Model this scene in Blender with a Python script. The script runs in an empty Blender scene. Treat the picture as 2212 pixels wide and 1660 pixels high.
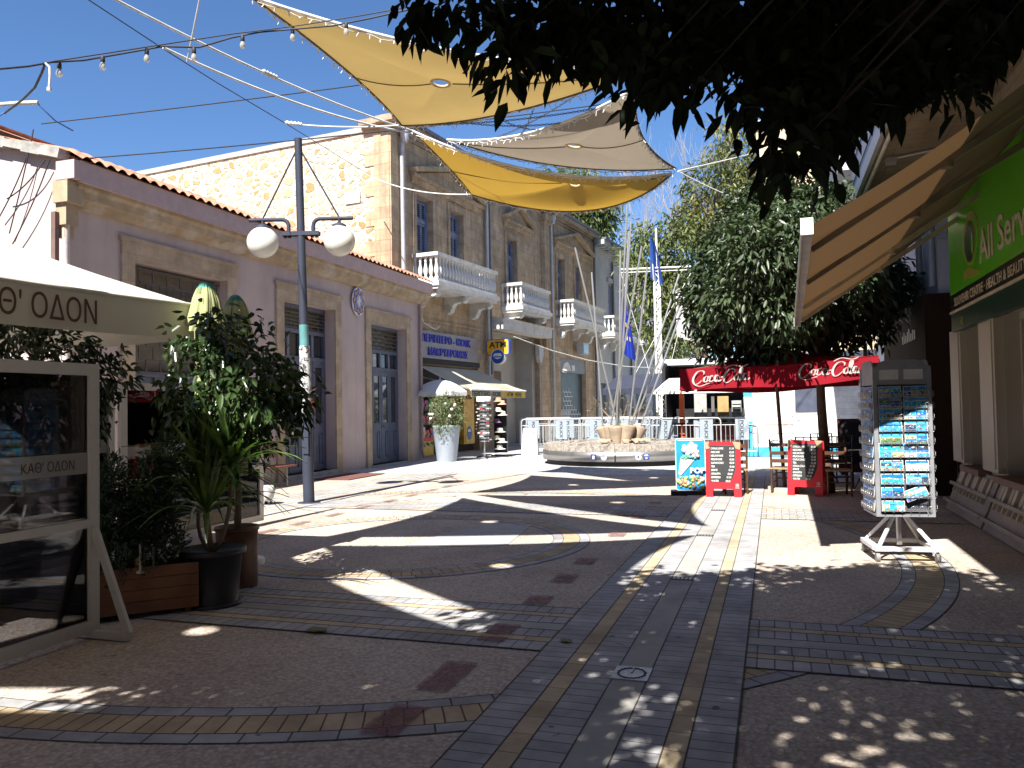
import bpy, math, random
import numpy as np
from math import sin, cos, pi, radians, sqrt, atan, atan2, hypot
from mathutils import Vector, Matrix
SC = bpy.context.scene
COL = SC.collection
rng = np.random.default_rng(7)
random.seed(11)

# ------------------------------------------------------------------ camera
FPX = 1720.0; EYE = 1.6
YAW = radians(18.15); ROLL = radians(1.0); PITCH = atan(54 / FPX)
CF = np.array([-sin(YAW) * cos(PITCH), cos(YAW) * cos(PITCH), sin(PITCH)])
_r0 = np.array([cos(YAW), sin(YAW), 0.0]); _u0 = np.cross(_r0, CF)
CR = cos(ROLL) * _r0 - sin(ROLL) * _u0
CU = sin(ROLL) * _r0 + cos(ROLL) * _u0
CP = np.array([0.0, 0.0, EYE])
cd = bpy.data.cameras.new('camera'); cam = bpy.data.objects.new('camera', cd); COL.objects.link(cam)
cd.sensor_width = 36; cd.lens = FPX / 2212 * 36; cd.clip_start = 0.1; cd.clip_end = 2000
cam.matrix_world = Matrix(((CR[0], CU[0], -CF[0], 0), (CR[1], CU[1], -CF[1], 0), (CR[2], CU[2], -CF[2], EYE), (0, 0, 0, 1)))
SC.camera = cam

# survey helpers: sight lines from the camera met with real planes give real positions
def ray(x, y): return CF + (x - 1106) / FPX * CR + (830 - y) / FPX * CU
def G(x, y, z=0.0):
    d = ray(x, y); return CP + d * (z - EYE) / d[2]
def PX(x, y, X):
    d = ray(x, y); return CP + d * X / d[0]
def PY(x, y, Y):
    d = ray(x, y); return CP + d * Y / d[1]
def DP(x, y, dep): return CP + ray(x, y) * dep

# ------------------------------------------------------------------ light
SAZ = radians(4.5); SEL = radians(48)
LDIR = Vector((sin(SAZ) * cos(SEL), cos(SAZ) * cos(SEL), -sin(SEL)))
sl = bpy.data.lights.new('sun', 'SUN'); sun = bpy.data.objects.new('sun', sl); COL.objects.link(sun)
sl.energy = 5.0; sl.angle = radians(0.5); sl.color = (1.0, 0.95, 0.87)
sun.rotation_euler = LDIR.to_track_quat('-Z', 'Y').to_euler(); sun.location = (0, -20, 40)
W = bpy.data.worlds.new('World'); SC.world = W; W.use_nodes = True
nt = W.node_tree; bg = nt.nodes['Background']
sky = nt.nodes.new('ShaderNodeTexSky'); sky.sky_type = 'NISHITA'; sky.sun_disc = False
sky.sun_elevation = SEL; sky.sun_rotation = pi + SAZ
sky.altitude = 150; sky.air_density = 1.0; sky.dust_density = 0.0; sky.ozone_density = 10.0
nt.links.new(sky.outputs[0], bg.inputs[0]); bg.inputs[1].default_value = 0.064
SC.view_settings.view_transform = 'Standard'; SC.view_settings.look = 'None'
SC.view_settings.exposure = 1.42; SC.view_settings.gamma = 1.0
SC.cycles.max_bounces = 7; SC.cycles.transparent_max_bounces = 16; SC.cycles.caustics_reflective = False; SC.cycles.caustics_refractive = False
SC.cycles.sample_clamp_indirect = 4.0

# ------------------------------------------------------------------ materials
MATS = {}
def nodes(name):
    m = bpy.data.materials.new(name); m.use_nodes = True
    t = m.node_tree; return m, t, t.nodes['Principled BSDF']
def N(t, kind, **kw):
    n = t.nodes.new('ShaderNode' + kind)
    for k, v in kw.items(): setattr(n, k, v)
    return n
def ramp(t, src, stops, interp='LINEAR'):
    r = N(t, 'ValToRGB'); cr = r.color_ramp; cr.interpolation = interp
    while len(cr.elements) < len(stops): cr.elements.new(0.5)
    for e, (p, c) in zip(cr.elements, stops):
        e.position = p; e.color = (*c, 1) if len(c) == 3 else c
    t.links.new(src, r.inputs[0]); return r.outputs[0]
def coord(t, kind='Object', scale=None):
    c = N(t, 'TexCoord').outputs[kind]
    if scale is None: return c
    mp = N(t, 'Mapping'); mp.inputs['Scale'].default_value = scale
    t.links.new(c, mp.inputs[0]); return mp.outputs[0]
def noise(t, vec, scale, detail=4, rough=0.55):
    n = N(t, 'TexNoise'); n.inputs['Scale'].default_value = scale; n.inputs['Detail'].default_value = detail
    n.inputs['Roughness'].default_value = rough; t.links.new(vec, n.inputs['Vector']); return n.outputs[0]
def mixc(t, fac, a, b, mode='MIX'):
    m = N(t, 'Mix', data_type='RGBA', blend_type=mode)
    for s, v in ((m.inputs['Factor'], fac), (m.inputs['A'], a), (m.inputs['B'], b)):
        pass
    ins = [m.inputs[0], m.inputs[6], m.inputs[7]]
    for s, v in zip(ins, (fac, a, b)):
        if hasattr(v, 'is_linked') or hasattr(v, 'links'): t.links.new(v, s)
        elif isinstance(v, (int, float)): s.default_value = v
        else: s.default_value = (*v, 1)
    return m.outputs[2]
def bumpn(t, h, p, strength=0.4, dist=0.01):
    b = N(t, 'Bump'); b.inputs['Strength'].default_value = strength; b.inputs['Distance'].default_value = dist
    t.links.new(h, b.inputs['Height']); t.links.new(b.outputs[0], p.inputs['Normal'])
def sc(c, k): return tuple(min(1, max(0, x * k)) for x in c)
def M(name, col, rough=0.7, metal=0.0, var=0.18, scale=5.0, bump=0.0, bscale=40.0, spec=0.4, stain=0.0, staincol=None, stainscale=0.9, streak=0.0):
    if name in MATS: return MATS[name]
    m, t, p = nodes(name)
    v = coord(t)
    base = ramp(t, noise(t, v, scale), [(0.3, sc(col, 1 - var)), (0.7, sc(col, 1 + var))])
    if stain:
        f = ramp(t, noise(t, v, stainscale, 6, 0.65), [(0.5, (0, 0, 0)), (0.68, (stain,) * 3)])
        base = mixc(t, f, base, staincol or sc(col, 0.45))
    t.links.new(base, p.inputs['Base Color'])
    p.inputs['Roughness'].default_value = rough; p.inputs['Metallic'].default_value = metal
    p.inputs['Specular IOR Level'].default_value = spec
    if streak:     # rain streaks and patches of old paint
        f = ramp(t, noise(t, coord(t, 'Object', (1.6, 1.6, .16)), 2.0, 6, .7), [(0.48, (0, 0, 0)), (0.7, (streak,) * 3)])
        base = mixc(t, f, base, sc(col, .62)); t.links.new(base, p.inputs['Base Color'])
    if bump: bumpn(t, noise(t, v, bscale, 3), p, bump)
    MATS[name] = m; return m
def leafmat(name, dark, light, scale=1.3, rough=0.38, trans=0.25, fine=9.0):
    m, t, p = nodes(name)
    v = coord(t)
    a = ramp(t, noise(t, v, scale, 3), [(0.35, dark), (0.65, light)])
    b = ramp(t, noise(t, v, fine, 2), [(0.35, (0.55,) * 3), (0.65, (1.35,) * 3)])
    c = mixc(t, 1.0, a, b, 'MULTIPLY')
    t.links.new(c, p.inputs['Base Color']); p.inputs['Roughness'].default_value = rough
    p.inputs['Specular IOR Level'].default_value = 0.5
    tr = N(t, 'BsdfTranslucent'); t.links.new(mixc(t, 1.0, c, (1.3, 1.5, 0.5), 'MULTIPLY'), tr.inputs[0])
    mx = N(t, 'MixShader'); mx.inputs[0].default_value = trans
    t.links.new(p.outputs[0], mx.inputs[1]); t.links.new(tr.outputs[0], mx.inputs[2])
    t.links.new(mx.outputs[0], t.nodes['Material Output'].inputs[0]); return m
def clothmat(name, col, trans=0.3, tcol=None, scale=60, rough=0.85, var=0.08):
    m, t, p = nodes(name)
    v = coord(t)
    w = noise(t, v, scale, 2)
    c = ramp(t, noise(t, v, 1.4, 5), [(0.3, sc(col, 1 - var * 1.5)), (0.7, sc(col, 1 + var))])
    t.links.new(c, p.inputs['Base Color']); p.inputs['Roughness'].default_value = rough
    p.inputs['Specular IOR Level'].default_value = 0.15
    bumpn(t, w, p, 0.25, 0.004)
    tr = N(t, 'BsdfTranslucent'); tr.inputs[0].default_value = (*(tcol or col), 1)
    mx = N(t, 'MixShader'); mx.inputs[0].default_value = trans
    t.links.new(p.outputs[0], mx.inputs[1]); t.links.new(tr.outputs[0], mx.inputs[2])
    t.links.new(mx.outputs[0], t.nodes['Material Output'].inputs[0]); return m
def glassmat(name, tint=(0.8, 0.85, 0.85), refl=0.12, opacity=0.0, ocol=(0.5, 0.5, 0.5)):
    # thin pane: transparent with a glossy reflection
    m, t, p = nodes(name)
    tr = N(t, 'BsdfTransparent'); tr.inputs[0].default_value = (*tint, 1)
    gl = N(t, 'BsdfGlossy'); gl.inputs['Roughness'].default_value = 0.02
    fr = N(t, 'Fresnel'); fr.inputs[0].default_value = 1.45
    ad = N(t, 'Math', operation='ADD'); ad.inputs[1].default_value = refl; t.links.new(fr.outputs[0], ad.inputs[0])
    mx = N(t, 'MixShader'); t.links.new(ad.outputs[0], mx.inputs[0])
    t.links.new(tr.outputs[0], mx.inputs[1]); t.links.new(gl.outputs[0], mx.inputs[2])
    out = mx.outputs[0]
    if opacity:
        df = N(t, 'BsdfDiffuse'); df.inputs[0].default_value = (*ocol, 1)
        m2 = N(t, 'MixShader'); m2.inputs[0].default_value = opacity
        t.links.new(out, m2.inputs[1]); t.links.new(df.outputs[0], m2.inputs[2]); out = m2.outputs[0]
    t.links.new(out, t.nodes['Material Output'].inputs[0]); return m
def brickmat(name, c1, c2, mortar, bw, bh, ms=0.02, offset=0.5, rough=0.85, bump=0.5, stain=0.35, uv=True, vec=None, squash=1.0, dirt=(0.12, 0.10, 0.09), streak=0.0, spots=0.0):
    m, t, p = nodes(name)
    v = coord(t, 'UV' if uv else 'Object')
    b = N(t, 'TexBrick', offset=offset); b.inputs['Scale'].default_value = 1.0
    b.inputs['Color1'].default_value = (*c1, 1); b.inputs['Color2'].default_value = (*c2, 1); b.inputs['Mortar'].default_value = (*mortar, 1)
    b.inputs['Mortar Size'].default_value = ms; b.inputs['Mortar Smooth'].default_value = 0.3; b.inputs['Bias'].default_value = 0.0
    b.inputs['Brick Width'].default_value = bw; b.inputs['Row Height'].default_value = bh
    t.links.new(v, b.inputs['Vector'])
    ob = coord(t)
    n1 = ramp(t, noise(t, ob, 3.0, 6, 0.65), [(0.3, (0.72,) * 3), (0.7, (1.2,) * 3)])
    c = mixc(t, 1.0, b.outputs[0], n1, 'MULTIPLY')
    f = ramp(t, noise(t, ob, 0.7, 7, 0.7), [(0.5, (0, 0, 0)), (0.72, (stain,) * 3)])
    c = mixc(t, f, c, dirt)
    if streak:
        f = ramp(t, noise(t, coord(t, 'Object', (1.8, 1.8, .14)), 2.0, 6, .7), [(0.46, (0, 0, 0)), (0.68, (streak,) * 3)]); c = mixc(t, f, c, dirt)
    if spots:
        f = ramp(t, noise(t, ob, 7.0, 3, .6), [(0.68, (0, 0, 0)), (0.71, (spots,) * 3)]); c = mixc(t, f, c, (.07, .06, .055))
    t.links.new(c, p.inputs['Base Color']); p.inputs['Roughness'].default_value = rough; p.inputs['Specular IOR Level'].default_value = 0.25
    h = mixc(t, 0.25, b.outputs[1], noise(t, ob, 60, 3))
    inv = N(t, 'Invert'); t.links.new(b.outputs[1], inv.inputs[1])
    h = mixc(t, 0.15, inv.outputs[0], noise(t, ob, 50, 3))
    bumpn(t, h, p, bump, 0.01)
    MATS[name] = m; return m

# ------------------------------------------------------------------ mesh builder
class Fr:   # a local frame: u along, v up, w out
    def __init__(s, o, U, Nn, V=(0, 0, 1)):
        s.o = np.array(o, float); s.U = np.array(U, float); s.N = np.array(Nn, float); s.V = np.array(V, float)
    def __call__(s, u, v, w=0.0): return s.o + s.U * u + s.V * v + s.N * w
IDF = Fr((0, 0, 0), (1, 0, 0), (0, 0, 1), (0, 1, 0))    # u=x v=y w=z
class MB:
    def __init__(s): s.v = []; s.f = []; s.m = []; s.uv = []; s.smooth = []
    def add(s, vs, fs, mi=0, uvs=None, sm=False):
        b = len(s.v); s.v += [tuple(map(float, p)) for p in vs]
        for k, f in enumerate(fs):
            s.f.append([b + i for i in f]); s.m.append(mi); s.smooth.append(sm)
            s.uv.append(uvs[k] if uvs else None)
        return s
    def quad(s, a, b, c, d, mi=0, uv=None): return s.add([a, b, c, d], [(0, 1, 2, 3)], mi, [uv] if uv else None)
    def fbox(s, fr, u0, u1, v0, v1, w0, w1, mi=0):
        P = [fr(u, v, w) for w in (w0, w1) for v in (v0, v1) for u in (u0, u1)]
        uvf = [(u0, v0), (u1, v0), (u1, v1), (u0, v1)]
        F = [(4, 5, 7, 6), (1, 0, 2, 3), (5, 1, 3, 7), (0, 4, 6, 2), (6, 7, 3, 2), (0, 1, 5, 4)]
        UV = [uvf, [(u1, v0), (u0, v0), (u0, v1), (u1, v1)], [(u1 + w1, v0), (u1 + w0, v0), (u1 + w0, v1), (u1 + w1, v1)],
              [(u0 + w0, v0), (u0 + w1, v0), (u0 + w1, v1), (u0 + w0, v1)],
              [(u0, v1 + w1), (u1, v1 + w1), (u1, v1 + w0), (u0, v1 + w0)], [(u0, v0 + w0), (u1, v0 + w0), (u1, v0 + w1), (u0, v0 + w1)]]
        return s.add(P, F, mi, UV)
    def box(s, x0, x1, y0, y1, z0, z1, mi=0): return s.fbox(IDF, x0, x1, y0, y1, z0, z1, mi)
    def beam(s, a, b, w, h=None, mi=0, up=(0, 0, 1)):     # rectangular bar between two points
        a = np.array(a, float); b = np.array(b, float); h = h or w
        d = b - a; L = np.linalg.norm(d); d = d / L; up = np.array(up, float)
        if abs(d @ up) > 0.98: up = np.array((1.0, 0, 0))
        sd = np.cross(d, up); sd /= np.linalg.norm(sd); n = np.cross(sd, d)
        return s.fbox(Fr(a, d, n, sd), 0, L, -w / 2, w / 2, -h / 2, h / 2, mi)
    def tube(s, pts, r, n=8, mi=0, cap=True, closed=False):
        pts = [np.array(p, float) for p in pts]; k = len(pts)
        rr = r if hasattr(r, '__len__') else [r] * k
        vs = []; up = None
        for i, p in enumerate(pts):
            if closed: d = pts[(i + 1) % k] - pts[i - 1]
            else: d = pts[min(i + 1, k - 1)] - pts[max(i - 1, 0)]
            d = d / (np.linalg.norm(d) + 1e-9)
            if up is None: up = np.array((0, 0, 1.0)) if abs(d[2]) < 0.9 else np.array((1.0, 0, 0))
            a = np.cross(d, up); a /= np.linalg.norm(a) + 1e-9; b = np.cross(d, a); up = -b if False else np.cross(a, d)
            for j in range(n):
                t = 2 * pi * j / n; vs.append(p + rr[i] * (cos(t) * a + sin(t) * np.cross(d, a)))
        fs = []
        for i in range(k if closed else k - 1):
            i2 = (i + 1) % k
            for j in range(n): fs.append((i * n + j, i * n + (j + 1) % n, i2 * n + (j + 1) % n, i2 * n + j))
        s.add(vs, fs, mi, None, True)
        if cap and not closed: s.add(vs[:n], [tuple(range(n))[::-1]], mi); s.add(vs[-n:], [tuple(range(n))], mi)
        return s
    def lathe(s, prof, n=16, o=(0, 0, 0), fr=None, mi=0, cap=True, arc=None):     # prof [(r,z)]
        o = np.array(o, float); vs = []
        for r, z in prof:
            for j in range(n):
                t = 2 * pi * j / n
                p = (r * cos(t), r * sin(t), z); vs.append(o + np.array(p) if fr is None else fr(*p))
        fs = [(i * n + j, i * n + (j + 1) % n, (i + 1) * n + (j + 1) % n, (i + 1) * n + j) for i in range(len(prof) - 1) for j in range(n)]
        s.add(vs, fs, mi, None, True)
        if cap: s.add(vs[:n], [tuple(range(n))[::-1]], mi); s.add(vs[-n:], [tuple(range(n))], mi)
        return s
    def prism(s, fr, poly, w0, w1, mi=0):      # polygon in (u,v) pushed from w0 to w1
        n = len(poly); A = [fr(u, v, w0) for u, v in poly]; B = [fr(u, v, w1) for u, v in poly]
        s.add(B, [tuple(range(n))], mi, [list(poly)]); s.add(A, [tuple(range(n))[::-1]], mi, [list(poly)[::-1]])
        for i in range(n):
            j = (i + 1) % n; L = hypot(poly[j][0] - poly[i][0], poly[j][1] - poly[i][1])
            s.add([A[i], A[j], B[j], B[i]], [(0, 1, 2, 3)], mi, [[(0, 0), (L, 0), (L, w1 - w0), (0, w1 - w0)]])
        return s
    def sphere(s, c, r, n=16, k=10, mi=0, sq=1.0):
        return s.lathe([(max(1e-4, r * sin(pi * i / k)), -r * sq * cos(pi * i / k)) for i in range(k + 1)], n, c, mi=mi, cap=False)
    def grid(s, P, mi=0, sm=True, uv=None):     # P[i][j] points
        a = len(P); b = len(P[0]); vs = [p for row in P for p in row]
        fs = []; uvs = []
        for i in range(a - 1):
            for j in range(b - 1):
                fs.append((i * b + j, i * b + j + 1, (i + 1) * b + j + 1, (i + 1) * b + j))
                if uv is not None: uvs.append([uv[i][j], uv[i][j + 1], uv[i + 1][j + 1], uv[i + 1][j]])
        return s.add(vs, fs, mi, uvs if uv is not None else None, sm)
    def mesh(s, name, mats):
        me = bpy.data.meshes.new(name); me.from_pydata(s.v, [], s.f)
        for m in (mats if isinstance(mats, (list, tuple)) else [mats]): me.materials.append(m)
        me.polygons.foreach_set('material_index', s.m); me.polygons.foreach_set('use_smooth', s.smooth)
        if any(u is not None for u in s.uv):
            L = me.uv_layers.new(name='UVMap'); flat = []
            for u, f in zip(s.uv, s.f): flat += [c for p in (u or [(0, 0)] * len(f)) for c in p]
            L.data.foreach_set('uv', flat)
        me.validate(); me.update(); return me
def tag(o, label=None, cat=None, group=None, kind=None):
    if label: o['label'] = label
    if cat: o['category'] = cat
    if group: o['group'] = group
    if kind: o['kind'] = kind
    return o
def thing(name, label, cat, loc=(0, 0, 0), group=None, rz=0.0):
    o = bpy.data.objects.new(name, None); o.empty_display_size = 0.2; COL.objects.link(o)
    o.location = tuple(map(float, loc)); o.rotation_euler = (0, 0, rz); return tag(o, label, cat, group)
def part(name, mb, mats, parent=None, label=None, local=False):
    o = bpy.data.objects.new(name, mb.mesh(name, mats) if isinstance(mb, MB) else mb); COL.objects.link(o)
    if parent is not None:
        o.parent = parent
        if not local and parent.parent is None:    # parts are written in world coordinates: cancel the thing's own placement
            o.matrix_parent_inverse = Matrix.LocRotScale(parent.location, parent.rotation_euler, parent.scale).inverted()
    if label: o['label'] = label
    return o
def solo(name, mb, mats, label, cat, group=None, kind=None):
    o = part(name, mb, mats)
    me = o.data
    co = np.empty(len(me.vertices) * 3, np.float32); me.vertices.foreach_get('co', co); co = co.reshape(-1, 3)
    c = np.array([(co[:, 0].min() + co[:, 0].max()) / 2, (co[:, 1].min() + co[:, 1].max()) / 2, co[:, 2].min()])
    me.vertices.foreach_set('co', (co - c).astype(np.float32).ravel()); me.update(); o.location = c
    return tag(o, label, cat, group, kind)
def struct(name, mb, mats): return tag(part(name, mb, mats), kind='structure')
def copy_tree(o, parent=None):
    c = o.copy(); COL.objects.link(c)
    if parent is not None: c.parent = parent
    for ch in list(o.children): copy_tree(ch, c)
    return c
def place(o, loc, rz=0.0, label=None, scale=None):
    o.location = tuple(map(float, loc)); o.rotation_euler = (0, 0, rz)
    if scale: o.scale = (scale,) * 3
    if label: o['label'] = label
    return o
ORD = ['first', 'second', 'third', 'fourth', 'fifth', 'sixth', 'seventh', 'eighth', 'ninth', 'tenth', 'eleventh', 'twelfth',
       'thirteenth', 'fourteenth', 'fifteenth', 'sixteenth', 'seventeenth', 'eighteenth', 'nineteenth', 'twentieth']
def textmb(mb, txt, fr, h, mi=0, depth=0.004, center=True, bold=0.0, width=None, sx=1.0, shear=0.0, space=1.0):
    # lettering extruded on a frame; h = capital height
    cu = bpy.data.curves.new('lettering', 'FONT'); cu.body = txt; cu.size = 1.0; cu.resolution_u = 3
    cu.extrude = 0.0; cu.offset = bold; cu.shear = shear; cu.space_character = space
    ob = bpy.data.objects.new('lettering', cu); COL.objects.link(ob)
    dg = bpy.context.evaluated_depsgraph_get(); me = bpy.data.meshes.new_from_object(ob.evaluated_get(dg))
    vs = np.array([v.co[:] for v in me.vertices]) if len(me.vertices) else np.zeros((0, 3))
    fs = [tuple(p.vertices) for p in me.polygons]
    bpy.data.objects.remove(ob); bpy.data.curves.remove(cu); bpy.data.meshes.remove(me)
    if not len(vs): return mb
    cap = 0.73; k = h / cap
    x0, x1 = vs[:, 0].min(), vs[:, 0].max()
    kx = k * sx if width is None else width / (x1 - x0)
    off = (x0 + x1) / 2 if center else x0
    P = [fr((x - off) * kx, y * k, depth) for x, y, _ in vs]
    mb.add(P, fs, mi)
    B = [fr((x - off) * kx, y * k, 0.0005) for x, y, _ in vs]
    ed = {}
    for f in fs:
        for i in range(len(f)):
            a, b = f[i], f[(i + 1) % len(f)]; ed[(a, b)] = ed.get((a, b), 0) + 1
    for (a, b) in ed:
        if (b, a) not in ed: mb.add([P[a], B[a], B[b], P[b]], [(0, 1, 2, 3)], mi)
    return mb
def openings(mb, fr, u0, u1, v0, v1, holes, depth=0.3, mi=0, w=0.0, rmi=None):
    # a wall face with rectangular holes and their reveals
    us = sorted({u0, u1, *[h[0] for h in holes], *[h[1] for h in holes]}); vs = sorted({v0, v1, *[h[2] for h in holes], *[h[3] for h in holes]})
    us = [u for u in us if u0 <= u <= u1]; vs = [v for v in vs if v0 <= v <= v1]
    for a, b in zip(us, us[1:]):
        for c, d in zip(vs, vs[1:]):
            m, n = (a + b) / 2, (c + d) / 2
            if any(h[0] < m < h[1] and h[2] < n < h[3] for h in holes): continue
            mb.quad(fr(a, c, w), fr(b, c, w), fr(b, d, w), fr(a, d, w), mi, [(a, c), (b, c), (b, d), (a, d)])
    r = mi if rmi is None else rmi
    for h in holes:
        a, b, c, d = h[:4]; q = w - depth
        for (p1, p2) in (((a, c), (a, d)), ((b, d), (b, c)), ((a, d), (b, d)), ((b, c), (a, c))):
            L = hypot(p2[0] - p1[0], p2[1] - p1[1])
            mb.quad(fr(*p1, w), fr(*p1, q), fr(*p2, q), fr(*p2, w), r, [(0, 0), (depth, 0), (depth, L), (0, L)])
        if len(h) == 4: mb.quad(fr(a, c, q), fr(b, c, q), fr(b, d, q), fr(a, d, q), r, [(a, c), (b, c), (b, d), (a, d)])
    return mb
def qbez(a, b, c, n=12):
    a, b, c = map(lambda p: np.array(p, float), (a, b, c))
    return [(1 - t) ** 2 * a + 2 * t * (1 - t) * b + t * t * c for t in np.linspace(0, 1, n)]
def sagline(a, b, sag, n=14):
    a = np.array(a, float); b = np.array(b, float)
    return [a + (b - a) * t + np.array((0, 0, -4 * sag * t * (1 - t))) for t in np.linspace(0, 1, n)]

# ------------------------------------------------------------------ foliage
def leafmesh(name, mat, pos, dirs, L, Wd, curl=0.25, seed=1):
    g = np.random.default_rng(seed); n = len(pos)
    d = dirs / (np.linalg.norm(dirs, axis=1, keepdims=True) + 1e-9)
    r = g.normal(size=(n, 3)) + np.array((0, 0, 1.2))
    s = np.cross(d, r); s /= np.linalg.norm(s, axis=1, keepdims=True) + 1e-9
    up = np.cross(s, d)
    L = (L * g.uniform(0.65, 1.2, n))[:, None]; w = Wd / 2 * g.uniform(0.75, 1.2, n)[:, None]
    dn = np.array((0, 0, -1.0))
    def at(t, k, c): return pos + d * (L * t) + s * (w * k) + up * (w * 0.45 * abs(k)) + dn * (L * c * curl)
    V = np.stack([at(0, 0, 0), at(.28, .85, .05), at(.62, .85, .3), at(1, 0, .8), at(.62, -.85, .3), at(.28, -.85, .05)], 1).reshape(-1, 3)
    b = np.arange(n)[:, None] * 6
    F = np.concatenate([b + np.array([[0, 1, 2, 3]]), b + np.array([[0, 3, 4, 5]])], 0)
    me = bpy.data.meshes.new(name); nf = len(F)
    me.vertices.add(len(V)); me.vertices.foreach_set('co', V.astype(np.float32).ravel())
    me.loops.add(nf * 4); me.loops.foreach_set('vertex_index', F.astype(np.int32).ravel())
    me.polygons.add(nf); me.polygons.foreach_set('loop_start', np.arange(0, nf * 4, 4, dtype=np.int32)); me.polygons.foreach_set('loop_total', np.full(nf, 4, np.int32))
    me.update(calc_edges=True); me.validate(); me.materials.append(mat); return me
def blobs_to_leaves(blobs, per, k, spread, seed, droop=0.3, shell=(0.55, 1.0), flat=1.0):
    # blobs (x,y,z,r): twigs through the blob, each with k leaves around its end
    g = np.random.default_rng(seed); P = []; D = []
    for (x, y, z, r) in blobs:
        n = max(3, int(per * r ** 2)); o = g.normal(size=(n, 3)); o /= np.linalg.norm(o, axis=1, keepdims=True)
        q = np.array((x, y, z)) + o * np.array((1, 1, flat)) * (r * g.uniform(*shell, n) ** 0.8)[:, None]
        for i in range(k):
            P.append(q + g.normal(size=(n, 3)) * spread)
            D.append(o * 0.7 + g.normal(size=(n, 3)) * 0.6 + np.array((0, 0, -droop)))
    return np.concatenate(P), np.concatenate(D)
def branches(mb, root, tips, r0, seed=3, n=6):
    g = random.Random(seed)
    for t in tips:
        root = np.array(root, float); t = np.array(t, float)
        m = root * 0.5 + t * 0.5 + np.array((g.uniform(-.15, .15), g.uniform(-.15, .15), g.uniform(0, .25)))
        mb.tube(qbez(root, m, t, n), list(np.linspace(r0, r0 * 0.25, n)), 6)
    return mb
# ================================================================== ground
def aggregate():
    m, t, p = nodes('exposed aggregate')
    v = coord(t)
    vo = N(t, 'TexVoronoi'); vo.inputs['Scale'].default_value = 42; t.links.new(v, vo.inputs['Vector'])
    peb = ramp(t, noise(t, vo.outputs['Position'], 37, 1), [(0.30, (.39, .34, .30)), (0.45, (.50, .445, .39)), (0.62, (.56, .515, .46)), (0.75, (.62, .585, .54))])
    edge = ramp(t, vo.outputs['Distance'], [(0.25, (1, 1, 1)), (0.7, (.78, .75, .72))])
    c = mixc(t, 1.0, peb, edge, 'MULTIPLY')
    big = ramp(t, noise(t, v, 0.55, 7, 0.62), [(0.33, (.78, .74, .72)), (0.6, (1.06, 1.05, 1.04))])
    c = mixc(t, 1.0, c, big, 'MULTIPLY')
    spots = ramp(t, noise(t, v, 5.5, 4, 0.6), [(0.66, (0, 0, 0)), (0.72, (.55, .55, .55))])
    c = mixc(t, spots, c, (.12, .08, .07))
    t.links.new(c, p.inputs['Base Color']); p.inputs['Roughness'].default_value = 0.85; p.inputs['Specular IOR Level'].default_value = 0.2
    bumpn(t, vo.outputs['Distance'], p, 0.55, 0.010); return m
mAgg = aggregate()
mGrey = brickmat('grey block paver', (.34, .34, .355), (.39, .39, .40), (.13, .125, .12), 0.105, 9.0, 0.005, 0.0, stain=.4, spots=.7)
mGreyL = brickmat('grey block paver laid long', (.33, .33, .345), (.40, .40, .41), (.08, .075, .07), 0.24, 0.30, 0.006, 0.0, stain=.5, spots=.6)
mYel = brickmat('ochre block paver', (.44, .355, .235), (.50, .41, .285), (.25, .20, .14), 0.22, 9.0, 0.005, 0.0, stain=.4)
mYelN = brickmat('ochre header paver', (.42, .325, .205), (.49, .39, .26), (.12, .09, .065), 0.105, 0.60, 0.006, 0.0, stain=.4)
mConc = M('smooth channel concrete', (.34, .335, .32), .8, var=.14, scale=2.2, bump=.2, stain=.5, staincol=(.16, .14, .13))
mSlab = brickmat('pale stone slab paving', (.42, .42, .43), (.50, .495, .48), (.20, .19, .18), 0.9, 0.45, 0.012, 0.5, stain=.4, uv=False, spots=.5)
mJoint = M('dark joint', (.075, .068, .062), .9)
mRed0 = M('worn red paint', (.19, .075, .08), .85, var=.4, scale=30, bump=.3, stain=.9, staincol=(.36, .28, .24), stainscale=11)
def worn():
    m, t, p = nodes('worn red floor paint'); v = coord(t)
    t.links.new(ramp(t, noise(t, v, 30, 4), [(.3, (.17, .075, .08)), (.7, (.27, .12, .12))]), p.inputs['Base Color']); p.inputs['Roughness'].default_value = .85
    tr = N(t, 'BsdfTransparent'); mx = N(t, 'MixShader'); t.links.new(ramp(t, noise(t, v, 34, 6, .7), [(.36, (.30,) * 3), (.6, (.72,) * 3)]), mx.inputs[0])
    t.links.new(tr.outputs[0], mx.inputs[1]); t.links.new(p.outputs[0], mx.inputs[2]); t.links.new(mx.outputs[0], t.nodes['Material Output'].inputs[0]); return m
mRed = worn()
g = MB(); g.quad((-160, -120, 0), (160, -120, 0), (160, 260, 0), (-160, 260, 0)); struct('ground', g, mAgg)
b = MB(); b.quad((-60, 18.6, .004), (60, 18.6, .004), (60, 140, .004), (-60, 140, .004)); struct('slab_paving', b, mSlab)
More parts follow.
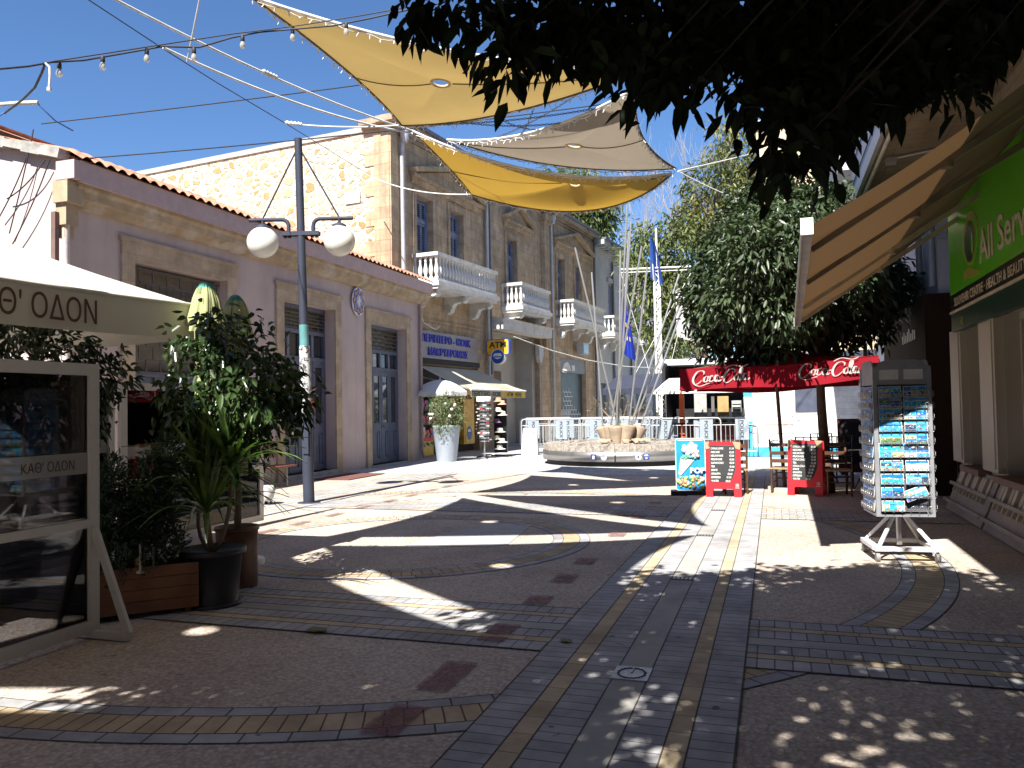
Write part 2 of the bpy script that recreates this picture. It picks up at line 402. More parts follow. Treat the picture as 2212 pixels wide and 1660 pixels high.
# banded paving: (offset across, width, material index); 0 grey, 1 ochre, 2 concrete
BAND = [(0, .22, 0), (.22, .34, 1), (.34, .55, 0), (.55, .75, 2), (.75, .96, 0), (.96, 1.07, 1), (1.07, 1.28, 0)]
def band(name, o, U, V, L, wid, z, rows=BAND, skip=None):
    mb = MB(); k = wid / 1.28; o = np.array(o, float); U = np.array(U, float); V = np.array(V, float)
    for a, c, mi in rows:
        a *= k; c *= k; P = lambda u, v: o + U * u + V * v + np.array((0, 0, z))
        mb.quad(P(0, a), P(L, a), P(L, c), P(0, c), mi, [(0, .1), (L, .1), (L, .3), (0, .3)])
    for q in [0] + [r[1] * k for r in rows]:
        mb.fbox(Fr(o + V * q, U, (0, 0, 1), V), 0, L, -.004, .004, z + .0005, z + .0018, 3)
    return struct(name, mb, [mGrey, mYel, mConc, mJoint])
for k, y in enumerate((-1.55, 5.08, 11.70)): band('paving_cross_strip', (-14, y, 0), (1, 0, 0), (0, 1, 0), 22, 1.13, .008)
band('paving_strip', (-1.49, -9, 0), (0, 1, 0), (1, 0, 0), 27.6, 1.28, .012)
band('paving_strip', (-8.85, -9, 0), (0, 1, 0), (1, 0, 0), 27.6, 1.28, .012)
def ring(c, r0, r1, mi, mb, z, n=160):
    for i in range(n):
        a, b2 = 2 * pi * i / n, 2 * pi * (i + 1) / n
        P = lambda r, t: (c[0] + r * cos(t), c[1] + r * sin(t), z)
        mb.quad(P(r0, a), P(r1, a), P(r1, b2), P(r0, b2), mi, [(a * r1, .02), (a * r1, .02 + r1 - r0), (b2 * r1, .02 + r1 - r0), (b2 * r1, .02)])
for rc in (2.08, 5.78):
    mb = MB(); hw = .10 if rc < 3 else .115; e = .12 if rc < 3 else .115
    ring((-4.4, 9.0), rc - hw - e, rc - hw, 0, mb, .004); ring((-4.4, 9.0), rc - hw, rc + hw, 1, mb, .004); ring((-4.4, 9.0), rc + hw, rc + hw + e, 0, mb, .004)
    for q in (rc - hw - e, rc - hw, rc + hw, rc + hw + e): ring((-4.4, 9.0), q - .004, q + .004, 2, mb, .0052)
    struct('paving_ring', mb, [mGreyL, mYelN, mJoint])
# worn red dashes across the plaza
mb = MB(); gg = random.Random(4)
def dash(x, y0, y1, w, z):
    n = 9; L = [(x - w / 2 + gg.uniform(-.008, .008), y0 + (y1 - y0) * i / n) for i in range(n + 1)]; R = [(x + w / 2 + gg.uniform(-.008, .008), y0 + (y1 - y0) * i / n) for i in range(n + 1)]
    for i in range(n): mb.quad((*L[i], z), (*R[i], z), (*R[i + 1], z), (*L[i + 1], z))
for y in (9.2, 10.0, 10.95, 11.9, 12.85, 13.7, 14.65, 15.45): dash(-6.52, y - .22, y + .2, .15, .0145)
for y0, y1 in ((7.98, 8.3), (7.1, 7.45), (6.25, 6.55), (5.35, 5.62), (5.18, 5.3), (4.2, 4.72), (9.75, 10.05), (11.4, 11.6), (13.2, 13.4), (3.55, 3.95)): dash(-1.9, y0, y1, .2, .0145)
struct('paving_red_dashes', mb, mRed)
mb = MB(); z = .006
pts = [(-4.2, 8.6), (-3.85, 8.69), (-3.2, 8.73), (-3.02, 8.95), (-3.2, 10.5), (-3.84, 10.56), (-4.05, 9.6)]
mb.prism(IDF, pts, .0005, z); struct('paving_repair_patch', mb, M('grey concrete repair', (.36, .365, .37), .8, var=.1, stain=.3))
# metal plates let into the channel
mStl = M('worn steel plate', (.42, .43, .45), .42, .85, .2, 12, .3)
mStlD = M('dark cast iron', (.09, .09, .10), .6, .6)
mb = MB(); mb.box(-.95, -.735, 4.64, 4.88, .0125, .020, 0)
cx, cy = -.842, 4.755
mb.tube([(cx + .075 * cos(a) * (1 + .12 * (i % 2)), cy + .085 * sin(a) * (1 + .12 * (i % 2)), .021) for i, a in enumerate(np.linspace(0, 2 * pi, 37)[:-1])], .005, 5, 1, closed=True)
mb.tube([(cx, cy, .022), (cx, cy + .1, .022)], .006, 5, 0)
solo('sundial_plate', mb, [mStl, mStlD], 'square steel plate with a sundial ring let into the shaded paving channel', 'ground plate')
for y, lab in ((7.48, 'nearest small iron grate in the sunlit paving channel, patterned'), (10.02, 'dark plain iron grate crossing the paving channel where two sunlit strips meet'), (12.46, 'farthest small iron grate in the paving channel near the red menu boards')):
    mb = MB(); mb.box(-.94, -.74, y - .055, y + .055, .0125, .018, 1)
    for i in range(5): mb.box(-.92 + .036 * i, -.90 + .036 * i, y - .04, y + .04, .018, .021, 0)
    solo('channel_grate', mb, [mStl, mStlD], lab, 'grate', 'grates in the paving channel')
# fallen leaves
mDry = M('dry leaf', (.12, .13, .03), .6)
for (x, y) in ((1222 * .5603, 0),) : pass
for q, lab in (((684, 1367), 'olive fallen leaf lying on the shaded pavers, the larger of the two'), ((1222, 1392), 'small brown fallen leaf on the ochre paver line')):
    P = G(*q); mb = MB(); r = .055 if q[0] < 900 else .03
    mb.add([P + np.array((r * 1.3 * cos(a) * 1.2, r * sin(a), .018 + .012 * (i % 2))) for i, a in enumerate(np.linspace(0, 2 * pi, 9)[:-1])], [tuple(range(8))])
    solo('fallen_leaf', mb, mDry, lab, 'leaf')

# ================================================================== pink building
mPink = M('faded pink render', (.475, .39, .375), .9, var=.10, scale=1.1, bump=.12, bscale=90, stain=.55, staincol=(.37, .295, .285), stainscale=.45, streak=.35)
mPinkS = M('pink painted gutter', (.47, .35, .34), .7, var=.08)
mSand = brickmat('dressed sandstone', (.39, .305, .215), (.46, .365, .265), (.33, .265, .20), .55, .5, .006, .5, stain=.3, bump=.3, dirt=(.2, .15, .1))
mSandP = M('peeling painted sandstone', (.37, .285, .19), .9, var=.24, scale=3, bump=.45, bscale=20, stain=.95, staincol=(.45, .40, .355), stainscale=1.5)
mTile = M('clay roof tile', (.42, .20, .13), .85, var=.35, scale=6, bump=.2)
mBlue = M('blue grey painted wood', (.085, .10, .155), .45, var=.16, scale=4, bump=.15, bscale=30, stain=.3, staincol=(.14, .15, .19))
mBlueL = M('blue grey frame', (.13, .155, .22), .45, var=.12, scale=4)
mDark = M('dark interior', (.012, .012, .015), .6)
mPane = M('dark window glass', (.02, .025, .03), .06, spec=.8)
mIron = M('dark iron grille', (.10, .09, .085), .6, .3)
mRend = M('grey cement', (.34, .33, .31), .9, var=.2, bump=.3)
FP = Fr((-10.9, 0, 0), (0, 1, 0), (1, 0, 0))
PB = thing('pink_building', 'long single storey pink rendered building with stone door surrounds and tiled eaves', 'building', (-10.9, 17, 0))
D1 = (16.05, 18.35, .12, 4.28); D2 = (20.3, 22.6, .06, 4.15); W1 = (11.45, 14.0, .35, 4.4)
wl = MB(); openings(wl, FP, 10.0, 23.75, 0, 5.0, [D1, D2, W1], .42)
wl.quad(FP(10, 5, 0), FP(23.75, 5, 0), FP(23.75, 5.75, 0), FP(10, 5.75, 0))
# gable end facing the plaza and the far end
RS = .27
for y in (10.0, 23.75): wl.add([(-10.9, y, 0), (-22, y, 0), (-22, y, 5.9 + RS * 5.5 - .1), (-16.4, y, 5.9 + RS * 5.5 - .1), (-10.9, y, 5.8)], [(0, 1, 2, 3, 4)])
part('wall', wl, mPink, PB)
cn = MB()
pf = [(0.0, 5.04), (.10, 5.06), (.14, 5.14), (.22, 5.18), (.24, 5.29), (.30, 5.34), (.30, 5.40), (0, 5.40)]
P0 = [FP(10.0, z, w) for w, z in pf]; P1 = [FP(23.95, z, w) for w, z in pf]
for i in range(len(pf) - 1): cn.quad(P0[i], P1[i], P1[i + 1], P0[i + 1])
cn.add(P0, [tuple(range(len(pf)))]); cn.add(P1, [tuple(range(len(pf)))])
part('cornice', cn, mSandP, PB)
gt = MB(); gt.fbox(FP, 9.98, 23.95, 5.40, 5.74, .002, .36); part('gutter', gt, mPinkS, PB)
rf = MB(); per = .245; nw = int(14.1 / per)
rows = []
for i in range(nw * 6 + 1):
    y = 9.95 + i * per / 6; h = .055 * abs(sin(pi * i / 6 + .2)) * 1.4
    rows.append([(-10.48, y, 5.78 + h - .04), (-10.75, y, 5.90 + h), (-16.4, y, 5.78 + RS * 5.92 + h)])
rf.grid(rows, sm=False); rf.quad((-10.5, 9.95, 5.745), (-10.5, 23.95, 5.745), (-16.4, 23.95, 8.1), (-16.4, 9.95, 8.1))
rf.quad((-16.4, 9.95, 8.2), (-16.4, 23.95, 8.2), (-22, 23.95, 5.9), (-22, 9.95, 5.9))
part('roof', rf, mTile, PB)
vg = MB()
for i in range(14):
    a = i / 14; c = (i + 1) / 14; f = lambda t: (-10.85 - 5.5 * t, 9.93, 5.86 + RS * 5.5 * t)
    A = np.array(f(a)); B_ = np.array(f(c)); vg.beam(A, B_, .22, .16 + .03 * sin(i * 2.3))
part('roof_verge', vg, M('cement mortar verge', (.30, .29, .27), .95, var=.35, scale=5, bump=.5, bscale=12), PB)
bk = MB(); bk.fbox(FP, 9.80, 10.14, 5.05, 5.4, -.05, .26, 0); bk.fbox(FP, 9.86, 10.1, 4.7, 5.05, -.05, .17, 0); bk.fbox(FP, 9.9, 10.08, 4.5, 4.7, -.05, .1, 0)
bk.fbox(FP, 9.82, 9.98, 5.42, 5.72, .0, .38, 1)
part('eaves_bracket', bk, [mSandP, mPinkS], PB)
dp = MB(); dp.tube([FP(9.9, 5.5, .16), FP(9.9, 5.1, .10), FP(9.95, 4.8, .07), FP(9.95, .05, .07)], .055, 10); part('downpipe', dp, M('pale painted pipe', (.56, .50, .48), .5), PB)
dp = MB(); dp.fbox(FP, 9.78, 9.86, 0, 4.9, -.06, .03); part('corner_strip', dp, M('brown painted strip', (.16, .10, .09), .7), PB)
dp = MB(); dp.tube([FP(23.6, 5.3, .2), FP(23.6, 5.0, .07), FP(23.6, .3, .07), FP(23.6, .06, .14)], .05, 10); part('downpipe', dp, M('pink painted pipe', (.36, .26, .25), .5), PB)
def surround(h, wd=.3, top=.34, bottom=0.0):
    a, b, c, d = h; s = MB()
    s.fbox(FP, a - wd, a - .002, bottom, d + top, .002, .05); s.fbox(FP, b + .002, b + wd, bottom, d + top, .002, .05); s.fbox(FP, a - .001, b + .001, d + .002, d + top, .002, .048)
    s.fbox(FP, a - wd - .05, b + wd + .05, d + top - .03, d + top + .05, .002, .075)
    part('stone_surround', s, mSand, PB)
def lattice(mb, fr, u0, u1, v0, v1, w, nr, mi=0, r=.012):
    # staggered brick-like iron lattice
    for i in range(nr + 1):
        v = v0 + (v1 - v0) * i / nr; mb.fbox(fr, u0, u1, v - r, v + r, w, w + .02, mi)
        if i < nr:
            k = max(2, int((u1 - u0) / .33))
            for j in range(k):
                u = u0 + (u1 - u0) * (j + .25 + .5 * (i % 2)) / k
                mb.fbox(fr, u - r, u + r, v, v + (v1 - v0) / nr, w + .002, w + .018, mi)
for h in (D1, D2, W1): surround(h)
def pink_door(h, leaves, tz, gz):
    a, b, c, d = h; w = -.30
    dr = MB(); 
    dr.fbox(FP, a, a + .07, c, d, w - .06, w + .03, 0); dr.fbox(FP, b - .07, b, c, d, w - .06, w + .03, 0)
    for z in (tz, gz, d - .05): dr.fbox(FP, a + .07, b - .07, z - .05, z + .05, w - .06, w + .05, 0)
    root = part('door', dr, mBlue, PB)
    gr = MB(); lattice(gr, FP, a + .07, b - .07, gz + .08, d - .12, w + .02, 5); part('grille', gr, mIron, root)
    bkp = MB(); bkp.fbox(FP, a + .07, b - .07, gz + .05, d - .1, w - .1, w - .05); part('grille_panel', bkp, M('grimy glass', (.10, .085, .06), .3), root)
    # transom lights
    k = 4; tw = (b - a - .14) / k
    for i in range(k):
        t = MB(); u = a + .07 + tw * i; t.fbox(FP, u + .05, u + tw - .05, tz + .07, gz - .07, w - .04, w - .03, 0); part('transom_pane', t, mPane, root)
    for i in range(1, k):
        t = MB(); t.fbox(FP, a + .07 + tw * i - .05, a + .07 + tw * i + .05, tz + .05, gz - .05, w - .05, w + .03); part('mullion', t, mBlueL, root)
    lw = (b - a - .14) / leaves
    for i in range(leaves):
        u = a + .07 + lw * i; l = MB(); e = .012
        l.fbox(FP, u + e, u + lw - e, c, tz - .05, w - .05, w, 0)
        f = .10   # stiles and rails raised
        for (p, q, r_, s_) in ((u + e, u + e + f, c, tz - .05), (u + lw - e - f, u + lw - e, c, tz - .05)): l.fbox(FP, p, q, r_, s_, w + .001, w + .03, 0)
        for z in (c, c + .95, c + 1.05, tz - .19): l.fbox(FP, u + e + f, u + lw - e - f, z, z + .14 if z != c + .95 else z + .10, w + .001, w + .028, 0)
        m_ = (u + u + lw) / 2
        for q in (-.10, .10): l.fbox(FP, m_ + q - .055, m_ + q + .055, c + .2, c + .9, w + .001, w + .018, 0)
        lf = part('door_leaf', l, mBlue, root)
        pn = MB(); pn.fbox(FP, u + e + f + .01, u + lw - e - f - .01, c + 1.2, tz - .2, w + .002, w + .008); part('pane', pn, mPane, lf) if False else part('pane', pn, mPane, root)
        if i == leaves // 2:
            hd = MB(); hd.tube([FP(u + .06, c + 1.08, w + .03), FP(u + .06, c + 1.08, w + .09), FP(u + .16, c + 1.08, w + .09)], .012, 6); part('handle', hd, mIron, root)
    st = MB(); st.fbox(FP, a - .05, b + .05, 0, c, -.40, .08); part('doorstep', st, mRend, PB)
pink_door(D1, 4, 2.95, 3.62); pink_door(D2, 4, 2.85, 3.38)
wn = MB(); lattice(wn, FP, W1[0] + .02, W1[1] - .02, 2.4, W1[3] - .1, -.16, 8, 0, .014); lattice(wn, FP, W1[0] + .3, W1[1] - .3, 3.2, W1[3] - .35, -.13, 4, 0, .012)
wroot = MB(); wroot.fbox(FP, W1[0], W1[1], W1[2], 2.4, -.38, -.3, 0); wroot.fbox(FP, W1[0], W1[1], 2.32, 2.42, -.3, -.2, 0)
for i in range(7):
    u = W1[0] + (W1[1] - W1[0]) * i / 6; wroot.fbox(FP, max(u - .05, W1[0]), min(u + .05, W1[1]), W1[2], 2.32, -.3, -.26, 0)
wr = part('shopfront', wroot, mBlue, PB); part('grille', wn, mIron, wr)
bp = MB(); bp.fbox(FP, W1[0] + .02, W1[1] - .02, 2.44, W1[3] - .02, -.34, -.30); part('grille_panel', bp, M('dusty shop panel', (.17, .145, .115), .7, var=.2), wr)
rp = MB(); rp.fbox(FP, 17.55, 17.78, 1.72, 2.22, -.262, -.256); part('red_notice', rp, M('red paper notice', (.62, .05, .02), .6), PB)
rp = MB(); rp.fbox(FP, 16.62, 16.86, 1.05, 1.25, -.262, -.256); part('paper_notice', rp, M('white paper', (.7, .7, .68), .7), PB)
# round enamel emblem between the doors
eb = MB(); C0 = (19.53, 4.64)
ell = lambda r, n, wob=0, ph=0: [(C0[0] + .77 * r * (1 + wob * cos(8 * t + ph)) * .86 * cos(t), C0[1] + .77 * r * (1 + wob * cos(8 * t + ph)) * 1.02 * sin(t)) for t in np.linspace(0, 2 * pi, n + 1)[:-1]]
FE = FP
eb.prism(FE, ell(.50, 48), .05, .075, 0); eb.prism(FE, ell(.455, 64, .07), .0755, .082, 1); eb.prism(FE, ell(.40, 64, .07), .0825, .088, 2)
eb.prism(FE, ell(.27, 48, .09, pi), .0885, .093, 1); eb.prism(FE, ell(.235, 48, .09, pi), .0935, .097, 3)
for k in range(8):
    t = 2 * pi * k / 8 + .2; u, v = C0[0] + .24 * cos(t) * .86, C0[1] + .25 * sin(t); eb.fbox(FE, u - .03, u + .03, v - .025, v + .03, .0885, .094, 1)
dove = [(0, -.17), (.05, -.08), (.02, -.03), (.10, .0), (.17, .06), (.09, .07), (.04, .06), (.05, .13), (.02, .19), (-.03, .19), (-.02, .12), (-.06, .04), (-.13, .0), (-.12, -.05), (-.05, -.07), (-.06, -.13)]
eb.prism(FE, [(C0[0] + u * .8, C0[1] + v * .8) for u, v in dove], .0975, .103, 0)
solo('wall_emblem', eb, [M('white enamel', (.72, .72, .70), .4), M('royal blue enamel', (.05, .08, .42), .4), M('ochre enamel', (.50, .30, .09), .4), M('pale blue enamel', (.35, .40, .55), .4)],
     'oval blue and ochre emblem with a white bird on the pink wall', 'emblem')
# ================================================================== stone building
A2 = radians(6.65)
SU = np.array([sin(A2), cos(A2), 0]); SN = np.array([cos(A2), -sin(A2), 0]); SP0 = np.array([-11.72, 23.3, 0])
FS = Fr(SP0, SU, SN)
mAsh = brickmat('weathered ashlar', (.41, .305, .195), (.50, .375, .245), (.24, .18, .12), .75, .36, .007, .5, stain=.6, bump=.45, dirt=(.17, .13, .10), streak=.6)
def rubble():
    m, t, p = nodes('rubble stone wall')
    v = coord(t)
    wv = N(t, 'VectorMath', operation='ADD')
    nz = N(t, 'TexNoise'); nz.inputs['Scale'].default_value = 2.2; t.links.new(v, nz.inputs['Vector'])
    scl = N(t, 'VectorMath', operation='SCALE'); scl.inputs['Scale'].default_value = .35; t.links.new(nz.outputs['Color'], scl.inputs[0])
    t.links.new(v, wv.inputs[0]); t.links.new(scl.outputs[0], wv.inputs[1])
    mp = N(t, 'Mapping'); mp.inputs['Scale'].default_value = (1.0, 1.0, 1.35); t.links.new(wv.outputs[0], mp.inputs[0])
    vo = N(t, 'TexVoronoi', feature='DISTANCE_TO_EDGE'); vo.inputs['Scale'].default_value = 2.7; t.links.new(mp.outputs[0], vo.inputs['Vector'])
    vc = N(t, 'TexVoronoi'); vc.inputs['Scale'].default_value = 2.7; t.links.new(mp.outputs[0], vc.inputs['Vector'])
    sp = N(t, 'SeparateColor'); t.links.new(vc.outputs['Color'], sp.inputs[0])
    stone = ramp(t, sp.outputs[0], [(0.0, (.46, .38, .26)), (0.45, (.50, .43, .32)), (0.7, (.44, .33, .20)), (0.88, (.40, .27, .13)), (1, (.36, .22, .10))])
    n = noise(t, v, 9, 5, .7)
    stone = mixc(t, 1.0, stone, ramp(t, n, [(.3, (.75,) * 3), (.7, (1.15,) * 3)]), 'MULTIPLY')
    # only some stones show through the pointing
    e = N(t, 'Math', operation='ADD'); t.links.new(vo.outputs[0], e.inputs[0])
    k = N(t, 'Math', operation='MULTIPLY'); k.inputs[1].default_value = .36; t.links.new(noise(t, v, 5, 4, .7), k.inputs[0])
    k2 = N(t, 'Math', operation='SUBTRACT'); t.links.new(e.outputs[0], k2.inputs[0]); t.links.new(k.outputs[0], k2.inputs[1]); e.inputs[1].default_value = .05
    sel = N(t, 'Math', operation='MULTIPLY_ADD'); t.links.new(sp.outputs[1], sel.inputs[0]); sel.inputs[1].default_value = .07; t.links.new(k2.outputs[0], sel.inputs[2])
    f = ramp(t, sel.outputs[0], [(0.035, (0, 0, 0)), (0.075, (1, 1, 1))])
    c = mixc(t, f, (.54, .485, .39), stone)
    t.links.new(c, p.inputs['Base Color']); p.inputs['Roughness'].default_value = .95; p.inputs['Specular IOR Level'].default_value = .15
    h = mixc(t, .3, f, noise(t, v, 12, 6, .7)); bumpn(t, h, p, 1.0, .08); return m
mRub = rubble()
mWhiteS = M('white painted stone', (.62, .61, .58), .7, var=.12, scale=3, bump=.2, stain=.5, staincol=(.34, .31, .27), stainscale=2.5)
mShut = M('faded blue shutter', (.20, .225, .32), .6, var=.22, scale=3, bump=.1, stain=.5, staincol=(.13, .15, .22), stainscale=4)
mPipeG = M('galvanised pipe', (.44, .45, .47), .5, .3, .12)
mPipeD = M('dark painted pipe', (.12, .12, .14), .5)
SB = thing('stone_building', 'two storey sandstone building with white balconies and blue shutters', 'building', FS(10, 0, -3))
HT = 10.78
win = [(1.55, 2.65, 5.98, 9.05), (3.92, 4.95, 5.98, 9.05), (8.85, 9.9, 5.98, 8.96), (14.7, 15.7, 6.0, 9.1), (17.25, 18.2, 6.0, 9.1)]
gnd = [(.75, 6.1, 0.02, 3.22), (7.5, 12.5, 0.02, 4.85, 1), (15.0, 18.75, 0.02, 4.1)]
w = MB(); openings(w, FS, -.02, 20.5, 0, HT, win + [gnd[0], gnd[2]] + [gnd[1]], .32, 0)
part('facade_wall', w, mAsh, SB)
w = MB(); P = [FS(0, 0, 0), FS(0, 0, -26), FS(0, HT + .1, -26), FS(0, HT + .1, 0)]
w.add(P, [(0, 1, 2, 3)], 0); part('side_wall', w, mRub, SB)
w = MB()
for i in range(15):   # corner quoins
    z = 3.2 + i * .5; L = .95 if i % 2 else .6; w.fbox(Fr(FS(0, 0, 0), -SN, -SU), 0.0, L, z, z + .497, .003, .03)
part('quoins', w, mAsh, SB)
w = MB(); w.fbox(Fr(FS(0, 0, 0), -SN, -SU), 1.0, 26, HT + .1, HT + .28, -.35, .06); part('parapet_coping', w, mRend, SB)
cn = MB()
for (z0, z1, o) in ((HT + .0, HT + .12, .06), (HT + .12, HT + .22, .16), (HT + .22, HT + .42, .34)): cn.fbox(FS, -.02 - o, 20.55, z0 + .001, z1, -.3, o)
for (z0, z1, o) in ((HT + .0, HT + .12, .05), (HT + .12, HT + .22, .13), (HT + .22, HT + .42, .3)): cn.fbox(Fr(FS(0, 0, 0), -SN, -SU), .31, 1.0, z0 + .003, z1 - .002, -.3, o)
part('cornice', cn, M('stone cornice', (.32, .25, .18), .9, var=.25, scale=3, bump=.3, stain=.5), SB)
rf = MB(); rf.quad(FS(.3, HT + .15, -.25), FS(20.5, HT + .15, -.25), FS(20.5, HT + .05, -12), FS(.3, HT + .05, -12)); part('roof', rf, mTile, SB)
gt = MB(); gt.fbox(FS, .4, 20.6, HT + .43, HT + .56, .2, .42); part('gutter', gt, mPipeD, SB)
ch = MB(); ch.fbox(FS, 3.4, 4.9, HT + .4, HT + 1.25, -2.0, -.9); ch.fbox(FS, 3.3, 5.0, HT + 1.25, HT + 1.42, -2.1, -.8); part('chimney', ch, M('lime washed chimney', (.5, .46, .38), .9, var=.2, bump=.3), SB)
# pilaster with a capital between the second and third bays
ps = MB(); ps.fbox(FS, 12.75, 13.3, 4.4, 10.35, .002, .20); ps.fbox(FS, 12.68, 13.37, 10.35, 10.5, .002, .27); ps.fbox(FS, 12.6, 13.45, 10.5, 10.76, .002, .36); part('pilaster', ps, mAsh, SB)
ps = MB(); ps.fbox(FS, -.015, .42, 0, HT - .002, .002, .06); part('corner_pilaster', ps, mAsh, SB)
for (u0, u1) in ((6.2, 7.0), (6.98, 7.45)) : pass
# string course and lintel
sc_ = MB(); sc_.fbox(FS, .43, 6.3, 4.72, 4.80, .002, .05); part('string_course', sc_, mAsh, SB)
def pediment(u0, ua, u1, zb, za):
    p = MB(); t = .12
    # raking cornice in two limbs, flat bed moulding, tympanum
    for a, b2 in (((u0, zb), (ua, za)), ((ua, za), (u1, zb))):
        p.prism(FS, [(a[0], a[1]), (b2[0], b2[1]), (b2[0], b2[1] + .16), (a[0] - (.1 if a[0] == u0 else 0), a[1] + .13)] if a[0] == u0 else [(a[0], a[1]), (b2[0], b2[1]), (b2[0] + .1, b2[1] + .13), (a[0], a[1] + .16)], .003, .34)
    p.fbox(FS, u0, u1, zb - .12, zb - .001, .003, .22); p.prism(FS, [(u0 + .1, zb), (u1 - .1, zb), (ua, za - .03)], .002, .06)
    p.fbox(FS, u0 + .05, u1 - .05, zb - .32, zb - .121, .003, .10)
    part('pediment', p, mAsh, SB)
pediment(1.2, 3.85, 6.45, 9.72, 10.42); pediment(8.55, 10.0, 11.45, 9.72, 10.38); pediment(14.4, 17.1, 19.7, 9.85, 10.55)
def shutter(h, w0=-.22):
    a, b, c, d = h; f = MB(); e = .07
    f.fbox(FS, a, a + e, c, d, w0 - .05, w0 + .04); f.fbox(FS, b - e, b, c, d, w0 - .05, w0 + .04); f.fbox(FS, a + e, b - e, d - e, d, w0 - .05, w0 + .04)
    tz = c + (d - c) * .74; f.fbox(FS, a + e, b - e, tz - .05, tz + .05, w0 - .05, w0 + .04)
    root = part('shutter_frame', f, mShut, SB)
    n = 3; lw = (b - a - 2 * e) / n
    for i in range(n):
        u = a + e + lw * i; s = MB()
        for z0, z1 in ((c + .04, c + (d - c) * .36), (c + (d - c) * .38, tz - .06), (tz + .06, d - e - .02)):
            s.fbox(FS, u + .01, u + .05, z0, z1, w0 - .03, w0 + .012); s.fbox(FS, u + lw - .05, u + lw - .01, z0, z1, w0 - .03, w0 + .012)
            s.fbox(FS, u + .05, u + lw - .05, z1 - .06, z1, w0 - .03, w0 + .010); s.fbox(FS, u + .05, u + lw - .05, z0, z0 + .06, w0 - .03, w0 + .010)
            k = max(3, int((z1 - z0 - .12) / .075))
            for j in range(k):
                z = z0 + .06 + (z1 - z0 - .12) * (j + .5) / k
                s.add([FS(u + .05, z + .028, w0 - .03), FS(u + lw - .05, z + .028, w0 - .03), FS(u + lw - .05, z - .022, w0 + .006), FS(u + .05, z - .022, w0 + .006)], [(0, 1, 2, 3)])
        part('shutter_leaf', s, mShut, root)
    bk = MB(); bk.fbox(FS, a + .01, b - .01, c, d, w0 - .09, w0 - .06); part('shutter_backing', bk, mDark, root)
    sl_ = MB(); sl_.fbox(FS, a - .16, a - .002, c, d + .22, .002, .07); sl_.fbox(FS, b + .002, b + .16, c, d + .22, .002, .07); sl_.fbox(FS, a - .001, b + .001, d + .002, d + .22, .002, .065)
    part('window_surround', sl_, mAsh, SB)
for h in win: shutter(h)
balu_prof = [(.075, 0), (.075, .05), (.045, .07), (.05, .12), (.085, .22), (.08, .32), (.045, .48), (.038, .56), (.055, .60), (.04, .63), (.07, .67), (.07, .73)]
_bm = MB(); _bm.lathe(balu_prof, 8); balu_me = None
def balcony(F, u0, u1, z0, proj, mat, root, zr=1.0, brk=(.25, .75), step=.21, solid=False):
    s = MB(); s.fbox(F, u0 - .06, u1 + .06, z0 - .16, z0, .003, proj + .06); s.fbox(F, u0, u1, z0 - .26, z0 - .161, .003, proj)
    s.fbox(F, u0 + .01, u1 - .01, z0 + .001, z0 + .1, proj - .18, proj - .02); s.fbox(F, u0 + .01, u0 + .17, z0 + .001, z0 + .1, .003, proj - .181); s.fbox(F, u1 - .17, u1 - .01, z0 + .001, z0 + .1, .003, proj - .181)
    bal = part('balcony', s, mat, root)
    r = MB(); z1 = z0 + zr; r.fbox(F, u0 - .03, u1 + .03, z1 - .12, z1, proj - .23, proj + .02); r.fbox(F, u0 - .03, u0 + .2, z1 - .12, z1, .003, proj - .231); r.fbox(F, u1 - .2, u1 + .03, z1 - .12, z1, .003, proj - .231)
    part('handrail', r, mat, bal)
    global balu_me
    if balu_me is None: balu_me = _bm.mesh('baluster', mat)
    k = (zr - .22) / .73
    spots = [(u0 + .1 + i * (u1 - u0 - .2) / int((u1 - u0 - .2) / step), proj - .1) for i in range(int((u1 - u0 - .2) / step) + 1)]
    for e in (u0 + .1, u1 - .1): spots += [(e, proj - .1 - step * j) for j in range(1, int((proj - .1) / step) + 1)]
    for (u, w_) in spots:
        o = bpy.data.objects.new('baluster', balu_me); COL.objects.link(o); o.parent = bal
        o.location = tuple(F(u, z0 + .1, w_)); o.location = o.location - Vector(tuple(root.location)) if False else o.location
        o.scale = (1, 1, k)
        if balu_me.materials[0] != mat: o.data = balu_me
    # scroll brackets
    for q in brk:
        u = u0 + (u1 - u0) * q; b = MB()
        pr = [(0, -.26), (proj - .12, -.26), (proj - .1, -.40), (proj - .22, -.5), (proj - .36, -.46), (proj * .42, -.50), (.32, -.62), (.26, -.80), (.1, -.86), (0, -.82)]
        FB = Fr(F(u, z0, 0), F.N, F.U); b.prism(FB, pr, -.13, .13)
        for (c_, r_) in (((proj - .26, -.40), .13), ((.19, -.68), .15)):
            for sgn in (-.135, .135):
                b.tube([FB(c_[0] + r_ * (1 - t / 14) * cos(t), c_[1] + r_ * (1 - t / 14) * sin(t), sgn) for t in np.linspace(0, 11, 28)], .02, 5)
        part('bracket', b, mat, bal)
    return bal
balcony(FS, 1.3, 5.9, 5.95, 1.0, mWhiteS, SB, .98, (.06, .5, .93)); balcony(FS, 8.35, 11.5, 5.9, .95, mWhiteS, SB, .98, (.1, .88)); balcony(FS, 14.5, 19.4, 5.9, .95, mWhiteS, SB, 1.0, (.08, .5, .9))
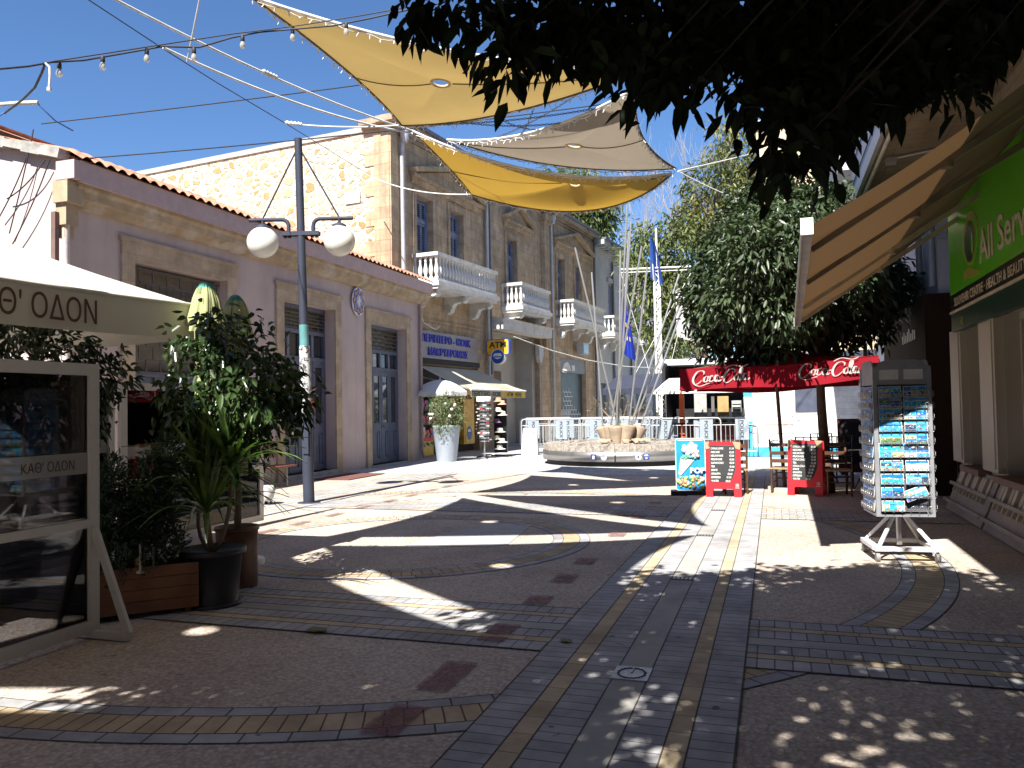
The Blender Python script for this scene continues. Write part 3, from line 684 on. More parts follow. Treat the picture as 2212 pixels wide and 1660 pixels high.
for (u, z0, z1, m_, wd) in ((.55, 6.2, 10.6, mPipeG, .075), (6.8, 2.0, 10.6, mPipeG, .07), (7.02, 3.0, 10.6, mPipeD, .05), (13.75, .2, 10.6, mPipeG, .07), (20.1, .2, 10.7, mPipeD, .07)):
    d = MB(); d.tube([FS(u, z1 + .2, .3), FS(u, z1 - .05, .14), FS(u, z0, .14)], wd, 8); d.lathe([(.10, z1 - .1), (.16, z1 + .1), (.16, z1 + .28)], 10, FS(u, 0, .24)); part('downpipe', d, m_, SB)
# passage in the second bay
mBeige = M('beige painted wall', (.44, .41, .36), .9, var=.1, scale=1.5, bump=.1, stain=.4, staincol=(.33, .30, .26))
pa = MB(); pa.fbox(FS, 7.51, 12.49, .02, 4.84, -1.25, -1.20); pa.fbox(FS, 12.2, 12.49, .02, 4.84, -1.199, -.33); pa.fbox(FS, 7.51, 7.7, .02, 4.84, -1.199, -.33); pa.fbox(FS, 7.3, 12.7, 4.86, 4.95, -1.3, -.321); pa.fbox(FS, 12.491, 12.7, .0, 4.859, -1.3, -.321); pa.fbox(FS, 7.3, 7.509, .0, 4.859, -1.3, -.321)
part('passage_wall', pa, mBeige, SB)
li = MB(); li.fbox(FS, 7.3, 12.6, 4.86, 5.25, .003, .55); li.fbox(FS, 7.3, 12.6, 5.25, 5.32, .003, .62); part('passage_canopy', li, M('white painted concrete', (.60, .58, .54), .8, var=.12, stain=.5, staincol=(.33, .27, .21), stainscale=2), SB)
po = MB(); po.fbox(FS, 9.1, 10.6, 1.2, 3.3, -1.199, -1.16, 0); po.fbox(FS, 9.25, 10.45, 1.35, 2.6, -1.159, -1.15, 1)
for i in range(3): po.fbox(FS, 9.25, 10.45, 1.35 + i * .42, 1.45 + i * .42, -1.149, -1.12, 2)
part('notice_board', po, [M('brown board', (.17, .12, .09), .7), mDark, M('tan shelf', (.36, .22, .11), .7)], SB)
# shuttered shop in the third bay
F3 = MB(); F3.fbox(FS, 15.0, 18.75, 3.4, 4.09, -.28, -.06, 0); part('shop_fascia', F3, M('grey painted fascia', (.23, .24, .27), .7, var=.1), SB)
ps = MB(); ps.prism(FS, [(15.4, 3.5), (16.6, 3.5), (16.5, 3.75), (16.2, 3.95), (15.9, 3.9), (15.6, 3.8)], -.058, -.05); ps.fbox(FS, 16.75, 17.2, 3.5, 3.8, -.058, -.05); part('peeling_poster', ps, M('torn white paper', (.6, .6, .58), .8), SB)
sh = MB(); sh.fbox(FS, 15.0, 18.75, .02, 3.4, -.31, -.25)
for i in range(24): sh.fbox(FS, 15.0, 18.75, .1 + i * .137, .13 + i * .137, -.249, -.235)
part('roller_shutter', sh, M('dark glazed shutter', (.055, .075, .085), .35, .2, .3, 3), SB)
gf = MB(); g2 = random.Random(9)
def brick_ol(u, z, bw=.36, bh=.2, t=.035):
    gf.fbox(FS, u, u + bw, z, z + t, -.233, -.228); gf.fbox(FS, u, u + t, z + t, z + bh, -.233, -.228)
for r in range(11):
    z = .1 + r * .23
    for c in range(9):
        u = 15.1 + c * .4 + (.2 if r % 2 else 0)
        if u > 18.3: continue
        if r < 7 and c > 3 and r > 3 and (c - 3) > (9 - r): continue
        if r >= 7 and not (2 <= c <= 4): continue
        if r < 7 and c == 3 and r % 3 == 1: continue
        brick_ol(u, z)
part('painted_brick_outlines', gf, M('white graffiti paint', (.62, .62, .62), .7), SB)
fl = MB()
for r in range(6):
    for c in range(4): fl.fbox(FS, 15.13 + c * .4 + (.2 if r % 2 else 0), 15.45 + c * .4 + (.2 if r % 2 else 0), .14 + r * .23, .30 + r * .23, -.2335, -.229)
part('painted_bricks', fl, M('grey graffiti fill', (.40, .40, .40), .7), SB)
# street number stone high on the side wall
ln = MB(); FQ = Fr(FS(0, 0, 0), -SN, -SU); ln.fbox(FQ, 1.15, 1.75, 8.55, 8.95, .033, .05); solo('wall_plaque', ln, mWhiteS, 'small white plaque high on the sunlit rubble side wall', 'plaque')
# --- kiosk shop in the first bay
mSteelS = M('brushed steel sign', (.30, .30, .31), .45, .25, .1, 6)
mBlueL2 = M('blue acrylic letters', (.03, .03, .45), .3)
kf = MB(); kf.fbox(FS, .8, 6.05, 3.24, 3.42, .003, .1, 1); kf.fbox(FS, .75, 5.75, 3.42, 4.36, .003, .16, 0); KS = thing('kiosk_sign', 'brushed steel sign with blue Greek letters above the kiosk', 'sign', FS(3.2, 3.4, .1))
part('sign_board', kf, [mSteelS, mDark], KS)
t_ = MB(); textmb(t_, 'ΠΕΡΙΠΤΕΡΟ - KIOSK', Fr(FS(3.35, 3.98, .162), SU, SN), .27, 0, .04, width=3.55, bold=.012); part('lettering', t_, mBlueL2, KS)
t_ = MB(); textmb(t_, 'ΜΑKΡΥΔΡΟΜΟΣ', Fr(FS(3.45, 3.53, .162), SU, SN), .27, 0, .04, width=2.9, bold=.012); part('lettering', t_, mBlueL2, KS)
kb = MB(); kb.fbox(FS, .75, 6.1, .02, 3.2, -.32, -.3, 0); kb.fbox(FS, .76, 1.0, .02, 2.6, -.3, .05, 1); kb.fbox(FS, 4.75, 5.6, .3, 2.5, -.3, .05, 2); kb.fbox(FS, 4.85, 5.5, .35, 1.15, .051, .062, 3)
for i in range(4): kb.fbox(FS, 1.05, 4.7, .6 + i * .5, .63 + i * .5, -.299, .02, 4)
part('kiosk_interior', kb, [M('shop dark interior', (.04, .03, .03), .7), M('grey jamb', (.36, .34, .31), .8), M('yellow cash machine', (.62, .36, .03), .4), M('yellow panel', (.66, .42, .05), .5), M('dark shelf', (.10, .07, .05), .6)], SB)
t_ = MB(); textmb(t_, 'ATM', Fr(FS(5.15, 2.0, .052), SU, SN), .17, 0, .008, bold=.02); t_.prism(FS, [(5.15 + .2 * cos(a), .72 + .27 * sin(a)) for a in np.linspace(0, 6.28, 20)[:-1]], .063, .07, 1); t_.prism(FS, [(5.0, .76), (5.3, .76), (5.22, .86), (5.08, .86)], .0705, .075, 2)
part('machine_lettering', t_, [mDark, M('bank blue', (.03, .08, .35), .4), M('white print', (.7, .7, .7), .5)], SB)
# toys and packets on the kiosk shelves
g3 = random.Random(5); pal = [(.62, .04, .03), (.7, .45, .03), (.05, .35, .08), (.05, .12, .5), (.7, .2, .05), (.65, .65, .62), (.5, .05, .3)]
tm = [M('packet %d' % i, c, .4) for i, c in enumerate(pal)]
pcn = ['red', 'yellow', 'green', 'blue', 'orange', 'white', 'purple']
for i in range(4):
    u = 1.15; pi_ = 0
    while u < 3.9:
        wd = g3.uniform(.18, .34); hh = g3.uniform(.22, .4); pk = MB(); z = .631 + i * .5; k = g3.randrange(7)
        pk.fbox(FS, u, u + wd, z, z + hh, -.25, -.05 + g3.uniform(0, .05), 0); pk.fbox(FS, u + .03, u + wd - .03, z + hh * .3, z + hh * .62, .002, .006, 1)
        pi_ += 1; solo('sweet_packet', pk, [tm[k], tm[(k + 3) % 7]], '%s packet, %s from the left on the %s kiosk shelf' % (pcn[k], ORD[pi_ - 1], ['lowest', 'second lowest', 'second highest', 'highest'][i]), 'packet', 'packets on the kiosk shelves'); u += wd + .05
by = MB(); by.fbox(FS, 1.05, 2.05, .06, .56, .03, .30, 0); by.fbox(FS, 1.05, 2.05, .56, .66, .0, .33, 1)
for c in range(6): by.sphere(FS(1.15 + .16 * c, .42 + .05 * (c % 2), .32), .055, 8, 6, 2 + c % 2)
solo('sweet_stand', by, [tm[1], tm[0], tm[5], tm[2]], 'yellow toy stand with a red scalloped top inside the kiosk front', 'stand')
# kiosk awning
mAwnY = clothmat('cream yellow awning', (.64, .59, .46), .22, (.58, .5, .34)); mAwnB = M('black print', (.03, .03, .03), .7)
KA = thing('kiosk_awning', 'cream and yellow kiosk awning printed with black lettering', 'awning', FS(3.9, 2.3, 0))
a = MB(); P = [[FS(1.45 + (2.72 - 1.45) * 0 + (5.05) * i / 8, 3.14 - (3.14 - 2.3) * t - .05 * sin(pi * t), .05 + 1.5 * t) for i in range(9)] for t in np.linspace(0, 1, 7)]
# the awning fans out towards the street
P = [[FS(1.55 + .95 * t + (4.55 + .05 * t) * i / 8, 3.14 - .84 * t - .06 * sin(pi * t), .06 + 1.5 * t) for i in range(9)] for t in np.linspace(0, 1, 7)]
a.grid(P); part('canopy', a, mAwnY, KA)
v = MB(); v.fbox(FS, 2.5, 7.1, 2.03, 2.29, 1.555, 1.565, 0); v.fbox(FS, 4.95, 7.09, 2.04, 2.285, 1.5655, 1.569, 1); part('valance', v, [mAwnY, M('yellow print', (.68, .45, .05), .6)], KA)
t_ = MB(); textmb(t_, 'ΠΕΡΙΠΤΕΡΟ - KIOSK', Fr(FS(3.72, 2.08, 1.570), SU, SN), .165, 0, .004, width=2.3, bold=.02); part('lettering', t_, mAwnB, KA); t_ = MB(); textmb(t_, 'ATM  HERE', Fr(FS(6.05, 2.08, 1.570), SU, SN), .165, 0, .004, width=1.35, bold=.02); part('lettering', t_, mAwnB, KA)
br_ = MB(); br_.tube([FS(2.48, 2.30, 1.56), FS(7.12, 2.30, 1.56)], .035, 8); part('front_bar', br_, M('white awning bar', (.7, .7, .68), .4), KA)
for u in (1.75, 6.6):
    r_ = MB(); r_.tube([FS(u, 2.75, .08), FS(u + .3, 2.55, .8), FS(u + .75, 2.3, 1.5)], .025, 6); part('folding_arm', r_, M('grey arm', (.4, .4, .4), .4, .5), KA)
ln_ = MB()
nrm = lambda u, t, e=.006: FS(1.55 + .95 * t + u, 3.14 - .84 * t - .06 * sin(pi * t) + e, .06 + 1.5 * t + e)
def pr_line(u0, t0, u1, t1, wd=.035):
    ln_.add([nrm(u0, t0), nrm(u1, t1), nrm(u1 + wd, t1 + wd / 2), nrm(u0 + wd, t0 + wd / 2)], [(0, 1, 2, 3)])
for i in range(7): pr_line(2.7 + i * .17, .58, 2.7 + i * .17, .9)
for i in range(2): pr_line(2.65, .58 + .32 * i, 4.0, .58 + .32 * i)
for k in range(2):
    for i in range(10): pr_line(.5 + i * .17 + .1 * k, .5 + .2 * k, .58 + i * .17 + .1 * k, .62 + .2 * k, .03)
part('printed_pattern', ln_, M('grey print', (.25, .23, .2), .7), KA)
# ATM hanging sign
AT = thing('atm_sign', 'yellow box sign reading ATM hanging from the stone pier', 'sign', FS(6.6, 3.7, .4))
FA = Fr(FS(6.55, 3.95, .35), SN, -SU)     # faces the plaza
def rrect(w, h, r, cx=0, cy=0, n=5):
    P = []
    for (sx, sy, a0) in ((1, 1, 0), (-1, 1, pi / 2), (-1, -1, pi), (1, -1, 3 * pi / 2)):
        for i in range(n): t = a0 + pi / 2 * i / (n - 1); P.append((cx + sx * (w / 2 - r) + r * cos(t), cy + sy * (h / 2 - r) + r * sin(t)))
    return P
b_ = MB(); b_.prism(FA, rrect(.98, .62, .08, .35, .1), -.1, .1, 0); b_.prism(FA, rrect(.92, .56, .07, .35, .1), .1005, .112, 1); part('sign_box', b_, [M('blue sign case', (.04, .10, .40), .4), M('orange sign face', (.80, .42, .02), .5)], AT)
t_ = MB(); textmb(t_, 'ATM', Fr(FA(.35, .09, .113), SN, -SU), .23, 0, .006, bold=.03, width=.75); part('lettering', t_, mAwnB, AT)
d_ = MB(); d_.prism(FA, [(.35 + .3 * cos(t), -.28 + .3 * sin(t)) for t in np.linspace(0, 2 * pi, 33)[:-1]], -.09, .12, 0); d_.prism(FA, [(.35 + .27 * cos(t), -.28 + .27 * sin(t)) for t in np.linspace(0, 2 * pi, 33)[:-1]], .1205, .126, 1)
d_.prism(FA, [(.13, -.26), (.57, -.26), (.47, -.14), (.23, -.14)], .1265, .13, 0); d_.prism(FA, [(.16, -.31), (.54, -.31), (.35, -.38)], .1265, .13, 0)
part('round_badge', d_, [M('white print', (.7, .7, .7), .5), M('bank blue', (.03, .08, .35), .4)], AT)
# small street fittings on the facade
def cctv(F, u, z, lab, dirv):
    T = thing('security_camera', lab, 'camera', F(u, z, 0)); b = MB(); p0 = F(u, z, .0); p1 = F(u, z, .25); b.tube([p0, p1], .025, 6); part('wall_arm', b, mPipeG, T)
    b = MB(); d = np.array(dirv); d = d / np.linalg.norm(d); b.beam(p1 - d * .18, p1 + d * .24, .13, .11); b.beam(p1 - d * .2 + np.array((0, 0, .07)), p1 + d * .3 + np.array((0, 0, .07)), .17, .015); part('camera_body', b, M('white plastic', (.55, .55, .54), .4), T)
cctv(Fr(FS(0, 0, -1.15), SU, SN), 9.6, 3.72, 'white security camera on the beige passage wall', (.3, -1, -.25)); cctv(FS, 14.85, 3.42, 'grey security camera beside the graffiti shutter', (.6, -1, -.25))
jb = MB(); FJ = Fr(FS(0, 0, -.33), SU, SN); jb.fbox(FJ, 11.95, 12.45, 4.0, 4.5, .3, .5); jb.prism(FJ, [(11.95, 4.0), (12.45, 4.0), (12.28, 3.72), (12.12, 3.72)], .3, .48); jb.tube([FJ(12.2, 3.75, .4), FJ(12.2, .1, .4)], .03, 6); jb.tube([FJ(12.45, 4.35, .42), FJ(12.8, 4.4, .5), FJ(13.0, 4.9, .5), FJ(13.0, 5.3, .4)], .02, 6)
solo('junction_box', jb, M('grey plastic box', (.48, .47, .45), .5), 'grey electrical junction box with a drop cable beside the passage', 'junction box')
fl_ = MB(); fl_.fbox(FS, 16.75, 17.6, 4.35, 4.95, .25, .6, 0); fl_.fbox(FS, 16.82, 17.53, 4.42, 4.88, .6, .61, 1); fl_.tube([FS(17.8, 4.6, 0), FS(17.8, 4.7, .4), FS(17.5, 4.6, .5)], .03, 6, 0)
solo('floodlight', fl_, [mPipeG, M('pale lamp glass', (.45, .6, .62), .15)], 'pale blue floodlight fixed above the graffiti shutter', 'floodlight')

# ================================================================== grey building beyond
mGreyW = M('pale grey render', (.42, .42, .41), .9, var=.1, scale=.8, bump=.1, stain=.3)
mGreyD = M('grey door', (.08, .085, .10), .5)
GB = thing('grey_building', 'pale grey two storey building with a bracketed cornice past the stone one', 'building', FS(29, 0, -3))
gw = [(27.9, 29.1, 6.3, 8.9), (32.0, 33.2, 6.3, 8.9), (36, 37.2, 6.3, 8.9), (23.0, 24.2, 6.3, 8.9)]
gd = [(21.3, 22.8, .02, 3.0), (24.6, 26.3, .02, 2.9), (28.3, 30.8, .02, 3.0), (32.5, 34.5, .02, 3.0), (36, 38, .02, 3)]
w = MB(); openings(w, FS, 20.56, 44, 0, 10.4, gw + gd, .3, 0, -.02); w.quad(FS(44, 0, -.02), FS(44, 0, -12), FS(44, 10.4, -12), FS(44, 10.4, -.02)); part('wall', w, mGreyW, GB)
c_ = MB()
for (z0, z1, o) in ((10.4, 10.6, .1), (10.75, 11.0, .6)): c_.fbox(FS, 20.56, 44.2, z0, z1, -.3, o)
c_.fbox(FS, 20.56, 44, 10.6, 10.75, -.3, .12)
for i in range(38): u = 20.8 + i * .62; c_.fbox(FS, u, u + .22, 10.601, 10.749, .121, .55)
part('cornice', c_, mGreyW, GB)
g_ = MB(); g_.fbox(FS, 20.56, 44.2, 11.0, 11.12, .45, .7); part('gutter', g_, mPipeD, GB)
for h in gw:
    s = MB(); s.fbox(FS, h[0] + .02, h[1] - .02, h[2], h[3], -.3, -.24, 0)
    for j in range(24): s.fbox(FS, h[0] + .1, h[1] - .1, h[2] + .1 + j * .1, h[2] + .15 + j * .1, -.239, -.22, 0)
    part('window_shutter', s, mShut, GB)
    s = MB(); s.fbox(FS, h[0] - .2, h[1] + .2, h[3] + .05, h[3] + .3, -.018, .12); part('window_hood', s, mGreyW, GB)
for h in gd:
    s = MB(); s.fbox(FS, h[0], h[1], h[2], h[3], -.31, -.25, 0); s.fbox(FS, (h[0] + h[1]) / 2 - .04, (h[0] + h[1]) / 2 + .04, h[2], h[3], -.249, -.22, 1); part('door', s, [mGreyD, mBlueL], GB)
FGm = Fr(FS(0, 0, -.02), SU, SN)
balcony(FGm, 21.0, 25.6, 5.75, .95, mWhiteS, GB, 1.0, (.1, .5, .9), .24); balcony(FGm, 27.0, 33.5, 5.75, .95, mWhiteS, GB, 1.0, (.1, .4, .7), .26); balcony(FGm, 36.0, 41.0, 5.75, .95, mWhiteS, GB, 1.0, (.1, .5, .9), .26)
w = MB(); w.fbox(FS, 27.4, 31.4, 6.6, 7.35, .96, 1.0); solo('white_banner', w, M('white sheet', (.7, .7, .68), .8), 'plain white sheet hung over a balcony rail of the grey building', 'banner')
for u in (23.6, 27.2, 34.8):
    d = MB(); d.tube([FS(u, 10.9, .55), FS(u, 10.2, .08), FS(u, .2, .08)], .07, 8); part('downpipe', d, mPipeD, GB)
# ================================================================== shade sails
mSailY = clothmat('yellow shade cloth', (.47, .355, .155), .25, (.56, .39, .13), 160, var=.06)
mSailT = clothmat('taupe shade cloth', (.33, .285, .225), .24, (.38, .32, .24), 160, var=.06)
mSailO = clothmat('golden shade cloth', (.50, .33, .08), .30, (.60, .36, .05), 160, var=.06)
mRope = M('white rope', (.62, .62, .60), .7)
mHem = M('dark hem cord', (.14, .11, .06), .8)
mFairy = M('white fairy light cable', (.66, .66, .66), .5)
mCable = M('dark cable', (.03, .03, .035), .6)
def sail(name, A, B, C, H, bow, mat, label, hemmats=(0, 1, 0), fairy=(), sag=.22):
    A, B, C, H = [np.array(p, float) for p in (A, B, C, H)]
    T = thing(name, label, 'shade sail', (A + B + C) / 3, 'triangular shade sails over the plaza')
    cen = (A + B + C) / 3
    n = 18; edges = []
    for k, (p, q) in enumerate(((A, B), (B, C), (C, A))):
        m = (p + q) / 2; c = m + (cen - m) * bow[k] * 2 - np.array((0, 0, sag * 2 if k else sag * .5)); edges.append(qbez(p, c, q, n + 1))
    bd = edges[0][:-1] + edges[1][:-1] + edges[2][:-1]; K = len(bd)
    U1 = np.array((1, 0, 0.)); V1 = np.array((0, 1., 0))
    # hole ring lies in the cloth
    nrm = np.cross(B - A, C - A); nrm /= np.linalg.norm(nrm); nrm *= np.sign(nrm[2])
    U1 -= nrm * (U1 @ nrm); V1 -= nrm * (V1 @ nrm)
    hr = .13
    ring_ = []
    for p in bd:
        d = p - H; a = atan2(d @ V1, d @ U1); ring_.append(H + hr * (U1 * cos(a) + V1 * sin(a)))
    R = 10; P = []
    for i in range(R + 1):
        t = (i / R) ** 1.2; row = [ring_[j] + (bd[j] - ring_[j]) * t for j in range(K)]
        row = [p - np.array((0, 0, sag * sin(pi * min(1, t)) * .3)) for p in row]; P.append(row + [row[0]])
    m = MB(); m.grid(P); part('sail_cloth', m, mat, T)
    for k, e in enumerate(edges):
        h = MB(); h.tube(e, .022, 6); part('edge_hem', h, [mRope, mHem][hemmats[k]], T)
    h = MB(); h.tube(ring_, .022, 6, closed=True); part('vent_ring', h, M('pale vent ring', (.55, .42, .22), .6), T)
    tip = max((A, B, C), key=lambda p: min(np.linalg.norm(p - q) for q in (A, B, C) if q is not p))
    s = MB()
    far = C
    s.tube([p + np.array((0, 0, -.03)) for p in sagline(H - (H - C) * .06, C, .07, 10)], .009, 4); opp = edges[0][n // 2]
    s.tube([p + np.array((0, 0, -.03)) for p in sagline(H + (opp - H) * .1, opp, .07, 10)], .009, 4)
    part('seam', s, mHem, T)
    for k in fairy:
        f = MB(); e = edges[k]; g = random.Random(k + int(A[1] * 10))
        L = []
        for i in range(len(e) - 1):
            for j in range(4):
                t = j / 4; L.append(e[i] + (e[i + 1] - e[i]) * t + np.array((g.uniform(-.02, .02), g.uniform(-.02, .02), -.03 + g.uniform(-.03, .015))))
        f.tube(L, .007, 4)
        for p in L[::2]:
            d = np.array((g.uniform(-.05, .05), g.uniform(-.05, .05), -.03 - g.uniform(0, .04))); f.tube([p, p + d * .5, p + d], [.004, .009, .006], 5)
        solo('fairy_lights', f, mFairy if k != 9 else mCable, 'string of small white fairy lights along the %s' % fairy[k], 'fairy lights', 'fairy lights on the shade sails')
    return edges
S1 = sail('shade_sail', (-6.05, 8.3, 6.8), (-6.02, 12.45, 6.57), tuple(PX(1392, 150, -1.6)), (-4.45, 10.5, 6.33), (.14, .05, .02), mSailY,
          'largest olive yellow triangular sail, highest and nearest of the three in view', (1, 1, 0), {0: 'left dark edge of the largest yellow sail', 1: 'lower edge of the largest yellow sail', 2: 'pale upper edge of the largest yellow sail'})
S2 = sail('shade_sail', (-1.62, 14.9, 6.02), (-1.62, 10.5, 5.85), (-5.6, 13.5, 6.6), (-3.02, 12.71, 5.93), (.2, .06, .0), mSailT,
          'taupe grey triangular sail between the two yellow ones', (1, 0, 1), {1: 'upper edge of the taupe sail', 0: 'right edge of the taupe sail', 2: 'dark lower edge of the taupe sail'})
S3 = sail('shade_sail', (-6.2, 13.25, 6.76), (-5.97, 15.66, 6.16), tuple(PX(1452, 375, -1.66)), (-3.53, 14.85, 5.93), (.10, -.45, .0), mSailO,
          'lowest golden orange sail, a narrow triangle beneath the taupe one', (1, 1, 0), {2: 'upper edge of the golden sail', 0: 'left edge of the golden sail', 1: 'lower edge of the golden sail'}, .37)
# the row goes on back over the photographer; only the shadows of these fall into view
sail('shade_sail', (-6.02, 2.55, 7.2), (-5.92, 7.05, 7.2), (-1.56, 4.1, 7.1), (-4.39, 4.4, 7.05), (.2, .03, .03), mSailY, 'yellow triangular sail overhead whose shadow has its tip by the ring paving')
sail('shade_sail', (-1.65, 8.2, 7.4), (-1.4, 4.3, 7.3), (-5.85, 7.3, 7.5), (-3.05, 6.75, 7.3), (.18, .04, .04), mSailT, 'taupe sail overhead with its point to the pink building, above the ring paving')
sail('shade_sail', (-1.4, 4.45, 6.2), (-1.5, -.4, 6.2), (-5.65, 2.75, 6.3), (-3.11, 2.2, 6.15), (.27, .04, .05), mSailO, 'golden sail overhead shading the cross strip of pavers')
sail('shade_sail', (-5.9, -2.3, 6.3), (-5.8, 2.25, 6.3), (-1.4, -.75, 6.2), (-4.5, -.6, 6.15), (.16, .10, .04), mSailT, 'taupe sail overhead nearest the glass screen')
sail('shade_sail', (-1.3, -1.0, 6.2), (-1.3, -5.5, 6.2), (-5.7, -2.6, 6.3), (-2.9, -3.0, 6.15), (.2, .04, .04), mSailY, 'yellow sail overhead behind the camera position')
# chains lacing the big sail to the taupe one
mChain = M('galvanised chain', (.10, .11, .14), .5, .5)
def chain(a, b, lab):
    a = np.array(a, float); b = np.array(b, float); n = int(np.linalg.norm(b - a) / .05); m = MB()
    pts = sagline(a, b, .06, n + 1)
    for i in range(n):
        d = pts[i + 1] - pts[i]; d /= np.linalg.norm(d); s = np.cross(d, (0, 0, 1.)); s /= np.linalg.norm(s); o = s if i % 2 else np.cross(d, s); c = (pts[i] + pts[i + 1]) / 2
        m.tube([c + d * .033 * cos(t) + o * .014 * sin(t) for t in np.linspace(0, 2 * pi, 9)[:-1]], .005, 4, closed=True)
    solo('lacing_chain', m, mChain, lab, 'chain', 'chains lacing the sails together')
for k, (i, j) in enumerate(((2, 15), (5, 12), (8, 10), (11, 8), (14, 5))):
    chain(S1[1][i], S2[1][18 - j], 'dark lacing chain between the largest yellow and taupe sails, %s from the left' % ORD[k])
# ropes, cables
def wire(name, lab, cat, pts, r, mat, sag=0.0, grp=None, knots=()):
    m = MB()
    P = pts if len(pts) > 2 else sagline(pts[0], pts[1], sag, 16)
    m.tube(P, r, 5)
    for t in knots:
        a = P[int(t * (len(P) - 1))]; b = P[min(len(P) - 1, int(t * (len(P) - 1)) + 1)]; d = (b - a) / np.linalg.norm(b - a)
        m.tube([a + d * (.03 * i) + np.array((0, 0, .02 * (i % 2))) for i in range(10)], r * 2.0, 5)
    return solo(name, m, mat, lab, cat, grp)
SA = np.array((-6.02, 12.45, 6.57)); SB3 = np.array((-5.97, 15.66, 6.16)); SA3 = np.array((-6.2, 13.25, 6.76))
WR = 'ropes and cables strung over the plaza'
wire('guy_rope', 'upper thick white rope running from the sky corner down to the sails', 'rope', [DP(235, -8, 9.5), SA3], .018, mRope, .12, WR, (.42,))
wire('guy_rope', 'lower thick white rope tied to the string light cable at a knot', 'rope', [DP(352, 103, 10.5), SA3 + np.array((0, 0, -.05))], .018, mRope, .15, WR)
wire('guy_rope', 'short white rope drawn nearly level to the lower corner of the big sail', 'rope', [DP(617, 267, 13.5), SA], .016, mRope, .05, WR, (.02,))
wire('guy_rope', 'white rope from the rubble wall plaque to the golden sail corner', 'rope', [DP(785, 373, 25), SB3], .016, mRope, .2, WR)
wire('guy_rope', 'white rope from the taupe sail tip to the right building', 'rope', [np.array((-1.62, 15.4, 6.1)), PX(1690, 312, 2.2)], .018, mRope, .1, WR, (.8,))
wire('guy_rope', 'thin rope from the golden sail tip into the mid green tree', 'rope', [np.array((-1.62, 15.4, 6.1)), DP(1660, 455, 16)], .009, mRope, .05, WR)
wire('guy_rope', 'rope holding the largest sail tip towards the right building', 'rope', [PX(1392, 150, -1.6), np.array((2.6, 10.2, 6.8))], .016, mRope, .05, WR)
wire('overhead_cable', 'dark slanting cable crossing the sky from the top edge to the rubble wall', 'cable', [DP(182, -6, 10), DP(345, 101, 11.0), DP(470, 180, 12.5), DP(615, 266, 14), DP(800, 380, 24)], .008, mCable, 0, WR, ())
wire('overhead_cable', 'upper dark cable from the pink gable across under the big sail', 'cable', [PY(89, 268, 10.0), PX(1900, 10, 2.65)], .012, mCable, .15, WR)
wire('overhead_cable', 'lower dark cable from the pink eaves bracket across the sails', 'cable', [PX(157, 345, -10.8), PX(1900, 125, 2.65)], .012, mCable, .25, WR)
wire('overhead_cable', 'short pale cable hanging steeply between the light string and the ropes', 'cable', [DP(432, -5, 10), DP(417, 70, 10.3), DP(404, 134, 10.6)], .011, mRope, 0, WR)
wire('overhead_cable', 'long thin white cable with pegs strung low along the balconies', 'cable', [FS(8.2, 4.6, .6), FS(11, 4.15, 1.2), FS(14, 3.85, 1.8), FS(18, 3.7, 2.4), FS(23, 3.75, 3.2), FS(30, 4.3, 4.0)], .02, mRope, 0, WR)
wire('overhead_cable', 'blue cable looping above the pink gable roof', 'cable', [DP(-4, 252, 11), DP(45, 222, 11), DP(81, 224, 11), DP(120, 262, 11.2), DP(158, 283, 11.4)], .012, M('blue cable', (.06, .12, .32), .5), 0, WR)
wire('overhead_bar', 'pale horizontal bar in the sky above the pink gable', 'bar', [DP(-5, 227, 11), DP(40, 223.5, 11), DP(82, 222, 11)], .03, M('pale bar', (.5, .48, .42), .6), 0, WR)
for k, (a, b, c) in enumerate((((72, 280), (60, 360), (-2, 470)), ((72, 280), (50, 390), (20, 505)), ((98, 345), (60, 405), (15, 430)), ((107, 345), (80, 430), (18, 545)))):
    wire('wall_cable', ['outermost thin cable hanging down the sunlit pink gable', 'second thin cable hanging down the sunlit pink gable', 'slack cable from the eaves bracket to the shaded gable edge', 'long loose cable from the eaves bracket down the gable'][k], 'cable',
         qbez(PY(*a, 9.85), PY(*b, 9.8), PY(*c, 9.9), 10), .011, mCable, 0, 'loose cables on the pink gable')
wl = MB(); wl.tube([FS(1.1, 5.2, .3), FS(1.6, 4.6, .25), FS(2.3, 4.42, .3), FS(2.8, 4.6, .2)], .022, 5); wl.tube([FS(1.1, 5.2, .3), FS(1.0, 6.0, .2)], .022, 5); solo('wall_cable', wl, mRope, 'white cable dangling below the first white balcony', 'cable', 'loose cables on the stone facade')
# string of bulbs
LS = thing('string_lights', 'dark festoon cable with hanging bulbs crossing the sky to the big sail', 'string lights', DP(350, 100, 10))
pts = [DP(x, y, d) for x, y, d in ((-6, 150, 8), (60, 144, 8.3), (110, 135, 8.6), (180, 131, 8.9), (260, 117, 9.2), (350, 101, 9.4), (430, 103, 9.6), (500, 82, 9.8), (560, 70, 9.9), (650, 62, 10), (720, 56, 9.9), (800, 40, 9.8), (880, 22, 9.7), (960, 5, 9.6))]
m = MB(); m.tube(pts, .011, 5); part('cable', m, mCable, LS)
m = MB(); m.tube([DP(x, y, d) for x, y, d in ((110, 134, 8.6), (350, 97, 9.4), (500, 74, 9.8), (650, 55, 10), (780, 34, 9.8), (880, 16, 9.7))], .008, 5); part('carrier_wire', m, mCable, LS)
mBulb = glassmat('clear bulb glass', (.9, .9, .85), .1, .35, (.75, .7, .55))
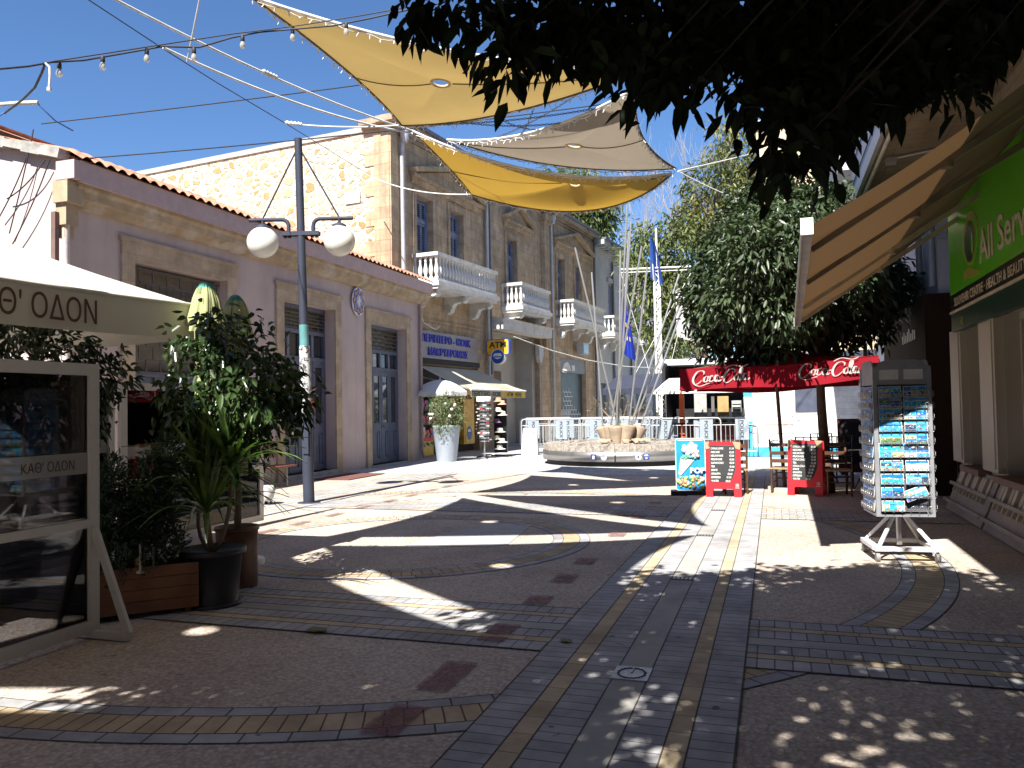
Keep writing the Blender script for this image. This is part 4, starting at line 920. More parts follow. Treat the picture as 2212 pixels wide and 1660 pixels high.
for (x, y, d) in ((128, 136, 8.7), (222, 122, 9.0), (317, 106, 9.3), (419, 104, 9.55), (524, 78, 9.8), (632, 62, 10), (748, 50, 9.85)):
    p = DP(x, y, d); s = MB(); s.lathe([(.02, 0), (.024, -.02), (.024, -.065), (.018, -.07)], 8, p); so = part('socket', s, mCable, LS)
    s = MB(); s.lathe([(.016, -.07), (.03, -.10), (.034, -.125), (.026, -.15), (.004, -.16)], 8, p); part('bulb', s, mBulb, LS)
m = MB(); m.tube([DP(*q) for q in ((96, 142, 8.5), (90, 158, 8.6), (75, 190, 8.9), (50, 215, 9.4), (10, 245, 10))], .014, 5); part('feed_cable', m, mCable, LS)
m = MB(); m.tube([DP(*q) for q in ((98, 137, 8.5), (107, 145, 8.5), (108, 165, 8.5), (106, 190, 8.5))], .012, 5); m.tube([DP(106, 190, 8.5), DP(106, 197, 8.5)], .025, 6); part('loose_lead', m, mRope, LS)

# ================================================================== street lamp
mLamp = M('blue grey painted steel', (.036, .042, .064), .6, .1, .1, spec=.25)
LB = np.array((-7.82, 12.26, 0.0)); LT = np.array((-7.87, 12.1, 6.45))
LP = thing('street_lamp', 'tall blue grey street lamp with two white globes and a stickered foot', 'street lamp', LB)
at = lambda z, dx=0.0, dy=0.0: LB + (LT - LB) * (z / 6.45) + np.array((dx, dy, 0))
arm = np.array((cos(radians(17)), sin(radians(17)), 0))
m = MB(); m.tube([at(0), at(1.55)], .098, 14); m.tube([at(1.55), at(1.62), at(3.0), at(6.45)], [.088, .08, .076, .066], 14); m.lathe([(.2, 0), (.2, .02), (.1, .025)], 16, LB); part('pole', m, mLamp, LP)
st = M('torn white stickers', (.5, .5, .5), .7)
nm, t, p = nodes('stickered paint'); v = coord(t)
c = ramp(t, noise(t, v, 14, 6, .8), [(.47, (.05, .055, .07)), (.50, (.62, .62, .62))]); t.links.new(c, p.inputs['Base Color']); p.inputs['Roughness'].default_value = .6
m = MB(); m.tube([at(1.56), at(2.78)], .0905, 14, cap=False); part('sticker_layer', m, nm, LP)
m = MB(); m.tube([at(2.78), at(3.15)], .0802, 14, cap=False); part('turquoise_band', m, M('turquoise spray', (.10, .26, .27), .5, var=.4, scale=3), LP)
m = MB(); m.fbox(Fr(at(1.1), arm, (arm[1], -arm[0], 0)), -.05, .05, -.22, .22, .085, .115); part('access_hatch', m, mLamp, LP)
mGlobe = M('opal globe', (.68, .68, .62), .18, var=.04)
zc = 4.98
m = MB(); m.fbox(Fr(at(4.76), arm, (arm[1], -arm[0], 0)), -.33, .33, -.035, .035, -.07, .07)
for s in (-1, 1):
    for q in (.2, .28): m.tube([at(4.69) + arm * s * q, at(4.76) + arm * s * q], .03, 6)
part('clamp_bracket', m, mLamp, LP)
for s, name in ((-1, 'a'), (1, 'b')):
    m = MB(); base = at(4.72) + arm * s * .22
    pts_ = [base, base + np.array((0, 0, .18))] + [base + np.array((0, 0, .18)) + arm * s * .12 * (1 - cos(t)) + np.array((0, 0, .12 * sin(t))) for t in np.linspace(.3, pi / 2, 5)] + [base + arm * s * .70 + np.array((0, 0, .30))]
    m.tube(pts_, .036, 10); ar = part('arm', m, mLamp, LP)
    gc = base + arm * s * .46 + np.array((0, 0, -.10))
    m = MB(); m.lathe([(.03, .33), (.03, .42)], 8, gc); m.lathe([(.13, .25), (.12, .285), (.03, .33)], 16, gc); part('globe_cap', m, mLamp, LP)
    m = MB(); m.sphere(gc, .275, 28, 18); part('globe', m, mGlobe, LP)
    m = MB(); m.tube([gc + np.array((0, 0, .42)), at(6.2) + arm * s * .06], .016, 5); part('stay_rod', m, mLamp, LP)

# ================================================================== round plinth with the pole sculpture
FCt = np.array((-4.25, 23.35, 0)); FRd = 2.36
FN = thing('pole_sculpture', 'round steel banded plinth with clay vessels holding tall slanting steel poles', 'sculpture', FCt)
mSS = M('brushed stainless band', (.36, .35, .34), .38, .85, .1, 2, spec=.5)
mCob = M('rough cobble', (.30, .27, .235), .95, var=.4, scale=14, bump=1.0, bscale=9)
m = MB(); m.lathe([(FRd - .12, 0), (FRd - .12, .16)], 72, FCt); part('plinth_foot', m, mDark, FN)
m = MB(); m.lathe([(FRd - .12, .14), (FRd, .14), (FRd, .40), (FRd - .02, .405)], 72, FCt, cap=False); part('steel_band', m, mSS, FN)
m = MB(); g = random.Random(2); n = 74
for i in range(n):
    a = 2 * pi * i / n; F_ = Fr(FCt + np.array((cos(a), sin(a), 0)) * (FRd - .05), (-sin(a), cos(a), 0), (cos(a), sin(a), 0)); h = .57 + g.uniform(-.012, .012); m.fbox(F_, -.095, .095, .40, h, -.2, g.uniform(-.01, .03))
for r in np.arange(FRd - .34, .2, -.19):
    k = int(2 * pi * r / .2)
    for i in range(k):
        a = 2 * pi * (i + .5 * g.random()) / k; F_ = Fr(FCt + np.array((cos(a), sin(a), 0)) * r, (-sin(a), cos(a), 0), (cos(a), sin(a), 0)); m.fbox(F_, -.092, .092, .45, .575 + g.uniform(-.02, .025), -.085, .085)
m.lathe([(.01, .54), (FRd - .1, .54)], 40, FCt, cap=False); part('cobble_top', m, mCob, FN)
m = MB(); af = -1.33
for a in (-1.48, -.2, 1.2, 2.6): m.fbox(Fr(FCt + np.array((cos(a), sin(a), 0)) * FRd, (-sin(a), cos(a), 0), (cos(a), sin(a), 0)), -.02, .02, .13, .41, -.02, .006)
part('band_joint', m, mDark, FN)
for q, c_ in ((-1.73, 0), (-1.61, 1), (-1.22, 2), (-1.13, 3)):
    F_ = Fr(FCt + np.array((cos(q), sin(q), 0)) * (FRd + .001), (-sin(q), cos(q), 0), (cos(q), sin(q), 0)); m = MB()
    if c_ in (1, 2): m.prism(F_, [(.08 * cos(t), .27 + .08 * sin(t)) for t in np.linspace(0, 6.28, 17)[:-1]], .001, .004, 0)
    else: m.fbox(F_, -.08, .08, .19, .35, .001, .004, 1)
    if c_ == 2: m.prism(F_, [(.05 * cos(t) * (1 - .5 * (i % 2)), .27 + .05 * sin(t) * (1 - .5 * (i % 2))) for i, t in enumerate(np.linspace(0, 6.28, 11)[:-1])], .0045, .006, 1)
    if c_ == 3: m.prism(F_, [(-.06, .29), (.06, .29), (.04, .33), (-.04, .33)], .0045, .006, 0); m.prism(F_, [(-.05, .25), (.05, .25), (0, .21)], .0045, .006, 0)
    if c_ == 1: m.fbox(F_, -.07, .05, .29, .32, .0045, .006, 1)
    if c_ == 0: m.fbox(F_, -.03, .03, .22, .31, .0045, .006, 0)
    part('sticker', m, [M('white sticker', (.6, .6, .6), .5), M('navy sticker', (.03, .05, .2), .5)], FN)
mClay = M('pale fired clay', (.33, .26, .19), .9, var=.22, scale=4, bump=.5, bscale=14, stain=.4, staincol=(.27, .20, .14), stainscale=3)
mPole = M('stainless pole', (.5, .5, .48), .3, .75, .06)
def px_at(x, y, dep): return DP(x, y, dep)
ves = [((1312, 968), (1301, 922), .21, 23.0), ((1321, 966), (1315, 919), .22, 22.9), ((1332, 968), (1330, 921), .24, 22.6), ((1349, 968), (1357, 918), .26, 22.6), ((1368, 968), (1383, 921), .24, 22.8), ((1341, 964), (1343, 918), .2, 23.5), ((1356, 963), (1369, 920), .2, 23.5)]
for k, (b_, t_, r_, d_) in enumerate(ves):
    B0 = px_at(*b_, d_); T0 = px_at(*t_, d_); B0[2] = .5
    m = MB(); ax = (T0 - B0); n_ = 9; wob = random.Random(k)
    prof = [(.55, -.1), (.58, .12), (.64, .3), (.72, .5), (.82, .75), (.9, .93), (.88, 1.0), (.76, .98), (.7, .8)]
    L = np.linalg.norm(ax); d = ax / L; s1 = np.cross(d, (0, 1., 0)); s1 /= np.linalg.norm(s1); s2 = np.cross(d, s1)
    m.lathe([(r_ * a, L * z) for a, z in prof], 16, fr=lambda x, y, z, B0=B0, s1=s1, s2=s2, d=d: B0 + s1 * x + s2 * y + d * z, cap=False); part('clay_vessel', m, mClay, FN)
for k in range(8):
    a = wob.uniform(-2.6, -.5); r_ = wob.uniform(.5, 1.1); c0 = np.array((-4.1 + r_ * cos(a), 22.7 + .6 * r_ * sin(a), .56)); m = MB()
    m.add([c0 + np.array((.16 * cos(t) * wob.uniform(.6, 1.2), .12 * sin(t), .03 + wob.uniform(0, .12))) for t in np.linspace(0, 6.28, 8)[:-1]] + [c0 + np.array((0, 0, .16))], [(i, (i + 1) % 7, 7) for i in range(7)]); part('clay_shard', m, mClay, FN)
poles = [((1242, 535), (1333, 916), 23.2), ((1278, 589), (1303, 930), 22.9), ((1354.6, 441), (1331, 925), 23.0), ((1363, 476), (1334, 922), 23.4), ((1340, 542), (1337, 920), 23.1), ((1386, 532.6), (1319, 922), 23.0), ((1398, 578.5), (1358, 922), 22.8), ((1467, 593), (1362, 924), 22.9), ((1488.5, 608), (1366, 924), 23.3), ((1497, 602), (1383, 924), 23.0), ((1358, 500), (1335, 921), 23.5)]
for k, (t_, b_, d_) in enumerate(poles):
    B0 = DP(*b_, d_); T0 = DP(*t_, d_ + .3 * sin(k * 2.1)); dd = B0 - T0; m = MB(); m.tube([T0, B0 + dd * .02], .027, 8); part('steel_pole', m, mPole, FN)

# ================================================================== crowd barriers
mGal = M('galvanised tube', (.42, .43, .44), .42, .35, .1)
mPlate = M('pale grey barrier plate', (.30, .35, .40), .45, .2, .1, 2)
def make_barrier():
    T = thing('crowd_barrier', 'x', 'crowd barrier', (0, 0, 0), 'crowd barriers stored behind the round plinth')
    w, z0, z1 = 1.05, .17, 1.22
    m = MB(); pth = [(-w, 0, z0)]
    for (cx, cz, a0) in ((-w + .12, z1 - .12, pi), (w - .12, z1 - .12, pi / 2)): pth += [(cx + .12 * cos(a0 - t), 0, cz + .12 * sin(a0 - t)) for t in np.linspace(0, pi / 2, 5)]
    pth += [(w, 0, z0)]; m.tube(pth, .021, 8); m.tube([(-w, 0, z0 + .02), (w, 0, z0 + .02)], .017, 6); m.tube([(-w, 0, z1 - .22), (w, 0, z1 - .22)], .012, 6); part('frame', m, mGal, T, local=True)
    m = MB()
    for i in range(1, 16):
        x = -w + 2 * w * i / 16; m.tube([(x, 0, z0 + .02), (x, 0, z1 - .22 if abs(x) < 1.1 else z1)], .010, 5, cap=False)
    part('bars', m, mGal, T, local=True)
    for s in (-1, 1):
        m = MB(); x = s * .72; m.tube([(x, -.30, .015), (x, -.02, z0 + .02), (x, .02, z0 + .02), (x, .30, .015)], .016, 6); part('foot', m, mGal, T, local=True)
    for x in (-.62, .62):
        m = MB(); m.fbox(Fr((x, -.02, .86), (1, 0, 0), (0, -1, 0)), -.2, .2, -.32, .32, 0, .006); pl = part('plate', m, mPlate, T, local=True)
        m = MB(); textmb(m, 'POLICE', Fr((x - .05, -.0265, .86), (0, 0, -1), (0, -1, 0), (1, 0, 0)), .10, 0, .002, width=.55, bold=.02); part('lettering', m, mDark, pl, local=True)
    return T
B0_ = make_barrier(); g = random.Random(3)
spots = [(-7.5, 27.2, .12), (-6.35, 26.6, -.08), (-5.3, 27.3, .05), (-4.4, 26.7, .02), (-3.5, 27.5, -.12), (-2.7, 26.8, .1), (-1.9, 27.0, -.06), (-6.9, 28.3, -.15), (-4.9, 28.4, .2), (-3.1, 28.4, -.2), (-8.6, 30.5, .35), (-6.0, 29.6, 0.0), (-7.9, 27.9, .9), (-1.2, 28.6, .15), (-3.75, 25.75, .05), (-2.6, 25.2, -.04), (-1.55, 25.3, .06)]
for k, (x, y, r) in enumerate(spots):
    o = B0_ if k == 0 else copy_tree(B0_)
    place(o, (x, y, 0), r, ['grey police barrier at the front left end of the row behind the plinth', 'front row police barrier just behind the left of the plinth', 'front row police barrier left of the clay vessels', 'front row police barrier directly behind the clay vessels', 'front row police barrier right of the clay vessels', 'front row police barrier in front of the flagpole foot', 'front row police barrier at the right end, behind the ice cream sign',
        'second row police barrier near the left end', 'second row police barrier behind the clay vessels', 'second row police barrier behind the flagpole side', 'lone police barrier standing left in the shaded passage front', 'highest standing police barrier at the back of the row', 'police barrier turned end on beside the white ATM board', 'police barrier in the shade of the cafe awning', 'police barrier left in front of the cafe hatch near the mast', 'police barrier across the middle of the cafe hatch', 'police barrier at the cyan post of the white kiosk'][k])
# ================================================================== flag mast
FM = thing('flag_mast', 'white lattice flag mast with a crossbar and three limp flags', 'flag mast', (-4.55, 33.8, 0))
mWh = M('white painted steel', (.72, .72, .70), .4)
FO = np.array((-4.55, 33.8, 0)); xa = np.array((cos(radians(18)), sin(radians(18)), 0))
m = MB()
for dx in (-.11, .11): m.tube([FO + xa * dx, FO + xa * dx + np.array((0, 0, 7.4))], .05, 6)
m.tube([FO + np.array((0, .1, 0)), FO + np.array((0, .1, 9.15))], .05, 6)
for i in range(26): m.tube([FO + xa * (.1 if i % 2 else -.1) + np.array((0, 0, .28 * i)), FO + xa * (-.1 if i % 2 else .1) + np.array((0, 0, .28 * (i + 1)))], .02, 5)
part('mast', m, mWh, FM)
m = MB(); AL = FO - xa * 1.55 + np.array((0, 0, 7.42)); AR = FO + xa * 1.6 + np.array((0, 0, 7.5)); m.tube([AL, AR], .04, 6); m.tube([AL + np.array((0, 0, -.14)), AR + np.array((0, 0, -.14))], .02, 6); part('crossbar', m, mWh, FM)
m = MB()
for s, e in ((AL, -2.0), (AR, -1.0)): m.tube([s, FO + np.array((0, 0, 1.5))], .012, 5); m.tube([s, FO + xa * e + np.array((0, 0, 3.0))], .012, 5) if s is AR else None
part('halyard', m, mRope, FM)
def limp(top, h, wd, mats, stripes, seed):
    g = random.Random(seed); P = []; mi = []
    nx, nz = 10, 14
    for i in range(nz + 1):
        t = i / nz; row = []
        for j in range(nx + 1):
            s = j / nx; x = wd * s * (.35 + .65 * t ** .7) ; fold = .12 * sin(s * 9 + t * 2.5 + seed) * (.4 + s)
            row.append(np.array(top) + xa * (x - .05) + np.array((0, fold, -h * t - .5 * s * h * .35 + .04 * sin(7 * s + seed))))
        P.append(row)
    m = MB()
    for i in range(nz):
        for j in range(nx): m.add([P[i][j], P[i][j + 1], P[i + 1][j + 1], P[i + 1][j]], [(0, 1, 2, 3)], stripes(i / nz, j / nx), None, True)
    return m
mFB = clothmat('flag blue', (.03, .075, .28), .25); mFW = clothmat('flag white', (.7, .7, .7), .3); mFE = clothmat('flag royal blue', (.02, .045, .33), .25); mFY = clothmat('flag yellow', (.8, .6, .05), .2); mFO = clothmat('flag copper', (.6, .32, .05), .2)
part('flag', limp(FO + np.array((-.2, -.12, 8.9)), 1.9, .55, 0, lambda t, s: 1 if (t > .6 and int(s * 9) % 4 == 1) else 0, 1), [mFB, mFW], FM, 'blue and white flag hanging at the mast head')
part('flag', limp(AL + np.array((.05, -.05, -.9)), 2.6, .6, 0, lambda t, s: 1 if (int(t * 14) in (3, 6, 9) and int(s * 10) in (4, 7)) else 0, 2), [mFE, mFY], FM, 'deep blue flag with gold stars hanging from the left arm')
part('flag', limp(AR + np.array((-.75, -.05, -.7)), 2.2, .8, 0, lambda t, s: 1 if (.35 < t < .5 and .4 < s < .6) else 0, 3), [mFW, mFO], FM, 'white flag hanging from the right arm')
# ================================================================== right hand shop
FR = Fr((2.7, 0, 0), (0, -1, 0), (-1, 0, 0))      # u runs towards the camera (u = -Y)
def tilewall():
    return brickmat('beige facade tiles', (.27, .225, .165), (.30, .25, .185), (.17, .14, .105), .6, .4, .006, 0.0, stain=.2, bump=.2)
mTileW = tilewall()
mCream = M('cream painted frame', (.44, .40, .33), .55, var=.05, scale=2)
mWhiteW = M('white rendered wall', (.50, .51, .545), .85, var=.06, scale=1, bump=.1)
mBrown = M('dark brown cladding', (.042, .024, .016), .85, var=.15, scale=2, spec=.08)
mBrSill = M('red brown sill', (.16, .085, .06), .5)
RB = thing('souvenir_shop', 'beige tiled shop building with cream framed windows under the awning', 'building', (5, 8, 0))
w = MB(); openings(w, FR, -14.0, 6, 0, 9.5, [(-13.0, -11.95, .66, 2.68), (-11.15, -9.1, .66, 2.68), (-8.3, -5.5, .66, 2.68), (-4.5, -1.0, .66, 2.68)], .35, 1)
part('wall', w, [mTileW, mCream], RB)
w = MB(); w.fbox(FR, -14.0, 6, 4.55, 9.5, .003, .02); part('upper_tiles', w, mTileW, RB)
w = MB(); w.fbox(Fr((2.7, 14.0, 0), (1, 0, 0), (0, 1, 0)), 0, 10, 0, 9.5, -.3, -.01); w.fbox(FR, -14, 6, 9.5, 9.7, -9, .15); part('roof', w, mRend, RB)
for (u0, u1) in ((-13.75, -13.0), (-11.95, -11.15), (-9.1, -8.3), (-5.5, -4.5)):
    m = MB(); m.fbox(FR, u0 + .02, u1 - .02, .7, 2.66, .003, .10); m.fbox(FR, u0 + .1, u1 - .1, .75, 2.6, .101, .115); part('window_post', m, mCream, RB)
for (u0, u1) in ((-13.0, -11.95), (-11.15, -9.1), (-8.3, -5.5), (-4.5, -1)):
    m = MB(); m.fbox(FR, u0 - .02, u1 + .02, .60, .68, -.3, .16); part('window_sill', m, mBrSill, RB)
    m = MB(); m.fbox(FR, u0 + .01, u1 - .01, .69, 2.67, -.26, -.24); part('window_glass', m, M('shop window glass', (.03, .03, .033), .03, spec=1.0), RB)
    m = MB(); m.fbox(FR, u0, u0 + .06, .69, 2.67, -.239, -.18); m.fbox(FR, u1 - .06, u1, .69, 2.67, -.239, -.18); m.fbox(FR, u0 + .06, u1 - .06, 2.58, 2.67, -.239, -.18); part('window_frame', m, mCream, RB)
mFas = M('pale blue fascia panel', (.42, .45, .52), .6, var=.05)
m = MB(); m.box(1.56, 2.69, -6, 16.0, 5.32, 9.4, 0); part('upper_floor', m, mTileW, RB)
m = MB(); m.fbox(Fr((1.56, 0, 0), (0, -1, 0), (-1, 0, 0)), -16.0, 6, 5.30, 6.35, .002, .06); part('fascia', m, mFas, RB)
for z in (5.62, 5.98): m = MB(); m.fbox(Fr((1.56, 0, 0), (0, -1, 0), (-1, 0, 0)), -16.0, 6, z, z + .03, .061, .066); part('fascia_joint', m, mDark, RB)
for k, zz in enumerate((13.2, 14.6)): m = MB(); m.tube([(1.75 + .25 * k, zz, 5.29), (2.6, zz - .4, 5.29)], .022, 6); m.box(1.72 + .25 * k, 1.86 + .25 * k, zz - .08, zz + .08, 5.22, 5.31); part('soffit_conduit', m, mPipeG, RB)
m = MB(); m.tube([(1.62, 15.2, 5.28), (1.62, 9.0, 5.28)], .03, 6); part('soffit_pipe', m, mWh, RB)
# fascia sign
SG = thing('shop_sign', 'bright green fascia sign reading All Ser with a souvenir centre strip', 'sign', (2.58, 9, 2.6))
FSg = Fr((2.60, 0, 0), (0, -1, 0), (-1, 0, 0))
mGreen = M('bright green acrylic', (.12, .50, .02), .25, var=.05, scale=1); mDkG = M('dark green strip', (.015, .05, .035), .3); mBlk = M('black strip', (.012, .014, .013), .35); mCrm = M('cream letters', (.62, .54, .40), .4); mGold = M('olive gold print', (.34, .33, .06), .4)
m = MB(); m.fbox(FSg, -13.25, -3.0, 3.16, 4.42, -.05, .06, 0); m.fbox(FSg, -13.25, -3.0, 2.92, 3.159, -.05, .062, 1); m.fbox(FSg, -13.25, -3.0, 2.885, 2.919, -.05, .075, 2); m.fbox(FSg, -13.24, -3.0, 2.62, 2.884, -.05, .058, 3)
part('sign_board', m, [mGreen, mBlk, mCrm, mDkG], SG)
m = MB(); textmb(m, 'All Services', Fr(FSg(-11.40, 3.34, .063), FSg.U, FSg.N), .42, 0, .012, center=False, bold=.004, sx=1.08); part('lettering', m, mCrm, SG)
m = MB(); textmb(m, 'SOUVENIR CENTRE · HEALTH & BEAUTY', Fr(FSg(-12.95, 2.975, .065), FSg.U, FSg.N), .125, 0, .006, center=False, bold=.012, sx=1.12); part('lettering', m, mCrm, SG)
m = MB()
c0 = (-11.86, 3.74)
def ellp(rx, ry, dx=0, dy=0, n=40): return [(c0[0] + dx + rx * cos(t), c0[1] + dy + ry * sin(t)) for t in np.linspace(0, 2 * pi, n + 1)[:-1]]
m.prism(FSg, ellp(.42, .37), .061, .066, 1); m.prism(FSg, ellp(.38, .335, .03, -.05), .0665, .069, 2); m.prism(FSg, ellp(.31, .30, -.02, -.04), .0695, .073, 1); m.prism(FSg, ellp(.27, .27, -.02, -.03), .0735, .076, 0); m.prism(FSg, ellp(.07, .15, .13, -.08), .0765, .079, 2)
part('leaf_logo', m, [mDkG, mGold, mGreen], SG)
m = MB(); m.prism(FSg, [(c0[0] - .5 + .1 * t + .35 * (t / 6) ** 2, 3.25 + .02 * sin(t)) for t in range(7)] + [(c0[0] - .2, 3.4), (c0[0] - .45, 3.36)], .061, .064); part('logo_swash', m, mGold, SG)
m = MB(); textmb(m, '42', Fr(FSg(-12.55, 2.68, .06), FSg.U, FSg.N), .11, 0, .004, bold=.01); part('lettering', m, mGold, SG)
# awning over the shop
mAwn = clothmat('ochre awning cloth', (.235, .16, .10), .10, (.36, .20, .085), 140, var=.05)
AW = thing('shop_awning', 'ochre fabric awning with folding arms over the souvenir shop', 'awning', (1.5, 10, 3.2))
An, Af = np.array((.30, 7.0, 3.06)), np.array((.38, 12.95, 2.86)); Wn, Wf = np.array((2.62, 7.0, 4.60)), np.array((2.62, 12.95, 4.44))
P = []
for i in range(13):
    t = i / 12; a = Wn + (An - Wn) * t; b = Wf + (Af - Wf) * t; s = np.array((0, 0, -.10 * sin(pi * t))); P.append([a + (b - a) * q + s for q in np.linspace(0, 1, 9)])
m = MB(); m.grid(P); part('canopy', m, mAwn, AW)
m = MB(); fb = Af - An; m.beam(An - fb * .004, Af + fb * .004, .09, .12); part('front_bar', m, M('pale aluminium bar', (.42, .41, .38), .45, .2), AW)
m = MB(); m.beam(An - fb * .0085, An - fb * .0045, .10, .14); part('end_cap', m, mWh, AW); m = MB(); m.beam(Af + fb * .0045, Af + fb * .0085, .10, .14); part('end_cap', m, mWh, AW)
m = MB(); n_ = 24; top = [An + fb * (i / n_) + np.array((-.03, 0, -.06)) for i in range(n_ + 1)]
m.grid([top, [p + np.array((-.01, 0, -.16 - .02 * (i % 2))) for i, p in enumerate(top)]], 0); part('valance', m, mAwn, AW)
mArm = M('taupe awning arm', (.20, .155, .11), .5); mArmL = M('cream awning arm', (.42, .34, .24), .5)
for (t_, mt) in ((.13, mArm), (.42, mArm), (.74, mArmL), (.95, mArmL)):
    f0 = An + fb * t_ + np.array((.06, 0, -.02)); w0 = Wn + (Wf - Wn) * t_ + np.array((0, 0, -.22)); el_ = f0 * .5 + w0 * .5 + np.array((0, 0, .02))
    m = MB(); m.beam(f0, el_, .07, .05); m.beam(el_, w0, .09, .06); m.tube([el_ + np.array((0, 0, -.06)), el_ + np.array((0, 0, .06))], .055, 10); m.tube([f0, An + fb * t_], .03, 6); part('folding_arm', m, mt, AW)
m = MB(); m.tube([Wn + np.array((0, -.1, .03)), Wf + np.array((0, .1, .03))], .07, 10); part('roller', m, mCream, AW)
# brown fascia volume and white house beyond the shop
WB = thing('white_house', 'white fronted building with a brown clad ground floor past the shop', 'building', (5, 19, 0))
m = MB(); m.box(2.75, 9, 15.25, 24.0, 0, 9.2); m.box(3.7, 9, 14.02, 15.249, 0, 9.2); part('wall', m, mWhiteW, WB)
m = MB(); m.box(2.5, 2.749, 15.15, 20.5, 0, 3.45); m.box(2.749, 3.69, 15.15, 15.249, 0, 3.45); part('brown_cladding', m, mBrown, WB)
for x in (0,): 
    FBn = Fr((2.498, 0, 0), (0, -1, 0), (-1, 0, 0))
    for i, hgt in enumerate((.16, .22, .15, .2, .24, .14, .19, .17)): m = MB(); m.fbox(FBn, -17.6 + i * .2, -17.53 + i * .2, 2.75, 2.75 + hgt, 0, .01); part('metal_letter', m, M('steel lettering', (.4, .4, .4), .4, .4), WB)
m = MB(); m.box(1.4, 2.74, 17.6, 24, 6.4, 6.62, 0); m.box(1.4, 1.5, 17.6, 24, 6.62, 7.5, 1); m.box(1.5, 2.74, 17.6, 17.7, 6.62, 7.5, 1); part('balcony', m, [mWhiteW, M('grey green balcony panel', (.25, .31, .31), .6)], WB)
m = MB(); m.box(1.5, 2.74, 17.5, 23.8, 9.2, 9.5, 0); part('roof', m, mWhiteW, WB)
for y in (15.4, 16.6): 
    m = MB(); m.tube([(2.68, y, 3.6), (2.68, y, 9.2)], .06, 8); part('downpipe', m, mPipeG, WB)
m = MB()
for i in range(5): m.box(2.76 + i * .16, 2.9 + i * .16, 15.2, 15.248, 4.4, 9.1)
part('louvre_panel', m, M('pale blue louvre', (.45, .48, .58), .5), WB)
# tan block closing the view and its upper part
TB = thing('tan_stone_block', 'tall pale sandstone building closing the view behind the white kiosk', 'building', (5, 33, 0))
mTan = brickmat('pale tan block', (.55, .44, .29), (.62, .50, .34), (.46, .37, .26), 1.1, .55, .012, .5, stain=.25, bump=.3, uv=True)
FT = Fr((0, 30.5, 0), (1, 0, 0), (0, -1, 0))
m = MB(); openings(m, FT, -.35, 12, 0, 11.8, [(1.4, 2.6, 4.6, 6.4), (4.5, 5.7, 4.6, 6.4)], .25, 0); FT2 = Fr((-.35, 30.5, 0), (0, -1, 0), (-1, 0, 0)); m.quad(FT2(0, 0), FT2(-9, 0), FT2(-9, 11.8), FT2(0, 11.8), 0, [(0, 0), (9, 0), (9, 11.8), (0, 11.8)]); part('wall', m, mTan, TB)
m = MB(); m.fbox(FT, -.5, 12, 11.8, 12.05, -9, .15); part('roof_coping', m, mWhiteS, TB)
for h in ((1.4, 2.6, 4.6, 6.4), (4.5, 5.7, 4.6, 6.4)):
    m = MB(); m.fbox(FT, h[0], h[1], h[2], h[3], -.24, -.2); part('window_shutter', m, mGreyD, TB)

# ================================================================== white kiosk at the back
FK = Fr((0, 25.6, 0), (1, 0, 0), (0, -1, 0))
mWK = brickmat('white boarded wall', (.68, .68, .68), (.71, .71, .71), (.52, .52, .52), 3.0, .18, .006, 0, stain=.06, bump=.3)
mCyan = M('cyan painted trim', (.05, .36, .62), .5)
WK = thing('white_kiosk', 'white boarded kiosk with cyan trim, dark window and a serving hatch', 'kiosk', (.8, 26.5, 0))
m = MB(); openings(m, FK, -.62, 6, 0.02, 2.95, [(2.55, 3.35, 1.05, 2.15)], .1, 0); m.quad(FK(-.62, 2.95), FK(6, 2.95), FK(6, 2.95, -3), FK(-.62, 2.95, -3)); m.quad(FK(-.62, 0), FK(-.62, 0, -3), FK(-.62, 2.95, -3), FK(-.62, 2.95)); part('wall', m, mWK, WK)
m = MB(); m.fbox(FK, -.7, 6, 2.95, 3.15, -3, .35); part('roof', m, mWhiteW, WK)
m = MB(); m.fbox(FK, -.63, 6, .02, .30, .002, .04, 0); m.fbox(FK, -.88, -.63, .02, 1.1, -.2, .03, 0); m.fbox(FK, -.88, -.63, 1.1, 1.85, -.2, .025, 1); m.fbox(FK, -.88, -.63, 1.85, 2.3, -.2, .03, 0); part('corner_post', m, [mCyan, mWK], WK)
m = MB()
g = random.Random(1)
for i in range(14): z = 1.12 + i * .05; m.fbox(FK, -.9 + g.uniform(0, .05), -.68 - g.uniform(0, .06), z, z + .02, .0255, .028)
part('painted_scrawl', m, M('grey print lines', (.5, .5, .5), .7), WK)
m = MB(); m.fbox(FK, .62, 1.42, 1.35, 2.6, .002, .05, 0); m.fbox(FK, .58, 1.46, 1.31, 2.64, .001, .03, 1); part('dark_panel', m, [M('slate blue panel', (.07, .08, .115), .35), mWh], WK)
m = MB(); m.fbox(FK, .5, .55, .3, 2.7, .002, .012); m.fbox(FK, 1.53, 1.58, .3, 2.7, .002, .012); m.tube([FK(.62, 1.2, .02), FK(.62, 1.2, .07), FK(.74, 1.18, .07)], .014, 5); part('door_outline', m, M('pale door edge', (.5, .5, .5), .5), WK)
m = MB(); m.fbox(FK, 2.55, 3.35, 1.05, 2.15, -.1, -.06, 0); part('window_pane', m, M('blue grey pane', (.13, .19, .23), .15), WK)
m = MB(); 
for (a, b, c, d) in ((2.5, 3.4, 1.0, 1.06), (2.5, 3.4, 2.14, 2.2), (2.5, 2.56, 1.06, 2.14), (3.34, 3.4, 1.06, 2.14), (2.56, 3.34, 1.82, 1.85)): m.fbox(FK, a, b, c, d, -.05, .03)
part('window_frame', m, mWh, WK)
